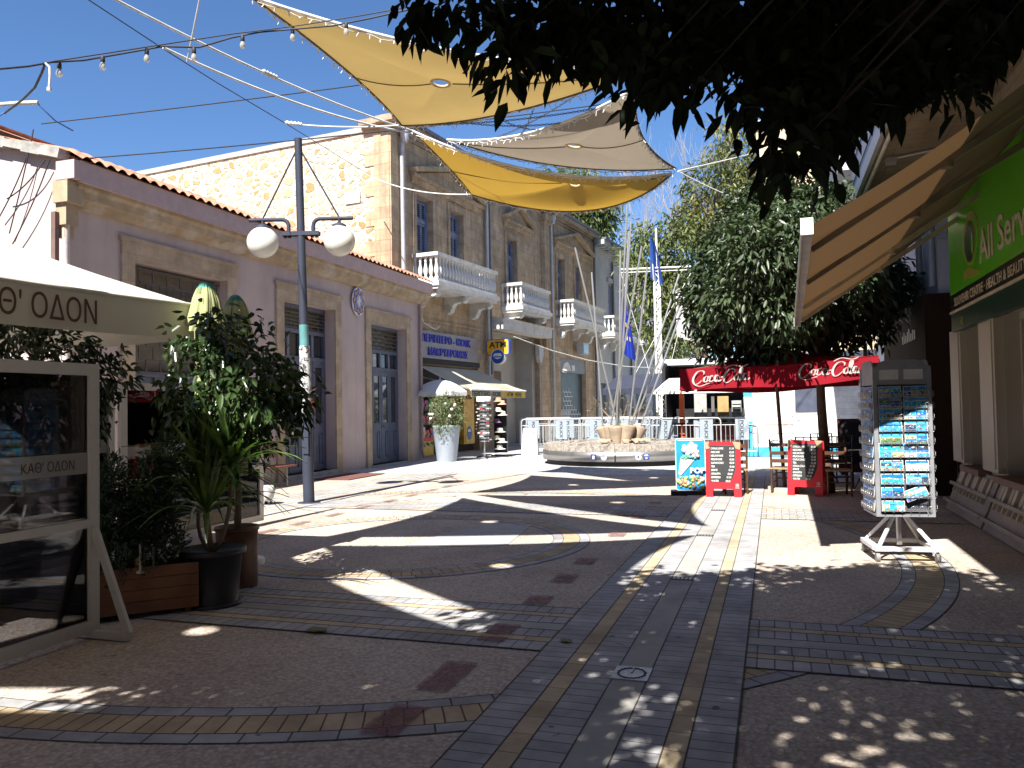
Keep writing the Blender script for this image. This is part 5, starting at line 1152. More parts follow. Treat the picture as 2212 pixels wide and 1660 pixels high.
for k, (u, z) in enumerate(((-.28, .98), (-.28, .70), (.16, .98), (.16, .70))):
    m = MB(); m.fbox(FK, u, u + .41, z, z + .26, .002, .012, 1); m.fbox(FK, u + .02, u + .39, z + .02, z + .24, .0125, .014, 0)
    for j in range(5): m.fbox(FK, u + .05, u + .34 - .05 * (j % 2), z + .05 + j * .035, z + .062 + j * .035, .0142, .0155, 1)
    solo('notice_sheet', m, [M('white print', (.7, .7, .7), .5), M('brown notice frame', (.28, .22, .18), .7)], '%s framed paper notice on the white kiosk wall' % ['upper left', 'lower left', 'upper right', 'lower right'][k], 'notice', 'framed notices on the kiosk')
m = MB(); m.tube([FK(.02 + .16 * cos(t), .36 + .16 * sin(t) , .006) for t in np.linspace(0, 6.28, 25)[:-1]], .012, 5, closed=True); m.tube([FK(-.09, .47, .006), FK(.13, .25, .006)], .01, 5)
m.prism(FK, [(-.08, .33), (-.03, .36), (.05, .36), (.10, .41), (.08, .34), (.09, .27), (.06, .27), (.04, .32), (-.03, .32), (-.06, .27), (-.08, .27)], .004, .009)
solo('no_dogs_sign', m, mGreyD, 'round no dogs sign low on the white kiosk wall', 'sign')
m = MB(); m.fbox(FK, -.56, -.32, .42, .68, .004, .012, 0); m.tube([FK(-.32, .62, .008), FK(-.26, .6, .008), FK(-.26, .5, .008), FK(-.32, .48, .008)], .014, 5, 0); m.prism(FK, [(-.58, .68), (-.3, .68), (-.34, .76), (-.44, .72), (-.52, .77)], .004, .012, 0)
solo('beer_mug_sign', m, M('grey line print', (.42, .42, .40), .7), 'grey beer mug drawing on the white kiosk wall', 'sign')
m = MB(); m.box(.2, 1.0, 25.0, 25.5, 0, .22); solo('kiosk_step', m, M('slate step', (.13, .16, .2), .7), 'low slate grey step in front of the white kiosk', 'step')
# cafe hatch on the left of the kiosk
CH = thing('cafe_hatch', 'open cafe hatch with a pale awning, red post and dark counter left of the kiosk', 'cafe', (-2, 27, 0))
m = MB(); m.fbox(FK, -3.3, -.96, .02, 3.0, -2.4, -2.3, 0); m.fbox(FK, -3.3, -.96, .02, 1.0, -.5, -.3, 1); m.fbox(FK, -3.3, -.96, 1.0, 1.06, -.55, -.1, 2); m.fbox(FK, -3.4, -3.3, .02, 3, -2.3, -.3, 0)
part('counter', m, [mDark, M('dark red counter', (.09, .02, .02), .6), mGreyD], CH)
m = MB(); m.quad(FK(-3.5, 2.05, 1.0), FK(-.9, 2.1, 1.0), FK(-.9, 2.5, -.4), FK(-3.2, 2.5, -.4)); m.fbox(FK, -3.5, -.9, 1.98, 2.06, .98, 1.01); part('awning', m, M('pale awning', (.68, .66, .6), .8), CH)
m = MB(); m.fbox(FK, -2.85, -2.7, .02, 2.1, -.25, -.1); part('red_post', m, M('orange red post', (.50, .09, .02), .5), CH)
m = MB()
for (u0, u1, z0, z1, k) in ((-2.5, -2.1, 1.1, 2.0, 0), (-1.95, -1.85, 1.2, 1.9, 1), (-1.75, -1.4, 1.1, 1.9, 2), (-1.3, -1.0, 1.1, 1.75, 0)): m.fbox(FK, u0, u1, z0, z1, -1.6, -1.4, k)
for i in range(6): m.fbox(FK, -1.28, -1.02, 1.14 + i * .1, 1.2 + i * .1, -1.399, -1.3, 0)
part('appliances', m, [M('grey appliance', (.35, .35, .34), .5), M('dark steel', (.12, .12, .12), .4), M('warm timber', (.36, .24, .1), .6)], CH)
m = MB()
for i in range(9): z = .9 + i * .14; m.tube([FK(-3.42, z, -.05), FK(-3.26, z + .14, -.05)] if i % 2 else [FK(-3.26, z, -.05), FK(-3.42, z + .14, -.05)], .012, 5)
for u in (-3.42, -3.26): m.tube([FK(u, .02, -.05), FK(u, 2.2, -.05)], .016, 5)
part('truss_post', m, mWh, CH)
m = MB(); m.fbox(FK, -3.55, .3, 2.95, 3.15, -2.4, -1.0); part('roof', m, mWhiteW, CH)
m = MB(); m.quad((-6.4, 31, 2.3), (-3.2, 29.6, 2.35), (-3.0, 31.5, 2.95), (-6.2, 33, 2.9)); m.quad((-6.4, 31, 2.3), (-3.2, 29.6, 2.35), (-3.2, 29.6, 2.1), (-6.4, 31, 2.08)); solo('navy_awning', m, M('navy awning', (.03, .035, .06), .8), 'dark navy cafe awning behind the flag mast', 'awning')

# ================================================================== red cafe parasol
mRedC = clothmat('red parasol cloth', (.24, .008, .018), .12, (.32, .012, .018), 120, var=.05)
mPolB = M('brown parasol pole', (.14, .085, .06), .5)
PR = thing('red_parasol', 'wide red square parasol with white script lettering over the cafe tables', 'parasol', (.17, 15.6, 0))
cx, cy, hw, ze, zt = .05, 15.8, 1.6, 2.24, 2.70
m = MB(); cor = [(cx - hw, cy - hw, ze), (cx + hw, cy - hw, ze + .13), (cx + hw, cy + hw, ze + .08), (cx - hw, cy + hw, ze)]
for i in range(4):
    a = np.array(cor[i]); b = np.array(cor[(i + 1) % 4]); top = np.array((cx, cy, zt)); rows = []
    for t in np.linspace(0, 1, 7): rows.append([(a + (b - a) * s) * (1 - t) + top * t - np.array((0, 0, .10 * sin(pi * t) + .05 * sin(pi * s) * (1 - t))) for s in np.linspace(0, 1, 9)])
    m.grid(rows)
part('canopy', m, mRedC, PR)
def valance(F, w, h, wob, seed): 
    g = random.Random(seed); n = 26; A = []; B = []
    for i in range(n + 1):
        s = i / n; x = -w / 2 + w * s; dz = -.05 * sin(pi * s); o = wob * sin(s * 17 + seed) * .04; A.append(F(x, dz, 0)); B.append(F(x, dz - h * (1 + .05 * sin(9 * s + seed)), o + .03))
    return A, B
yf = cy - hw
FV = Fr((cx, yf - .012, ze + .065), (1, 0, .035), (0, -1, 0))
A, B = valance(FV, hw * 2, .36, 1, 2); m = MB(); m.grid([A, B]); part('valance', m, mRedC, PR)
FV2 = Fr((cx, cy + hw + .01, ze + .04), (1, 0, .022), (0, 1, 0)); A, B = valance(FV2, hw * 2, .36, 1, 4); m = MB(); m.grid([A, B]); part('valance', m, mRedC, PR)
for s in (-1, 1):
    F_ = Fr((cx + s * (hw + .01), cy, ze + (.08 if s > 0 else 0)), (0, 1, 0), (s, 0, 0)); A, B = valance(F_, hw * 2, .32, 1.3, 5 + s); m = MB(); m.grid([A, B]); part('valance', m, mRedC, PR)
def script_ribbon(mb, F, strokes, sx, ox, oy, w, mi=0):
    # brush lettering: each stroke is a list of (x,y) joined by a smooth ribbon, thick on the down strokes
    for st_ in strokes:
        P = np.array(st_, float); n = len(P); Q = []
        for i in range(n - 1):
            p0, p1, p2, p3 = P[max(i - 1, 0)], P[i], P[i + 1], P[min(i + 2, n - 1)]
            for t in np.linspace(0, 1, 6, endpoint=(i == n - 2)): Q.append(.5 * ((2 * p1) + (-p0 + p2) * t + (2 * p0 - 5 * p1 + 4 * p2 - p3) * t * t + (-p0 + 3 * p1 - 3 * p2 + p3) * t ** 3))
        Q = np.array(Q); D = np.gradient(Q, axis=0); D /= np.linalg.norm(D, axis=1, keepdims=True) + 1e-9
        k = len(Q); rows = [[], []]
        for i in range(k):
            th = w * (.35 + .95 * abs(D[i][1]) ** 1.5) * min(1, .35 + 4 * i / k, .35 + 4 * (k - 1 - i) / k)
            nn = np.array((-D[i][1], D[i][0])) * th / 2
            for r, s in ((0, 1), (1, -1)): rows[r].append(F(ox + sx * (Q[i][0] + s * nn[0]), oy + sx * (Q[i][1] + s * nn[1]), .045))
        mb.grid(rows, mi, False)
C_ = lambda x: [[(x + .95, .62), (x + 1.0, .85), (x + .75, .98), (x + .4, .85), (x + .12, .45), (x + .05, .1), (x + .2, -.18), (x + .5, -.1), (x + .8, .15)]]
o_ = lambda x: [[(x + .3, .5), (x + .08, .35), (x + .02, .1), (x + .15, -.02), (x + .36, .15), (x + .4, .4), (x + .3, .5), (x + .42, .48)]]
c_ = lambda x: [[(x + .36, .42), (x + .25, .5), (x + .08, .35), (x + .03, .1), (x + .18, -.02), (x + .42, .15)]]
a_ = lambda x: [[(x + .36, .45), (x + .15, .5), (x + .02, .15), (x + .14, -.02), (x + .33, .2), (x + .42, .5)], [(x + .42, .5), (x + .34, .1), (x + .42, -.02), (x + .6, .12)]]
l_ = lambda x: [[(x, .1), (x + .25, .6), (x + .3, 1.0), (x + .15, .9), (x + .06, .4), (x + .08, .0), (x + .2, -.02), (x + .34, .12)]]
word = C_(0) + o_(.95) + c_(1.4) + a_(1.85) + [[(2.38, .3), (2.62, .36)]] + C_(2.6) + o_(3.5) + l_(3.9) + a_(4.2) + [[(.1, -.2), (.6, -.36), (1.2, -.2), (1.5, -.12)], [(2.75, 1.05), (3.4, 1.28), (4.2, 1.12), (4.7, 1.3)]]
m = MB(); script_ribbon(m, FV, word, .20, -1.38, -.25, .14); part('lettering', m, M('off white print', (.42, .35, .34), .7), PR); m = MB(); script_ribbon(m, FV, word, .20, .36, -.25, .14); part('lettering', m, M('off white print', (.42, .35, .34), .7), PR)
FVi = Fr((cx, cy + hw - .05, ze + .03), (-1, 0, -.016), (0, -1, 0)); m = MB(); script_ribbon(m, FVi, word, .21, -1.0, -.25, .12); part('lettering', m, M('pink grey print', (.38, .14, .15), .7), PR); m = MB(); script_ribbon(m, FVi, word, .21, .4, -.25, .12); part('lettering', m, M('pink grey print', (.38, .14, .15), .7), PR)
pb = np.array((.16, 15.7, 0)); m = MB(); m.tube([pb, np.array((cx - .02, cy, zt + .05))], .035, 10); part('pole', m, mPolB, PR)
m = MB(); m.box(-.14, .46, 15.4, 16.0, 0, .07); part('base_slab', m, mRend, PR)
m = MB()
for c in cor: m.tube([np.array((cx, cy, ze + .3)), np.array(c) * .98 + np.array((cx, cy, ze)) * .02 + np.array((0, 0, -.03))], .014, 5)
part('ribs', m, mPolB, PR)
# ================================================================== menu boards, ice cream board
mRed = M('glossy red board', (.50, .02, .03), .35, var=.06)
mChalkB = M('blackboard', (.025, .027, .03), .7, var=.3, scale=4)
mChalk = M('chalk white', (.62, .62, .60), .9)
mTape = M('brown tape', (.36, .25, .15), .6)
def menu(x, y, rz, label, items, lean=.10):
    T = thing('menu_board', label, 'menu board', (x, y, 0), 'red chalk menu boards', rz)
    F = Fr((0, -.14, 0), (1, 0, 0), (0, -cos(lean), sin(lean) * 1.0), (0, sin(lean), cos(lean)))
    m = MB(); out = [(-.30, 0), (-.18, 0), (-.18, .13), (-.16, .15), (.15, .15), (.17, .13), (.17, 0), (.30, 0), (.29, .95), (-.29, .97)]
    m.prism(F, out, -.01, .012); part('front_panel', m, mRed, T, local=True)
    F2 = Fr((0, .16, 0), (1, 0, 0), (0, cos(lean), sin(lean)), (0, -sin(lean), cos(lean))); m = MB(); m.prism(F2, out, -.01, .012); part('back_panel', m, mRed, T, local=True)
    m = MB(); m.prism(F, [(-.225, .26), (.08, .27), (.15, .33), (.205, .48), (.215, .90), (-.22, .91)], .0125, .016); part('blackboard', m, mChalkB, T, local=True)
    m = MB(); n = len(items)
    for i, (a, b) in enumerate(items):
        z = .855 - i * (.56 / (n - 1)) - .02; w = .045
        h = .034
        textmb(m, a, Fr(F(-.205, z, .0165), F.U, F.N, F.V), h, 0, .001, center=False, sx=.78 if len(a) < 11 else .62, shear=.12, bold=.02)
        textmb(m, b, Fr(F(.145 - .018 * max(0, i - 5), z - .004 * (i % 2), .0165), F.U, F.N, F.V), h, 0, .001, center=True, sx=.72, shear=.1, bold=.02)
    part('chalk_writing', m, mChalk, T, local=True)
    m = MB(); m.prism(F, [(.16, .97), (.295, .955), (.285, .83), (.21, .85)], .0135, .018); m.prism(F, [(-.30, .97), (-.23, .97), (-.25, .9), (-.22, .86), (-.29, .84)], .0135, .018); part('tape_patch', m, mTape, T, local=True)
    m = MB(); m.fbox(F, .20, .212, .19, .24, .0125, .014); m.prism(F, [(.218, .19), (.236, .19), (.238, .23), (.230, .25), (.224, .25), (.216, .23)], .0125, .014); m.fbox(F, .242, .254, .19, .24, .0125, .014); m.fbox(F, .19, .26, .165, .178, .0125, .014)
    part('bottle_emblem', m, M('pale pink print', (.6, .35, .33), .5), T, local=True)
    return T
IT = [('CYPRUS COFFEE', '€1.00'), ('NESCAFE', '€2.00'), ('NESCAFE FRAPE', '€2.00'), ('MILKSHAKE', '€2.50'), ('CAPUCCINO', '€2.50'), ('TEA', '€1.00'), ('SPRITE', '€1.00'), ('GRANITA', '€2.00'), ('ESPRESSO', '€1.50'), ('WATER', '€0.50')]
menu(-.86, 14.42, .02, 'red chalk menu board standing beside the ice cream board, fully lit', IT)
menu(.52, 14.95, -.28, 'red chalk menu board before the tree trunk, half in shade', IT[:6] + [('COCA-COLA', '€1.00')] + IT[6:])
PB2 = thing('ice_cream_board', 'blue upright board with a big ice cream cone and fruit at its foot', 'ice cream sign', (-1.45, 14.66, 0), rz=.12)
F = Fr((0, 0, .08), (1, 0, 0), (0, -1, 0))
m = MB(); m.prism(F, rrect(.53, .94, .05, 0, .47), -.02, .015, 0); m.prism(F, rrect(.50, .91, .04, 0, .47), .0155, .018, 1); part('panel', m, [M('pale sign edge', (.5, .58, .62), .4), M('sky blue print', (.02, .26, .62), .35, var=.25, scale=2)], PB2, local=True)
m = MB(); m.box(-.36, .30, -.16, .16, 0, .08); part('foot', m, mDark, PB2, local=True)
m = MB(); g = random.Random(8)
m.prism(F, [(-.17, .60), (.06, .54), (-.165, .28), (-.20, .275), (-.215, .31)], .019, .035, 0)
part('cone', m, M('cream wafer', (.62, .55, .40), .6, var=.12, scale=20), PB2, local=True)
m = MB()
for k in range(26): a, r = g.uniform(0, 6.28), .12 * sqrt(g.random()); m.sphere(F(-.0 + r * cos(a) * 1.1, .725 + r * sin(a), .022), g.uniform(.03, .055), 8, 6, 0)
for k in range(12): m.sphere(F(-.15 + g.uniform(0, .24), .60 + g.uniform(-.02, .05), .03), .026, 8, 6, 1)
for k in range(5): m.sphere(F(.04 + g.uniform(-.05, .1), .72 + g.uniform(-.1, .05), .05), .028, 8, 6, 2)
part('ice_cream', m, [M('vanilla white', (.72, .70, .66), .6), M('mint green', (.12, .42, .30), .6), M('pale pink ice', (.68, .5, .48), .6)], PB2, local=True)
m = MB(); cols = [(.62, .45, .14), (.06, .25, .12), (.55, .26, .16), (.22, .14, .08), (.60, .55, .42), (.42, .50, .14), (.10, .30, .25)]
for k in range(52): m.sphere(F(g.uniform(-.22, .22), .045 + g.uniform(0, .2), .018), g.uniform(.022, .05), 8, 6, g.randrange(7))
part('fruit', m, [M('fruit %d' % i, c, .4) for i, c in enumerate(cols)], PB2, local=True)
m = MB(); textmb(m, 'POP', Fr(F(.12, .315, .066), F.U, F.N), .105, 0, .006, width=.27, bold=.075); textmb(m, 'POP', Fr(F(.12, .32, .0725), F.U, F.N), .095, 1, .006, width=.245, bold=.03); m.fbox(F, -.22, .22, .895, .91, .0185, .021, 1); part('lettering', m, [M('blue lettering edge', (.18, .25, .42), .4), M('pale lettering', (.62, .62, .64), .4)], PB2, local=True)

# ================================================================== cafe chairs and tables
mWood = M('dark stained wood', (.085, .040, .022), .45, var=.25, scale=8)
mWoodL = M('reddish chair wood', (.16, .075, .04), .45, var=.25, scale=8)
mRush = M('woven rush seat', (.32, .22, .11), .8, var=.3, scale=30, bump=.5)
mBlkM = M('black iron furniture', (.015, .015, .017), .4, .3)
def taverna_chair(loc, rz, label):
    T = thing('taverna_chair', label, 'chair', loc, 'wooden cafe chairs', rz)
    m = MB(); m.box(-.21, .21, -.2, .2, .43, .46); part('seat', m, mRush, T, local=True)
    for x in (-.19, .19):
        m = MB(); m.tube([(x, -.18, 0), (x, -.18, .46)], .019, 7); part('leg', m, mWoodL, T, local=True)
        m = MB(); m.tube([(x, .19, 0), (x, .18, .45), (x, .21, .72), (x, .27, .97)], .02, 7); part('leg', m, mWood, T, local=True)
        m = MB(); m.tube([(x, -.18, .2), (x, .18, .2)], .012, 6); m.tube([(x, -.18, .32), (x, .18, .32)], .012, 6); part('stretcher', m, mWood, T, local=True)
    for z in (.58, .72, .87):
        m = MB(); y = .19 + max(0, z - .5) * .16; m.fbox(Fr((0, y, z), (1, 0, 0), (0, 1, 0)), -.19, .19, -.03, .035, -.008, .01); part('back_slat', m, mWood, T, local=True)
    m = MB(); m.tube([(-.19, -.18, .24), (.19, -.18, .24)], .012, 6); m.tube([(-.19, -.18, .34), (.19, -.18, .34)], .012, 6); part('stretcher', m, mWood, T, local=True)
    return T
taverna_chair((-.70, 15.0, 0), 3.3, 'dark wooden chair behind the fully lit red menu board')
taverna_chair((.16, 15.35, 0), 2.9, 'dark wooden chair whose back shows left of the half shaded menu board')
taverna_chair((1.02, 14.95, 0), .5 - pi / 2 + 1.2, 'wooden chair with a rush seat in front of the tree trunk')
def iron_chair(loc, rz, label):
    T = thing('iron_chair', label, 'chair', loc, 'black iron cafe chairs', rz)
    m = MB(); m.box(-.22, .22, -.21, .21, .44, .46); part('seat', m, mBlkM, T, local=True)
    for x in (-.21, .21):
        m = MB(); m.beam((x, -.2, 0), (x, -.2, .45), .025); part('leg', m, mBlkM, T, local=True)
        m = MB(); m.beam((x, .21, 0), (x, .2, .45), .025); m.beam((x, .2, .45), (x, .25, .98), .025); part('leg', m, mBlkM, T, local=True)
    m = MB()
    for z in (.60, .72, .84, .97): m.beam((-.21, .2 + (z - .45) * .095, z), (.21, .2 + (z - .45) * .095, z), .03, .02)
    for x in (-.07, .07): m.beam((x, .215, .6), (x, .248, .97), .018)
    part('backrest', m, mBlkM, T, local=True)
    m = MB(); m.beam((-.21, -.2, .18), (-.21, .2, .18), .016); m.beam((.21, -.2, .18), (.21, .2, .18), .016); m.beam((-.21, 0, .18), (.21, 0, .18), .016); part('stretcher', m, mBlkM, T, local=True)
    return T
iron_chair((.62, 16.3, 0), 3.0, 'black iron chair immediately left of the tree trunk'); iron_chair((1.15, 16.5, 0), 3.3, 'black iron chair immediately right of the tree trunk')
iron_chair((.95, 17.6, 0), .1, 'black iron chair facing the camera behind the tree trunk'); iron_chair((1.95, 17.4, 0), -.4, 'black iron chair half hidden behind the postcard rack')
def cafe_table(loc, label, r=.36):
    T = thing('cafe_table', label, 'table', loc, 'round cafe tables')
    m = MB(); m.lathe([(.01, .72), (r, .72), (r, .745), (.01, .75)], 28); part('tabletop', m, mBlkM, T, local=True)
    for k in range(3):
        a = 2 * pi * k / 3 + .4; m = MB(); m.tube([(.2 * cos(a), .2 * sin(a), .71), (.1 * cos(a), .1 * sin(a), .4), (.32 * cos(a), .32 * sin(a), .012)], .014, 6); part('leg', m, mBlkM, T, local=True)
    return T
cafe_table((1.62, 15.7, 0), 'round dark table between the tree trunk and the postcard rack'); cafe_table((.9, 17.05, 0), 'round dark table among the black iron chairs', .34)
m = MB(); m.box(1.35, 2.2, 19.3, 19.36, .05, 1.25, 0); m.box(1.41, 2.14, 19.285, 19.299, .25, 1.2, 1); m.box(1.4, 1.5, 19.2, 19.6, 0, .06, 0); m.box(2.05, 2.15, 19.2, 19.6, 0, .06, 0)
solo('standing_blackboard', m, [M('dark red frame', (.10, .02, .015), .5), mChalkB], 'dark standing blackboard with a brown red frame behind the tables', 'blackboard')
m = MB(); m.tube([PX(1862, 770, 2.0) * 0 + np.array((2.2, 21.5, 0)), np.array((2.2, 21.5, 3.4))], .05, 8); m.tube([(2.65, 20.3, 4.05), (1.2, 20.3, 3.15)], .12, 8)
solo('rolled_awning', m, M('dark awning roll', (.07, .05, .045), .7), 'dark rolled awning slanting out on its post from the brown frontage', 'awning')

# ================================================================== postcard rack
RK = thing('postcard_rack', 'tall grey revolving postcard rack on a white castor base', 'postcard rack', (1.2, 9.12, 0), rz=radians(7))
mRk = M('grey rack frame', (.30, .31, .34), .4, .3); mWire = M('chrome wire', (.55, .55, .56), .3, .8); mBase = M('white enamel base', (.62, .62, .64), .4)
hw = .255; z0, z1 = .47, 2.02
for sx in (-1, 1):
    for sy in (-1, 1):
        m = MB(); m.box(sx * hw - .02, sx * hw + .02, sy * hw - .02, sy * hw + .02, z0, z1 - .06); part('corner_post', m, mRk, RK, local=True)
m = MB(); m.box(-hw - .02, hw + .02, -hw - .02, hw + .02, z0 - .02, z0); part('bottom_tray', m, mRk, RK, local=True)
F = Fr((0, -hw, 0), (1, 0, 0), (0, -1, 0)); SFs = [F, Fr((-hw, 0, 0), (0, -1, 0), (-1, 0, 0)), Fr((hw, 0, 0), (0, 1, 0), (1, 0, 0)), Fr((0, hw, 0), (-1, 0, 0), (0, 1, 0))]
for f_ in SFs:
    m = MB(); m.prism(f_, [(-hw, 1.78), (hw, 1.78), (hw, 1.93), (hw - .05, 2.01), (hw - .12, 2.03), (-hw + .12, 2.03), (-hw + .05, 2.01), (-hw, 1.93)], .001, .012); part('header_panel', m, mRk, RK, local=True)
m = MB(); m.box(-hw + .03, hw - .03, -hw + .03, hw - .03, .5, 1.9); part('core', m, M('rack core', (.06, .065, .08), .6), RK, local=True)
m = MB(); m.tube([(0, 0, .13), (0, 0, .47)], .028, 10); part('pole', m, mWire, RK, local=True)
for sx, sy in ((-1, -1), (1, -1), (1, 1), (-1, 1)):
    m = MB(); m.beam((sx * .26, sy * .26, .15), (sx * .05, sy * .05, .45), .028); part('strut', m, mBase, RK, local=True)
    m = MB(); m.tube([(sx * .28, sy * .28, .02 + .0), (sx * .28, sy * .28, .12)], .014, 6); m.tube([(sx * .28 - .018, sy * .28, .045), (sx * .28 + .018, sy * .28, .045)], .045, 14); part('castor', m, M('grey castor', (.22, .22, .22), .5), RK, local=True)
m = MB()
for s in (-1, 1): m.box(-.31, .31, s * .28 - .035, s * .28 + .035, .11, .15); m.box(s * .28 - .035, s * .28 + .035, -.244, .244, .11, .15)
part('base_frame', m, mBase, RK, local=True)
rows_z = [.50, .635, .77, .905, 1.04, 1.175, 1.30, 1.42, 1.535, 1.65]
for f_ in SFs:
    m = MB()
    for z in rows_z:
        for e in (.03, .055): m.tube([f_(-hw + .02, z + e * .6 - .01, .03 + e * .4), f_(hw - .02, z + e * .6 - .01, .03 + e * .4)], .0035, 4)
        for u in (-.2, -.12, -.04, .04, .12, .2): m.tube([f_(u, z - .012, .02), f_(u, z + .0, .055), f_(u, z + .05, .06), f_(u + .03, z + .065, .058), f_(u + .04, z + .03, .058)], .003, 4)
    part('wire_pockets', m, mWire, RK, local=True)
cpal = dict(sea=(.01, .16, .50), sky=(.06, .33, .70), white=(.66, .66, .64), sand=(.50, .38, .22), dark=(.04, .06, .12), green=(.08, .18, .06), turq=(.02, .42, .55), red=(.42, .09, .04), org=(.55, .26, .05))
cm = {k: M('card ' + k, v, .3, var=.35, scale=26) for k, v in cpal.items()}; CK = list(cpal)
Mrk = Matrix.LocRotScale(RK.location, RK.rotation_euler, None); gC = random.Random(21)
def postcard(f_, u, z, w, h, tilt, label, kind):
    m = MB(); a = Fr(f_(u, z, .028), f_.U * cos(tilt) + f_.V * sin(tilt), f_.N, f_.V * cos(tilt) - f_.U * sin(tilt)); a.V = a.V - f_.N * .12
    m.fbox(a, -w / 2, w / 2, 0, h, 0, .004, CK.index('white'))
    nx, nz = kind
    for i in range(nx):
        for j in range(nz):
            x0 = -w / 2 + .004 + (w - .008) * i / nx; x1 = -w / 2 + .004 + (w - .008) * (i + 1) / nx - .002; y0 = .004 + (h - .008) * j / nz; y1 = .004 + (h - .008) * (j + 1) / nz - .002
            k = gC.choice(['sea', 'turq', 'sea', 'sky', 'sand', 'dark', 'white', 'green', 'dark']); m.fbox(a, x0, x1, y0, y1, .0045, .0055, CK.index(k)); yh = y0 + (y1 - y0) * gC.uniform(.55, .75)
            m.fbox(a, x0, x1, yh, y1, .0058, .0062, CK.index(gC.choice(['sky', 'sky', 'sea'])))
            pts = [(x0, yh - .004)]
            n = 6
            for q in range(n + 1): pts.append((x0 + (x1 - x0) * q / n, yh - .002 + gC.uniform(0, .35) * (y1 - yh)))
            pts.append((x1, yh - .004)); m.prism(a, pts, .0064, .0068, CK.index(gC.choice(['sand', 'green', 'white', 'dark', 'sand'])))
            for q in range(3): xx = gC.uniform(x0, x1 - .02); yy = gC.uniform(y0, yh - .012) if yh - .012 > y0 else y0; m.fbox(a, xx, min(x1, xx + gC.uniform(.008, .025)), yy, yy + .010, .007, .0074, CK.index(gC.choice(['white', 'white', 'sand', 'turq', 'red'])))
    m.v = [tuple(Mrk @ Vector(p)) for p in m.v]
    solo('postcard', m, [cm[k] for k in CK], label, 'postcard', 'postcards in the rack')
rowname = ['bottom', 'second from bottom', 'third from bottom', 'fourth from bottom', 'fifth from bottom', 'fifth from top', 'fourth from top', 'third from top', 'second from top', 'top']
for r, z in enumerate(rows_z):
    for c, u in enumerate((-.118, .118)):
        if r == 0 and c == 1: continue
        if r == 4 and c == 1: continue
        tilt = .38 if (r == 1 and c == 1) else gC.uniform(-.02, .02)
        w = .47 if r == 4 else .215; uu = 0 if r == 4 else u; kind = (4, 2) if r == 4 else gC.choice([(2, 1), (2, 2), (1, 1), (3, 1), (2, 2)])
        lab = 'widest blue seaside card across the middle of the postcard rack' if r == 4 else ('tilted blue beach card slipping out of the rack, second row from the bottom' if tilt > .3 else 'seaside card in the rack front, %s row, %s column' % (rowname[r], ['left', 'right'][c]))
        postcard(F, uu, z, w, .15 if r == 4 else .112, tilt, lab, kind)
    for c, u in enumerate((-.118, .118)):
        postcard(SFs[1], u, z, .21, .112, gC.uniform(-.03, .03), 'card on the narrow left side of the rack, %s row, %s' % (rowname[r], ['far column', 'near column'][c]), (2, 1))
for u in (-.12, .11):
    m = MB(); m.fbox(F, u - .09, u + .09, 1.83, 1.93, .013, .016); m.v = [tuple(Mrk @ Vector(p)) for p in m.v]
    solo('rack_notice', m, M('white paper', (.7, .7, .68), .7), 'white paper notice on the rack header, %s' % ('the left of two' if u < 0 else 'the right of two'), 'notice', 'notices on the rack header')

# ================================================================== display boards under the shop windows
mBoard = M('grey white display board', (.33, .30, .265), .7, var=.1, scale=3, stain=.3)
for k, (ya, yb) in enumerate(((11.25, 13.35), (9.0, 11.15), (6.7, 8.9))):
    T = thing('display_board', ['farther leaning display board with ledges and slots under the shop window', 'nearer leaning display board with ledges and slots under the shop window', 'leaning display board closest to the camera under the window'][k], 'display board', (2.5, (ya + yb) / 2, 0), 'leaning boards under the shop windows')
    Vv = np.array((.24, 0, .62)); Vv /= np.linalg.norm(Vv); Nn = np.array((-Vv[2], 0, Vv[0])); Fd = Fr((2.40, 0, .02), (0, -1, 0), Nn, Vv)
    m = MB(); m.fbox(Fd, -yb, -ya, 0, .66, -.02, 0); part('board', m, mBoard, T)
    for v in (.10, .36):
        m = MB(); m.fbox(Fd, -yb - .04, -ya + .02, v, v + .045, .001, .07); part('ledge', m, mBoard, T)
    for i in range(9):
        m = MB(); u = -yb + .2 + i * (yb - ya - .3) / 9; m.fbox(Fd, u, u + .1, .41, .60, .001, .02 + .02 * (i % 2), 0); part('slot_block', m, M('cream slot block', (.46, .40, .31), .6, var=.15), T)
        m = MB(); m.fbox(Fd, u + .005, u + .04, .28, .355, .001, .05, 0); part('peg', m, M('cream slot block', (.46, .40, .31), .6, var=.15), T)

# ================================================================== kiosk front: potted shrub, sunglasses, hats, ATM board
mPot = M('grey blue plastic pot', (.30, .34, .40), .45, var=.06)
PS_ = thing('potted_shrub', 'bushy grey green shrub with white flowers in a tall grey blue pot', 'potted plant', (-9.72, 23.0, 0))
m = MB(); m.lathe([(.30, 0), (.31, .03), (.43, 1.08), (.45, 1.12), (.43, 1.13), (.40, 1.08), (.01, 1.05)], 28, (-9.72, 23.0, 0)); part('pot', m, mPot, PS_)
P_, D_ = blobs_to_leaves([(-9.72, 22.95, 1.5, .52), (-9.5, 22.9, 1.85, .38), (-9.95, 22.95, 1.75, .36), (-9.4, 22.9, 1.35, .35), (-10.05, 22.9, 1.35, .34), (-9.7, 22.8, 1.2, .34), (-9.6, 22.55, 1.0, .2)], 700, 7, .05, 3, .15)
part('foliage', leafmesh('foliage', leafmat('shrub leaf', (.10, .13, .055), (.20, .235, .12), 2.5, .5, .2), P_, D_, .085, .022, .1, 4), None, PS_)
m = MB(); branches(m, (-9.72, 23, 1.0), [(-9.72 + .4 * cos(a), 23 + .35 * sin(a), 1.7) for a in np.linspace(0, 6, 7)], .03, 2); part('stem', m, mWood, PS_)
m = MB(); g = random.Random(4)
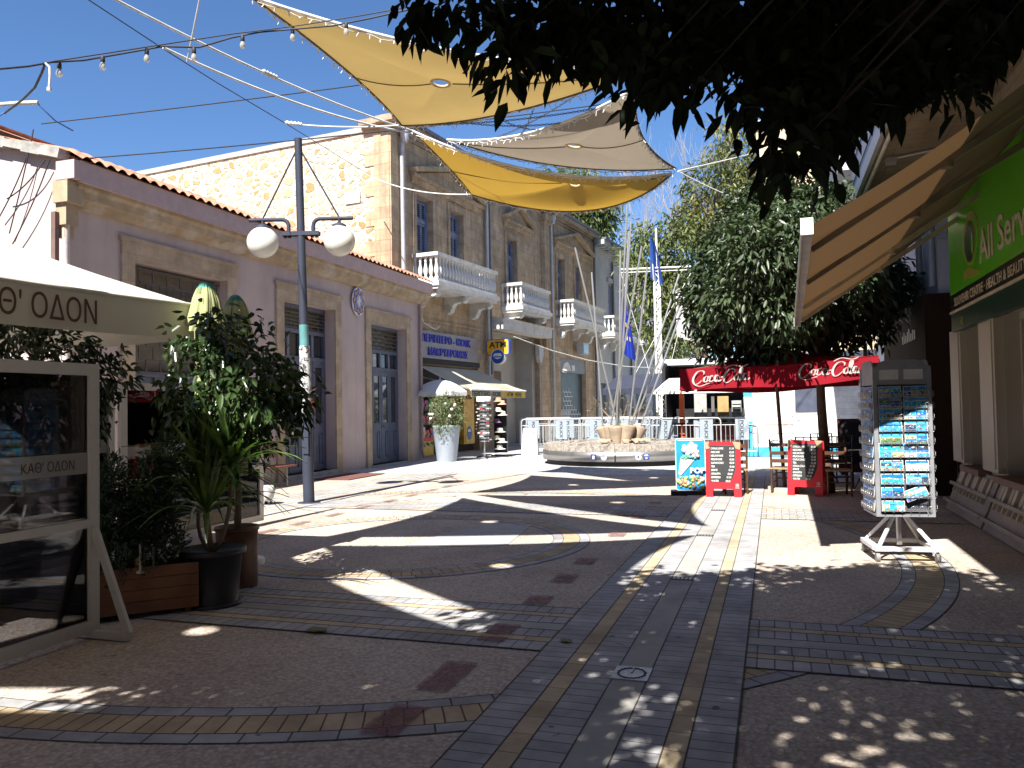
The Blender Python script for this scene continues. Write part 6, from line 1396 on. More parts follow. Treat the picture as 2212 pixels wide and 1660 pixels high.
for i in range(9): m.sphere((-9.72 + g.uniform(-.5, .5), 22.62 + g.uniform(-.1, .1), g.uniform(1.2, 1.9)), .045, 7, 5)
part('flowers', m, M('white blossom', (.72, .72, .7), .7), PS_)
SGk = thing('sunglasses_rack', 'white revolving sunglasses rack on a star base before the kiosk', 'display rack', (-9.0, 24.45, 0))
ox, oy = -9.0, 24.45
m = MB(); m.tube([(ox, oy, .06), (ox, oy, 2.0)], .03, 8); part('pole', m, mWire, SGk)
m = MB(); m.lathe([(.24, 1.86), (.24, 2.02), (.01, 2.03)], 20, (ox, oy, 0)); part('crown_disc', m, M('pale mint disc', (.55, .62, .58), .5), SGk)
m = MB(); m.lathe([(.16, .55), (.16, 1.86)], 12, (ox, oy, 0)); part('panel_core', m, M('mirror panel', (.5, .5, .5), .25, .7), SGk)
for k in range(5):
    a = 2 * pi * k / 5 + .3; m = MB(); m.tube([(ox, oy, .08), (ox + .3 * cos(a), oy + .3 * sin(a), .05), (ox + .34 * cos(a), oy + .34 * sin(a), .02)], .02, 6); part('foot', m, mBlkM, SGk)
mGl = [M('black sunglasses', (.015, .015, .02), .15), M('white sunglasses', (.6, .6, .6), .3), M('red sunglasses', (.4, .03, .05), .3)]
gs = MB()
for s in (-1, 1): gs.prism(Fr((0, 0, 0), (1, 0, 0), (0, -1, 0)), [(s * .035 + .032 * cos(t), .024 * sin(t)) for t in np.linspace(0, 6.28, 11)[:-1]], 0, .008)
gs.fbox(Fr((0, 0, 0), (1, 0, 0), (0, -1, 0)), -.075, .075, .012, .022, -.004, .004); gs.box(-.075, -.069, 0, .10, .008, .018); gs.box(.069, .075, 0, .10, .008, .018)
gme = [gs.mesh('sunglasses', mm) for mm in mGl]; g = random.Random(6)
for c in range(7):
    a = -pi / 2 + (c - 3) * .42
    for r in range(11):
        k = 2 if r * 7 + c in (17, 40, 66) else (1 if g.random() < .3 else 0); o = bpy.data.objects.new('sunglasses', gme[k]); COL.objects.link(o); o.location = (ox + .25 * cos(a), oy + .25 * sin(a), .62 + r * .112); o.rotation_euler = (0, 0, a + pi / 2)
        tag(o, ['pair of dark sunglasses hung on the revolving rack', 'pair of white framed sunglasses hung on the revolving rack', 'pair of red framed sunglasses hung on the revolving rack'][k], 'sunglasses', ['dark sunglasses on the rack', 'white sunglasses on the rack', 'red sunglasses on the rack'][k])
HR = thing('hat_stand', 'dark wheeled hat stand beside the sunglasses rack', 'display rack', (-8.75, 25.3, 0))
m = MB(); m.box(-8.95, -8.5, 25.28, 25.34, .15, 1.95); part('grid_panel', m, mBlkM, HR); m = MB(); m.tube([(-9.0, 25.1, .06), (-8.4, 25.5, .06)], .025, 6); m.tube([(-8.4, 25.1, .06), (-9.0, 25.5, .06)], .025, 6); part('foot', m, mBlkM, HR)
for k, (x, z, c, r, lab) in enumerate(((-8.72, 1.88, (.42, .22, .13), .17, 'tan felt hat at the top of the hat stand'), (-8.6, 1.78, (.50, .30, .20), .16, 'pinkish brown hat just below the top of the stand'), (-8.72, 1.55, (.58, .50, .36), .19, 'cream straw hat with a black band'), (-8.58, 1.42, (.5, .43, .32), .18, 'beige straw hat under the banded one'), (-8.8, 1.18, (.16, .09, .17), .17, 'dark purple cap in the middle of the hat stand'), (-8.68, .86, (.5, .48, .44), .2, 'pale grey floppy sun hat'), (-8.8, .62, (.52, .46, .34), .19, 'straw coloured hat above the lowest pair'), (-8.62, .52, (.68, .67, .65), .2, 'bright white sun hat low on the stand'), (-8.7, .30, (.62, .60, .56), .21, 'off white sun hat lowest on the stand'))):
    m = MB(); o = (x, 25.12, z); m.lathe([(.01, .11), (.06, .115), (.09, .10), (.10, .03), (.11, .01), (r * .85, -.005), (r, -.02), (r, -.028)], 18, o, mi=0, cap=False)
    if 'band' in lab and 'under' not in lab: m.lathe([(.104, .012), (.103, .035)], 18, o, mi=1, cap=False)
    solo('hat', m, [M('hat cloth %d' % k, c, .85), mBlkM], lab, 'hat', 'hats on the stand')
AB = thing('atm_board', 'small white ATM sandwich board left of the round plinth', 'sign board', (-8.0, 26.3, 0))
Fb = Fr((-8.0, 26.2, 0), (cos(.1), sin(.1), 0), (sin(.1), -cos(.1), .15), (0, .12, 1))
m = MB(); m.prism(Fb, [(-.28, 0), (-.2, 0), (-.2, .03), (.2, .03), (.2, 0), (.28, 0), (.24, .92), (-.24, .92)], -.012, .012); m.prism(Fr((-8.0, 26.45, 0), (1, 0, 0), (0, 1, 0), (0, -.12, 1)), [(-.28, 0), (.28, 0), (.24, .92), (-.24, .92)], -.012, .012); part('panels', m, M('white board', (.7, .7, .69), .5), AB)
m = MB(); textmb(m, 'ATM', Fr(Fb(0, .72, .0125), Fb.U, Fb.N, Fb.V), .10, 0, .003, bold=.02, width=.30); m.fbox(Fb, -.2, .2, .2, .215, .0125, .015, 1); textmb(m, 'HERE', Fr(Fb(0, .45, .0125), Fb.U, Fb.N, Fb.V), .07, 2, .003, width=.2) if False else None; m.prism(Fb, [(.15, .16), (.22, .21), (.15, .26)], .0125, .015, 1); part('print', m, [M('slate print', (.2, .22, .26), .6), M('teal print', (.1, .35, .5), .6)], AB)
PU = thing('white_parasol', 'small white fringed parasol open in front of the kiosk', 'parasol', (-10.2, 24.2, 0))
m = MB(); ux, uy = -10.45, 24.25
n = 8; top = np.array((ux, uy, 2.62)); rim = [np.array((ux + .95 * cos(a), uy + .95 * sin(a), 2.2)) for a in np.linspace(0, 2 * pi, n + 1)]
for i in range(n): m.grid([[top * (1 - t) + (rim[i] * (1 - s) + rim[i + 1] * s) * t + np.array((0, 0, .09 * sin(pi * t) - .03 * sin(pi * s) * t)) for s in np.linspace(0, 1, 5)] for t in np.linspace(0, 1, 6)])
for i in range(n): m.grid([[rim[i] * (1 - s) + rim[i + 1] * s + np.array((0, 0, -.03 * sin(pi * s))) for s in np.linspace(0, 1, 9)], [rim[i] * (1 - s) + rim[i + 1] * s + np.array((0, 0, -.12 - .03 * abs(sin(4 * pi * s)))) for s in np.linspace(0, 1, 9)]])
part('canopy', m, clothmat('white parasol cloth', (.66, .68, .70), .25), PU); m = MB(); m.tube([(ux, uy, 0), (ux, uy, 2.7)], .02, 8); part('pole', m, mWh, PU)
# bench and mat by the pink building
BN = thing('park_bench', 'red brown slatted bench on pale metal legs by the pink wall', 'bench', (-10.2, 14.3, 0))
mBn = M('red brown bench slat', (.20, .065, .045), .5, var=.2, scale=6)
for i in range(3): m = MB(); m.box(-10.45 + i * .15, -10.32 + i * .15, 13.4, 15.25, .43, .465); part('seat_slat', m, mBn, BN)
for i in range(2): m = MB(); m.box(-10.55 - .03 * i, -10.52 - .03 * i, 13.4, 15.25, .62 + i * .16, .76 + i * .16); part('back_slat', m, mBn, BN)
for y in (13.7, 14.95):
    m = MB(); m.tube([(-10.08, y, 0), (-10.08, y, .42), (-10.5, y, .42), (-10.6, y, .95)], .022, 7); m.tube([(-10.45, y, 0), (-10.45, y, .42)], .022, 7); part('leg', m, M('pale bench leg', (.4, .38, .34), .5), BN)
m = MB(); m.box(-10.45, -9.45, 16.5, 18.3, .003, .022); solo('doormat', m, M('red brown mat', (.14, .06, .05), .95, var=.2, scale=20), 'long red brown mat lying before the nearer blue door', 'mat')
# ================================================================== cafe terrace on the left
mOff = M('off white aluminium frame', (.50, .49, .47), .45, var=.08, stain=.3, stainscale=5)
mPG = glassmat('terrace glass', (.40, .40, .42), .0)
mFrost = glassmat('frosted band', (.7, .7, .7), .02, .55, (.42, .41, .39))
mLetD = M('dark glass lettering', (.06, .05, .05), .6)
def screen(name, F, u0, u1, label, foot=None, mirror=False, zt=1.98, band=(1.19, 1.34), txt=(0, 1)):
    T = thing(name, label, 'glass screen', F((u0 + u1) / 2, 0, 0), 'glass terrace screens')
    m = MB(); f = .085
    m.fbox(F, u0, u0 + f, .05, zt, -.03, .03); m.fbox(F, u1 - f, u1, .05, zt, -.03, .03); m.fbox(F, u0 + f, u1 - f, zt - f, zt, -.03, .03); m.fbox(F, u0 + f, u1 - f, .05, .05 + f, -.03, .03); m.fbox(F, u0 + f, u1 - f, .80, .86, -.025, .025)
    part('frame', m, mOff, T)
    for a, b in ((.05 + f, .80), (.86, zt - f)): m = MB(); m.fbox(F, u0 + f, u1 - f, a, b, -.004, .004); part('pane', m, mPG, T)
    m = MB(); m.fbox(F, u0 + f, u1 - f, band[0], band[1], .005, .007); bnd = part('frosted_band', m, mFrost, T)
    c = txt[0]; FF = Fr(F(c, band[0] + .035, .0075 if not mirror else .008), F.U * (-1 if mirror else 1), F.N); m = MB(); textmb(m, "KΑΘ' ΟΔΟΝ", FF, .07, 0, .002, width=txt[1]); part('lettering', m, mLetD, bnd)
    if foot:
        m = MB(); b0 = F(u1 - .04, .06, .03)
        m.beam(F(u1 - .05, .035, .0), F(u1 - .05, .035, .34), .05, .05); m.beam(F(u1 - .05, .80, .03), F(u1 - .05, .06, .34), .055, .03, up=tuple(F.U)); m.beam(F(u1 - .05, .035, -.3), F(u1 - .05, .035, 0), .05, .05); part('foot_bracket', m, mOff, T)
    return T
screen('glass_screen', Fr((-4.72, 0, 0), (0, 1, 0), (1, 0, 0)), 1.35, 4.60, 'nearest glass terrace screen in an off white frame with a braced foot', True, False, txt=(4.19, .42))
screen('glass_screen', Fr((-7.1, 0, 0), (0, 1, 0), (1, 0, 0)), 7.25, 9.9, 'farther glass terrace screen with its lettering seen reversed', False, True, txt=(8.5, .72), band=(1.1, 1.24))
screen('glass_screen', Fr((-7.1, 0, 0), (0, 1, 0), (1, 0, 0)), 4.3, 7.15, 'glass terrace screen deep in shade behind the dark ficus', False, True, txt=(5.6, .72))
# big white parasol
mPar = clothmat('off white parasol cloth', (.60, .58, .53), .14, (.55, .5, .42), 120, var=.04)
PW = thing('cafe_parasol', 'large off white square parasol lettered in brown Greek capitals over the terrace', 'parasol', (-7.4, 4.7, 0))
ax0, ax1, ay0, ay1, pz, pt = -9.3, -5.5, 2.8, 6.62, 2.66, 3.62
cx_, cy_ = (ax0 + ax1) / 2, (ay0 + ay1) / 2
cor = [np.array(c) for c in ((ax1, ay0, pz), (ax1, ay1, pz + .04), (ax0, ay1, pz), (ax0, ay0, pz))]
m = MB(); top = np.array((cx_, cy_, pt))
for i in range(4):
    a, b = cor[i], cor[(i + 1) % 4]
    m.grid([[(a * (1 - s) + b * s) * (1 - t) + top * t - np.array((0, 0, .05 * sin(pi * t) + .03 * sin(pi * s) * (1 - t))) for s in np.linspace(0, 1, 9)] for t in np.linspace(0, 1, 7)])
part('canopy', m, mPar, PW)
for i in range(4):
    a, b = cor[i], cor[(i + 1) % 4]; m = MB(); A_ = [a * (1 - s) + b * s - np.array((0, 0, .03 * sin(pi * s))) for s in np.linspace(0, 1, 15)]
    m.grid([A_, [p - np.array((0, 0, .34)) + (top - p) * np.array((.012, .012, 0)) * (.3 + (k % 3) * .2) for k, p in enumerate(A_)]]); part('valance', m, mPar, PW)
    m = MB(); m.tube(A_, .02, 6); part('seam_roll', m, mPar, PW)
m = MB(); ya, yb = PX(77, 668, -5.49)[1], PX(208, 680, -5.49)[1]; wd = (yb - ya) * 2.05
textmb(m, "KΑΘ' ΟΔΟΝ", Fr((-5.485, yb - wd / 2, 2.385), (0, 1, 0), (1, 0, 0)), .205, 0, .004, width=wd); part('lettering', m, M('brown print', (.11, .055, .045), .8), PW)
m = MB(); m.tube([(cx_, cy_, 0), (cx_, cy_, pt)], .03, 10); m.box(cx_ - .35, cx_ + .35, cy_ - .35, cy_ + .35, 0, .08); part('pole', m, mOff, PW)
# closed green parasols
mGrnC = clothmat('lime parasol cloth', (.40, .44, .22), .15, (.4, .46, .18), 100, var=.16); mGrnT = clothmat('teal faded cloth', (.10, .30, .25), .15)
for k, (x, y, d) in enumerate(((444, 700, 7.9), (509, 700, 8.5))):
    b0 = DP(x, y, d); b0[2] = 0; zt_ = DP(x, 612 if k == 0 else 640, d)[2]
    T = thing('closed_parasol', ['taller closed lime green parasol rising behind the ficus', 'shorter closed lime green parasol rising behind the ficus'][k], 'parasol', b0, 'closed green parasols')
    def pleat(prof, n=60, f=9, amp=.3, dz=0.0):
        rows = []
        for q, (r, z) in enumerate(prof): rows.append([b0 + np.array((r * (1 + amp * sin(f * t + z * 2)) * cos(t), r * (1 + amp * sin(f * t + z * 2)) * sin(t), z + (dz * (sin(f * t + 1) - .3 * sin(3 * t)) if q == 0 else 0))) for t in np.linspace(0, 2 * pi, n + 1)])
        mm = MB(); mm.grid(rows); return mm
    part('folded_cloth', pleat([(.14, .95), (.11, 1.3), (.085, zt_ - 1.0), (.09, zt_ - .55), (.10, zt_ - .28), (.08, zt_ - .14), (.05, zt_ - .06)], amp=.2, f=11), mGrnC, T)
    gf_ = random.Random(k + 2); mm = MB(); mt = MB()
    for q in range(7):      # hanging flaps of the folded hood
        a0 = 2 * pi * q / 7 + gf_.uniform(-.15, .15); Lf = gf_.uniform(.36, .50); fl_ = gf_.uniform(.09, .14); rows = []
        for t in np.linspace(0, 1, 9):
            hw_ = .62 * (1 - .72 * t ** 2.6); r_ = .045 + (.055 + .02 * (q % 2)) * min(1, t * 3) ** .7 + fl_ * t ** 1.6 * .75
            rows.append([b0 + np.array(((r_ * (1 - .22 * abs(s_) ** 2) + .012 * sin(9 * s_ + q)) * cos(a0 + hw_ * s_), (r_ * (1 - .22 * abs(s_) ** 2) + .012 * sin(9 * s_ + q)) * sin(a0 + hw_ * s_), zt_ - Lf * t)) for s_ in np.linspace(-1, 1, 9)])
        mm.grid(rows[1:]); mt.grid(rows[:3] if q % 2 else rows[:2])
    part('cap_flap', mm, mGrnC, T); mt.lathe([(.06, zt_ - .02), (.03, zt_ + .012), (.004, zt_ + .016)], 12, (b0[0], b0[1], 0)); part('cap_top', mt, mGrnT, T)
    m = MB(); m.tube([b0, b0 + np.array((0, 0, 1.2))], .022, 8); m.lathe([(.28, 0), (.28, .06), (.04, .08)], 18, b0); part('pole', m, mWh, T)
# dark ficus under the parasol, cafe furniture inside
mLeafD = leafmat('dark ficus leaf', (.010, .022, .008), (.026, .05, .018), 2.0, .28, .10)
def stem_plant(name, label, root, blobs, per, k, L, Wd, mat, seed, pot=None, trunk=.035, droop=.5, spread=.06, cat='potted plant', barkmat=None):
    T = thing(name, label, cat, root); P_, D_ = blobs_to_leaves(blobs, per, k, spread, seed, droop)
    part('foliage', leafmesh('foliage', mat, P_, D_, L, Wd, .35, seed), None, T)
    m = MB(); r0 = np.array(root, float) + np.array((0, 0, pot[1] if pot else 0)); c = np.mean([b[:3] for b in blobs], axis=0); fork = r0 * .45 + np.array((c[0], c[1], c[2])) * .55; fork[2] = r0[2] + (c[2] - r0[2]) * .5
    m.tube([r0 - np.array((0, 0, .1)), (r0 + fork) / 2 + np.array((.02, .01, 0)), fork], [trunk, trunk * .85, trunk * .7], 8); branches(m, fork, [b[:3] for b in blobs], trunk * .6, seed); part('stem', m, barkmat or M('grey brown bark', (.16, .12, .09), .9, var=.3, scale=10, bump=.5), T)
    if pot:
        r, h, col, shape = pot; m = MB(); m.lathe([(r * shape, 0), (r * (shape * .3 + .7), h * .7), (r, h), (r * 1.06, h), (r * 1.06, h + .035), (r * .95, h + .035), (r * .9, h - .04), (.01, h - .05)], 26, root); part('pot', m, col, T)
    return T
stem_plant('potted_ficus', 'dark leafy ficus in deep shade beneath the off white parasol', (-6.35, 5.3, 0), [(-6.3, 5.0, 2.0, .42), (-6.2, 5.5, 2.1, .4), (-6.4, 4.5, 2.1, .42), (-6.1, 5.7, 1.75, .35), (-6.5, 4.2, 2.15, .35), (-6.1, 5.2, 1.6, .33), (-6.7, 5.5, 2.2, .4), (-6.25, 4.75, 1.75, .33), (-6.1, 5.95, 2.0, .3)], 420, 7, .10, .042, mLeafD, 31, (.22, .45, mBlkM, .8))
mLeafF = leafmat('glossy ficus leaf', (.022, .042, .014), (.045, .08, .026), 1.6, .22, .16)
fb = [(*DP(x, y, d), r / 1720 * d) for x, y, d, r in ((465, 740, 7.2, 62), (520, 765, 7.3, 70), (430, 790, 7.0, 70), (520, 830, 7.0, 105), (590, 850, 7.2, 65), (580, 800, 7.4, 60), (430, 870, 6.8, 70), (500, 910, 7.0, 85), (570, 920, 7.2, 60), (395, 850, 6.9, 48), (455, 700, 7.3, 35), (400, 740, 7.2, 30), (625, 830, 7.3, 38), (450, 955, 6.9, 60), (520, 975, 7.0, 62), (385, 900, 6.9, 45), (600, 900, 7.2, 50), (640, 870, 7.3, 36))]
stem_plant('potted_ficus', 'big glossy ficus in a brown cylinder pot below the green parasols', (-4.78, 6.28, 0), fb, 300, 7, .105, .05, mLeafF, 33, (.19, .52, M('brown glazed pot', (.13, .062, .035), .4), .97))
# sword leaved plant in a black tub
YP = thing('potted_yucca', 'sword leaved plant in a round black tub beside the timber planter', 'potted plant', (-4.52, 5.62, 0))
yr = np.array((-4.52, 5.62, 0)); m = MB(); m.lathe([(.20, 0), (.21, .02), (.20, .03), (.235, .42), (.27, .43), (.27, .47), (.25, .48), (.22, .44), (.01, .42)], 28, yr); m.lathe([(.24, 0), (.25, .03), (.2, .035)], 28, yr); part('pot', m, M('black plastic tub', (.018, .018, .022), .45), YP)
mYu = leafmat('sword leaf', (.05, .10, .022), (.13, .21, .06), 2.2, .35, .3)
m = MB(); g = random.Random(12); tops = [yr + np.array(p) for p in ((-.07, .0, 1.05), (.12, .08, 1.12), (.02, -.1, .78), (-.16, .05, .9))]
mst = MB()
for t_ in tops: mst.tube(qbez(yr + np.array((0, 0, .42)), (yr + t_) / 2 + np.array((t_[0] - yr[0], 0, .1)), t_, 6), .017, 6)
part('stem', mst, M('yucca stem', (.17, .12, .08), .9), YP)
for t_ in tops:
    for k in range(44):
        a = g.uniform(0, 6.28); e = g.uniform(.05, 1.35); L_ = g.uniform(.5, .95); d = np.array((cos(a) * sin(e), sin(a) * sin(e), cos(e))); sd = np.array((-sin(a), cos(a), 0)); w_ = g.uniform(.015, .025); rows = []
        for s in np.linspace(0, 1, 8):
            p = t_ + d * L_ * s - np.array((0, 0, (.10 + .5 * max(0, e - .4)) * L_ * s ** 2.4)); q = w_ * (0.45 + 1.6 * s * (1 - s) * 1.6) * (1 - s ** 4) + .001; rows.append([p - sd * q, p + np.array((0, 0, -.006)), p + sd * q])
        m.grid(rows)
part('leaves', m, mYu, YP)
# timber planter with two conifers
PL = thing('timber_planter', 'long timber plank planter between the glass screen and the black tub', 'planter', (-4.8, 5.1, 0))
p0, p1 = np.array((-4.98, 4.86, 0)), np.array((-4.52, 5.32, 0)); u_ = (p1 - p0); u_ /= np.linalg.norm(u_); nn_ = np.array((u_[1], -u_[0], 0)); Lp = np.linalg.norm(p1 - p0) + .28
Fp = Fr(p0 - u_ * .2, u_, nn_); mPlk = M('orange brown plank', (.17, .075, .035), .6, var=.25, scale=5, bump=.2)
for z in (.05, .14, .23, .32): 
    m = MB(); m.fbox(Fp, 0, Lp, z, z + .086, -.02, .0); m.fbox(Fp, .004, .03, z, z + .086, -.34, -.021); m.fbox(Fp, Lp - .03, Lp - .004, z, z + .086, -.34, -.021); m.fbox(Fp, 0, Lp, z, z + .086, -.36, -.341); part('plank', m, mPlk, PL)
m = MB(); m.fbox(Fp, .03, Lp - .03, .05, .36, -.335, -.025); part('soil', m, M('dark soil', (.03, .022, .016), .95), PL)
for u in (.06, Lp - .1):
    m = MB(); m.fbox(Fp, u, u + .05, 0, .05, -.3, -.05); part('foot', m, mPlk, PL)
mCon = leafmat('conifer spray', (.010, .026, .010), (.028, .055, .02), 3, .6, .1)
for k, (u, h, lab) in enumerate(((.28, .85, 'wide dark conifer shrub at the screen end of the timber planter'), (.62, .95, 'pointed dark conifer shrub at the tub end of the timber planter'))):
    c0 = Fp(u, .36, -.18); bl = [(c0[0] + g.uniform(-.07, .07), c0[1] + g.uniform(-.07, .07), c0[2] + h * t, .24 * (1 - .6 * t) + .03) for t in (.2, .35, .5, .65, .8, .95)]
    T = thing('conifer_shrub', lab, 'shrub', c0, 'conifers in the timber planter'); P_, D_ = blobs_to_leaves(bl, 4200, 6, .03, 50 + k, -.5); part('foliage', leafmesh('foliage', mCon, P_, D_, .06, .014, .05, 8), None, T)
    m = MB(); m.tube([c0 - np.array((0, 0, .05)), c0 + np.array((0, 0, h * .8))], [.018, .006], 6); part('stem', m, mWood, T)
LN = thing('candle_lantern', 'small glass candle lantern standing in the timber planter', 'lantern', Fp(.5, .36, -.06))
m = MB(); b_ = Fp(.5, .36, -.085)
for dx in (-.07, .07):
    for dy in (-.07, .07): m.beam(b_ + np.array((dx, dy, 0)), b_ + np.array((dx, dy, .24)), .012)
m.box(b_[0] - .08, b_[0] + .08, b_[1] - .08, b_[1] + .08, b_[2], b_[2] + .02); part('frame', m, mOff, LN)
m = MB(); m.tube([b_ + np.array((0, 0, .02)), b_ + np.array((0, 0, .12))], .04, 12); part('candle', m, M('peach candle', (.5, .3, .2), .6), LN)
# caf furniture seen through the glass
def box_chair(loc, rz, label):
    T = thing('cafe_chair', label, 'chair', loc, 'chairs behind the glass screen', rz)
    m = MB(); m.box(-.22, .22, -.22, .22, .42, .47); part('seat', m, mWood, T, local=True)
    for x in (-.2, .2):
        for y in (-.2, .2): m = MB(); m.box(x - .022, x + .022, y - .022, y + .022, 0, .42); part('leg', m, mWood, T, local=True)
    for z in (.55, .70, .84): m = MB(); m.box(-.21, .21, .19, .215, z, z + .09); part('back_slat', m, mWood, T, local=True)
    for x in (-.2, .2): m = MB(); m.box(x - .02, x + .02, .185, .22, .47, .94); part('back_post', m, mWood, T, local=True)
    return T
box_chair((-5.6, 3.6, 0), 1.4, 'dark slatted chair nearest the glass screen, side on'); box_chair((-6.6, 3.7, 0), -1.5, 'dark slatted chair across the table behind the glass screen'); box_chair((-6.0, 4.5, 0), 2.9, 'dark slatted chair beside the ficus behind the glass')
T = thing('cafe_table', 'square wooden table behind the nearest glass screen', 'table', (-6.1, 3.65, 0)); m = MB(); m.box(-6.45, -5.75, 3.3, 4.0, .72, .76); part('tabletop', m, mWoodL, T)
for x in (-6.4, -5.8):
    for y in (3.35, 3.95): m = MB(); m.box(x - .025, x + .025, y - .025, y + .025, 0, .72); part('leg', m, mWoodL, T)
m = MB(); m.lathe([(.30, .78), (.33, .84), (.31, 1.0), (.2, 1.04), (.01, 1.05)], 20, (-6.9, 5.6, 0)); m.lathe([(.16, 0), (.1, .4), (.16, .78)], 14, (-6.9, 5.6, 0)); solo('white_bowl_planter', m, M('white glazed bowl', (.62, .62, .63), .3), 'rounded white bowl on a stand seen through the terrace glass', 'bowl')
T = thing('wheeled_pot', 'white rounded pot on dark castors behind the sword leaved plant', 'pot', (-5.2, 8.2, 0)); q = G(574, 1092); q = np.array((q[0], q[1], 0))
m = MB(); m.lathe([(.10, .08), (.14, .14), (.16, .26), (.13, .34), (.11, .34), (.01, .3)], 20, q); part('pot', m, M('white pot', (.5, .5, .48), .5), T)
for a in (0, 2.1, 4.2): m = MB(); m.tube([q + np.array((.09 * cos(a) - .015, .09 * sin(a), .035)), q + np.array((.09 * cos(a) + .015, .09 * sin(a), .035))], .035, 10); part('castor', m, mDark, T)

# ================================================================== trees
mBark = M('grey brown bark', (.16, .12, .09), .9, var=.3, scale=10, bump=.5)
def tree(name, label, root, blobs, per, k, L, Wd, mat, seed, trunk, fork=None, droop=.5, spread=.1, grp=None, shell=(.5, 1.0), bark=None, bend=None):
    T = thing(name, label, 'tree', root, grp); P_, D_ = blobs_to_leaves(blobs, per, k, spread, seed, droop, shell)
    part('crown', leafmesh('crown', mat, P_, D_, L, Wd, .3, seed), None, T)
    r0 = np.array(root, float); c = np.mean([b[:3] for b in blobs], axis=0); fk = np.array(fork if fork is not None else (r0 * .5 + c * .5)); m = MB()
    md = (r0 + fk) / 2 + np.array(bend if bend is not None else (.1, .05, 0))
    m.tube(qbez(r0, md, fk, 8), list(np.linspace(trunk * 1.15, trunk * .75, 8)), 12); branches(m, fk, [b[:3] for b in blobs][::2] if grp is None and trunk > .11 else [b[:3] for b in blobs], .011 if trunk == .12 else trunk * .5, seed); part('trunk', m, bark or mBark, T)
    return T
pb_ = lambda L_: [(*DP(x, y, d), r / 1720 * d) for x, y, d, r in L_]
mOr = leafmat('orange tree leaf', (.028, .048, .020), (.07, .10, .048), 1.1, .42, .15, 8)
tree('orange_tree', 'glossy dark green orange tree standing among the cafe tables', (.92, 15.4, 0),
     pb_([(1650, 478, 14.9, 94), (1560, 578, 14.7, 72), (1530, 658, 14.6, 59), (1620, 628, 14.0, 99), (1720, 568, 13.9, 108), (1790, 468, 14.9, 68), (1700, 438, 15.2, 54), (1800, 628, 14.4, 108), (1885, 628, 15.0, 76), (1945, 618, 15.2, 45), (1575, 728, 14.6, 52), (1680, 708, 14.0, 76), (1800, 708, 14.6, 72), (1760, 428, 15.1, 45), (1600, 528, 14.5, 72), (1880, 558, 15.2, 63), (1640, 548, 12.9, 86), (1740, 528, 12.8, 90), (1820, 568, 13.2, 72), (1590, 648, 13.2, 56), (1700, 648, 13.0, 72), (1535, 728, 14.7, 38), (1640, 753, 14.3, 36), (1880, 698, 15, 50)]),
     400, 8, .155, .062, mOr, 61, .085, DP(1772, 760, 14.3), .45, .10, None, (.55, 1.0), M('dark orange bark', (.10, .07, .05), .8, var=.3, scale=10, bump=.4), (-.10, -.1, .2))
# the tree that overhangs the camera
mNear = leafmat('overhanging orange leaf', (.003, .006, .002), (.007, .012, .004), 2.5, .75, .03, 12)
nb = pb_([(925, 31, 3.6, 58), (960, -4, 3.7, 56), (1120, 66, 3.4, 65), (1090, 131, 3.35, 33), (1060, 46, 3.6, 56), (1180, 46, 3.6, 93), (1250, 76, 3.6, 74), (1330, 56, 3.7, 93), (1385, 156, 3.5, 51), (1440, 156, 3.4, 65), (1490, 196, 3.3, 46), (1430, 46, 3.8, 102), (1530, 36, 3.9, 93), (1620, 181, 3.5, 51), (1650, 106, 3.6, 79), (1680, 256, 3.3, 58), (1730, 306, 3.2, 46), (1700, 356, 3.2, 26), (1720, 166, 3.6, 93), (1640, 16, 3.9, 84), (1800, 86, 3.6, 112), (1820, 201, 3.4, 65), (1900, 116, 3.6, 102), (1930, 181, 3.5, 46), (1990, 56, 3.7, 112), (2050, 116, 3.5, 60), (2080, 156, 3.4, 33), (2120, 26, 3.7, 74), (2190, 6, 3.7, 56), (1900, 16, 3.9, 112), (1800, -4, 3.9, 93), (1300, -4, 3.9, 102), (1780, 266, 3.4, 48), (1570, 76, 3.8, 65), (1500, 96, 3.6, 74), (1670, 96, 4.15, 82), (1700, 246, 3.85, 60), (1750, 296, 3.75, 48), (1720, 346, 3.75, 27), (1740, 156, 4.15, 97), (1660, 6, 4.45, 88), (1820, 76, 4.15, 117), (1840, 191, 3.95, 68), (1920, 106, 4.15, 107), (1950, 171, 4.05, 48), (2010, 46, 4.25, 117), (2070, 106, 4.05, 63), (2100, 146, 3.95, 34), (2140, 16, 4.25, 77), (2210, -4, 4.25, 58), (1920, 6, 4.45, 117), (1820, -14, 4.45, 97), (1800, 256, 3.95, 50)])
nb2 = [(-1.3, 3.0, 4.3, .7), (-.3, 3.3, 4.6, .8), (.8, 3.6, 4.6, .8), (1.6, 3.4, 4.3, .7), (-.6, 2.2, 4.4, .9), (.6, 2.3, 4.7, .9), (1.7, 2.4, 4.6, .8), (-1.8, 1.9, 4.2, .8), (-2.6, .6, 4.1, .75), (-1.4, .8, 4.6, .9), (-.2, .9, 4.9, .9), (1.0, .9, 4.8, .9), (2.0, 1.2, 4.5, .8), (-3.2, -.3, 4.2, .7), (-2.2, -.4, 4.7, .85), (-.9, -.6, 4.9, .9), (.5, -.7, 4.9, .9), (1.6, -.5, 4.6, .8), (-3.6, .5, 3.9, .5), (2.4, .3, 4.2, .7), (-3.9, -1.2, 4.3, .6), (2.2, 2.9, 4.0, .6), (-1.5, -1.6, 4.6, .8), (.3, -1.9, 4.6, .8), (1.8, -1.7, 4.4, .8)]
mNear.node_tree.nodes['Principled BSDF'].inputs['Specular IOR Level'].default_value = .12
mBarkN = M('shaded bark', (.014, .011, .009), .95, spec=.1, var=.3, scale=10, bump=.5)
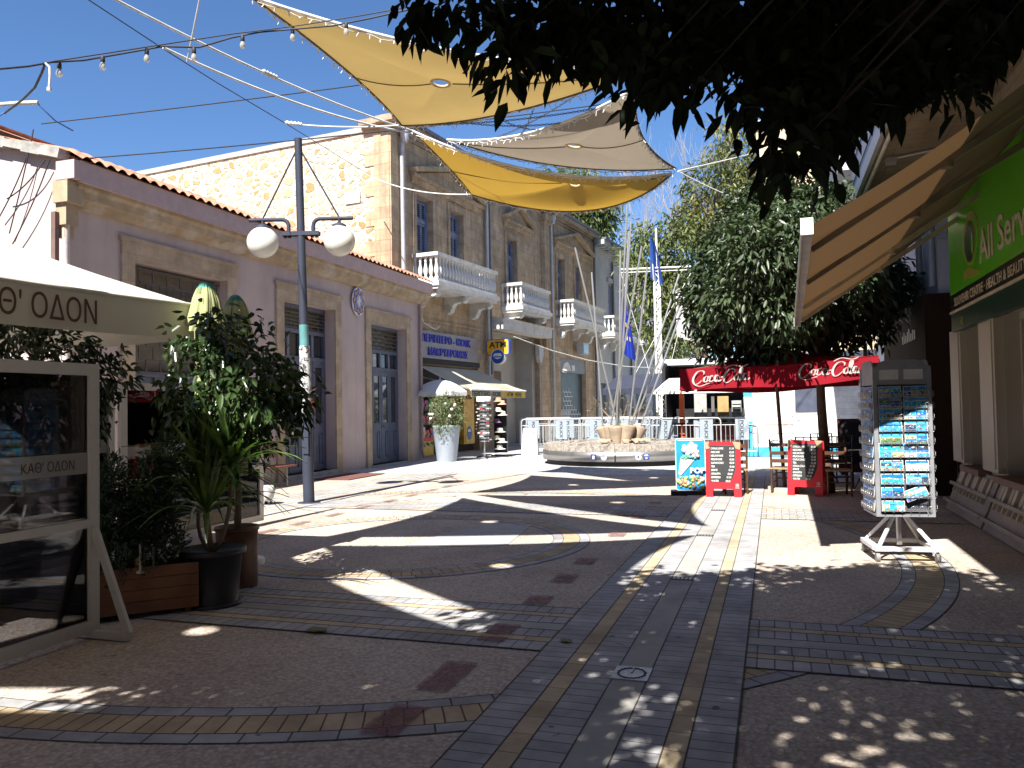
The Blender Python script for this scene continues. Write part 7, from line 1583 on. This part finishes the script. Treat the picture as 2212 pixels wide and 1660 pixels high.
NT = tree('overhanging_tree', 'near black backlit tree overhanging the top right of the view', (1.75, .35, 0), nb, 470, 9, .115, .052, mNear, 71, .12, (1.3, .9, 3.0), .75, .055, None, (.3, 1.0), mBarkN, (-.05, .05, 0))
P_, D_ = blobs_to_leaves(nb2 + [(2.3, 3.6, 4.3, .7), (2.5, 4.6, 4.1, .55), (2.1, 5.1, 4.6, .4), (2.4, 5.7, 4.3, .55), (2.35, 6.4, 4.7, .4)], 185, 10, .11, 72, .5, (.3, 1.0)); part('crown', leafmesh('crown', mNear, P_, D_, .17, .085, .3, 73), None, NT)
m = MB(); branches(m, (1.3, .9, 3.0), [b[:3] for b in nb2[::3]], .04, 5); part('limb', m, mBarkN, NT)
# trees beyond
mAc = leafmat('feathery tree leaf', (.055, .085, .022), (.15, .185, .055), .35, .5, .3, 3)
mAc2 = leafmat('yellow green tree leaf', (.09, .11, .03), (.28, .25, .09), .3, .5, .3, 2.5)
tg = 'trees beyond the buildings'
tree('feathery_tree', 'light green feathery tree rising behind the stone building roof', (-15.5, 50, 0), pb_([(1220, 430, 46, 55), (1270, 470, 46, 50), (1240, 490, 46, 45), (1300, 440, 46, 35), (1200, 400, 47, 40), (1280, 510, 46, 30), (1310, 490, 46, 22), (1260, 395, 46, 35)]), 75, 9, .34, .10, mAc, 81, .3, None, .6, .3, tg)
tree('feathery_tree', 'dark feathery tree directly behind the flag mast', (-1.5, 46, 0), pb_([(1400, 560, 43, 60), (1440, 620, 43, 60), (1390, 520, 43, 35), (1470, 700, 43, 55), (1420, 700, 43, 45), (1480, 560, 43, 60), (1450, 500, 43, 40), (1400, 640, 43, 30), (1500, 640, 43, 50), (1450, 760, 43, 40)]), 40, 9, .36, .11, leafmat('dark feathery leaf', (.06, .085, .025), (.16, .19, .06), .35, .5, .3, 3), 82, .28, None, .6, .3, tg)
tree('feathery_tree', 'tallest yellow green tree with bare twigs above the orange tree', (2.5, 48, 0), pb_([(1540, 400, 45, 60), (1590, 340, 45, 50), (1600, 420, 45, 60), (1510, 460, 45, 45), (1570, 290, 45, 32), (1640, 380, 45, 45), (1530, 520, 45, 50), (1490, 500, 45, 35), (1620, 480, 45, 50)]), 48, 9, .36, .11, mAc2, 83, .3, None, .6, .35, tg)
BT = thing('bare_tree', 'leafless pale twigged tree between the flag mast and the tallest tree', 'tree', (0.4, 50, 0), tg); m = MB(); g = random.Random(15)
def twig(p, d, L_, r, depth):
    q = p + d * L_; m.tube([p, (p + q) / 2 + np.array((g.uniform(-.1, .1), 0, g.uniform(-.05, .1))) * L_ * .4, q], [r, r * .85, r * .7], 5, cap=False)
    if depth == 0: return
    for k in range(3 if depth > 1 else 4):
        a = np.array((g.uniform(-.75, .75), g.uniform(-.5, .5), g.uniform(.1, .7))); dd = d * .9 + a * .75; dd /= np.linalg.norm(dd); twig(q, dd, L_ * g.uniform(.6, .85), r * .6, depth - 1)
bx = DP(1470, 560, 47); base = np.array((bx[0], bx[1], 0)); twig(base, np.array((.05, 0, 1.0)), bx[2] * .62, .16, 1) if False else None
for dx in (-1.2, 0, 1.2): twig(np.array((bx[0] + dx * .3, bx[1], 0)), np.array((dx * .14, 0, 1.0)), 4.9, .09, 5)
part('branches', m, M('pale twig bark', (.34, .30, .28), .9), BT)
m = MB(); g = random.Random(5); c0 = np.array((-5.6, 30.6, 0))
DS = thing('dry_shrub', 'straggly dry shrub in a long trough behind the barriers', 'shrub', c0); P_, D_ = blobs_to_leaves([(-6.5, 30.6, 1.35, .5), (-5.6, 30.6, 1.55, .55), (-4.8, 30.7, 1.35, .5), (-5.2, 30.5, 1.25, .45)], 70, 6, .12, 9, .1); part('foliage', leafmesh('foliage', leafmat('dry leaf cluster', (.10, .08, .04), (.24, .19, .11), 2, .7, .2), P_, D_, .12, .04, .2, 3), None, DS)
branches(m, c0 + np.array((0, 0, .7)), [c0 + np.array((g.uniform(-1.2, 1.2), g.uniform(-.2, .2), g.uniform(1.2, 2.1))) for _ in range(16)], .025, 3); part('stem', m, M('dry stem', (.25, .17, .10), .9), DS); m = MB(); m.box(-7, -4.2, 30.3, 30.9, 0, .8); part('trough', m, mRend, DS)
# ================================================================== the rest of the square, behind the camera: it shades the near ground
mOcc = M('ochre street render', (.42, .34, .24), .9, var=.1, scale=.7, bump=.1, stain=.3)
for (x0, x1, y0, y1, h, lab) in ((-30, -12.35, -24, 3.2, 8.5, 'ochre two storey house across the terrace behind the camera, shading the pink gable'), (-12, 14, -30, -15.5, 8.5, 'ochre two storey house closing the square behind the camera'), (2.75, 14, -15.4, -6.1, 9.5, 'ochre house beside the souvenir shop behind the camera')):
    T = thing('street_house', lab, 'building', ((x0 + x1) / 2, (y0 + y1) / 2, 0))
    m = MB(); m.box(x0, x1, y0, y1, 0, h); part('wall', m, mOcc, T)
    m = MB(); m.box(x0 - .3, x1 + .3, y0 - .3, y1 + .3, h + .002, h + .3); part('roof', m, mTile, T)
    for i in range(4):
        for z in (.2, 4.6):
            m = MB(); xx = x0 + (x1 - x0) * (i + .5) / 4; m.box(xx - .5, xx + .5, y1 + .002, y1 + .05, z, z + 2.3); part('window', m, mBlue, T)
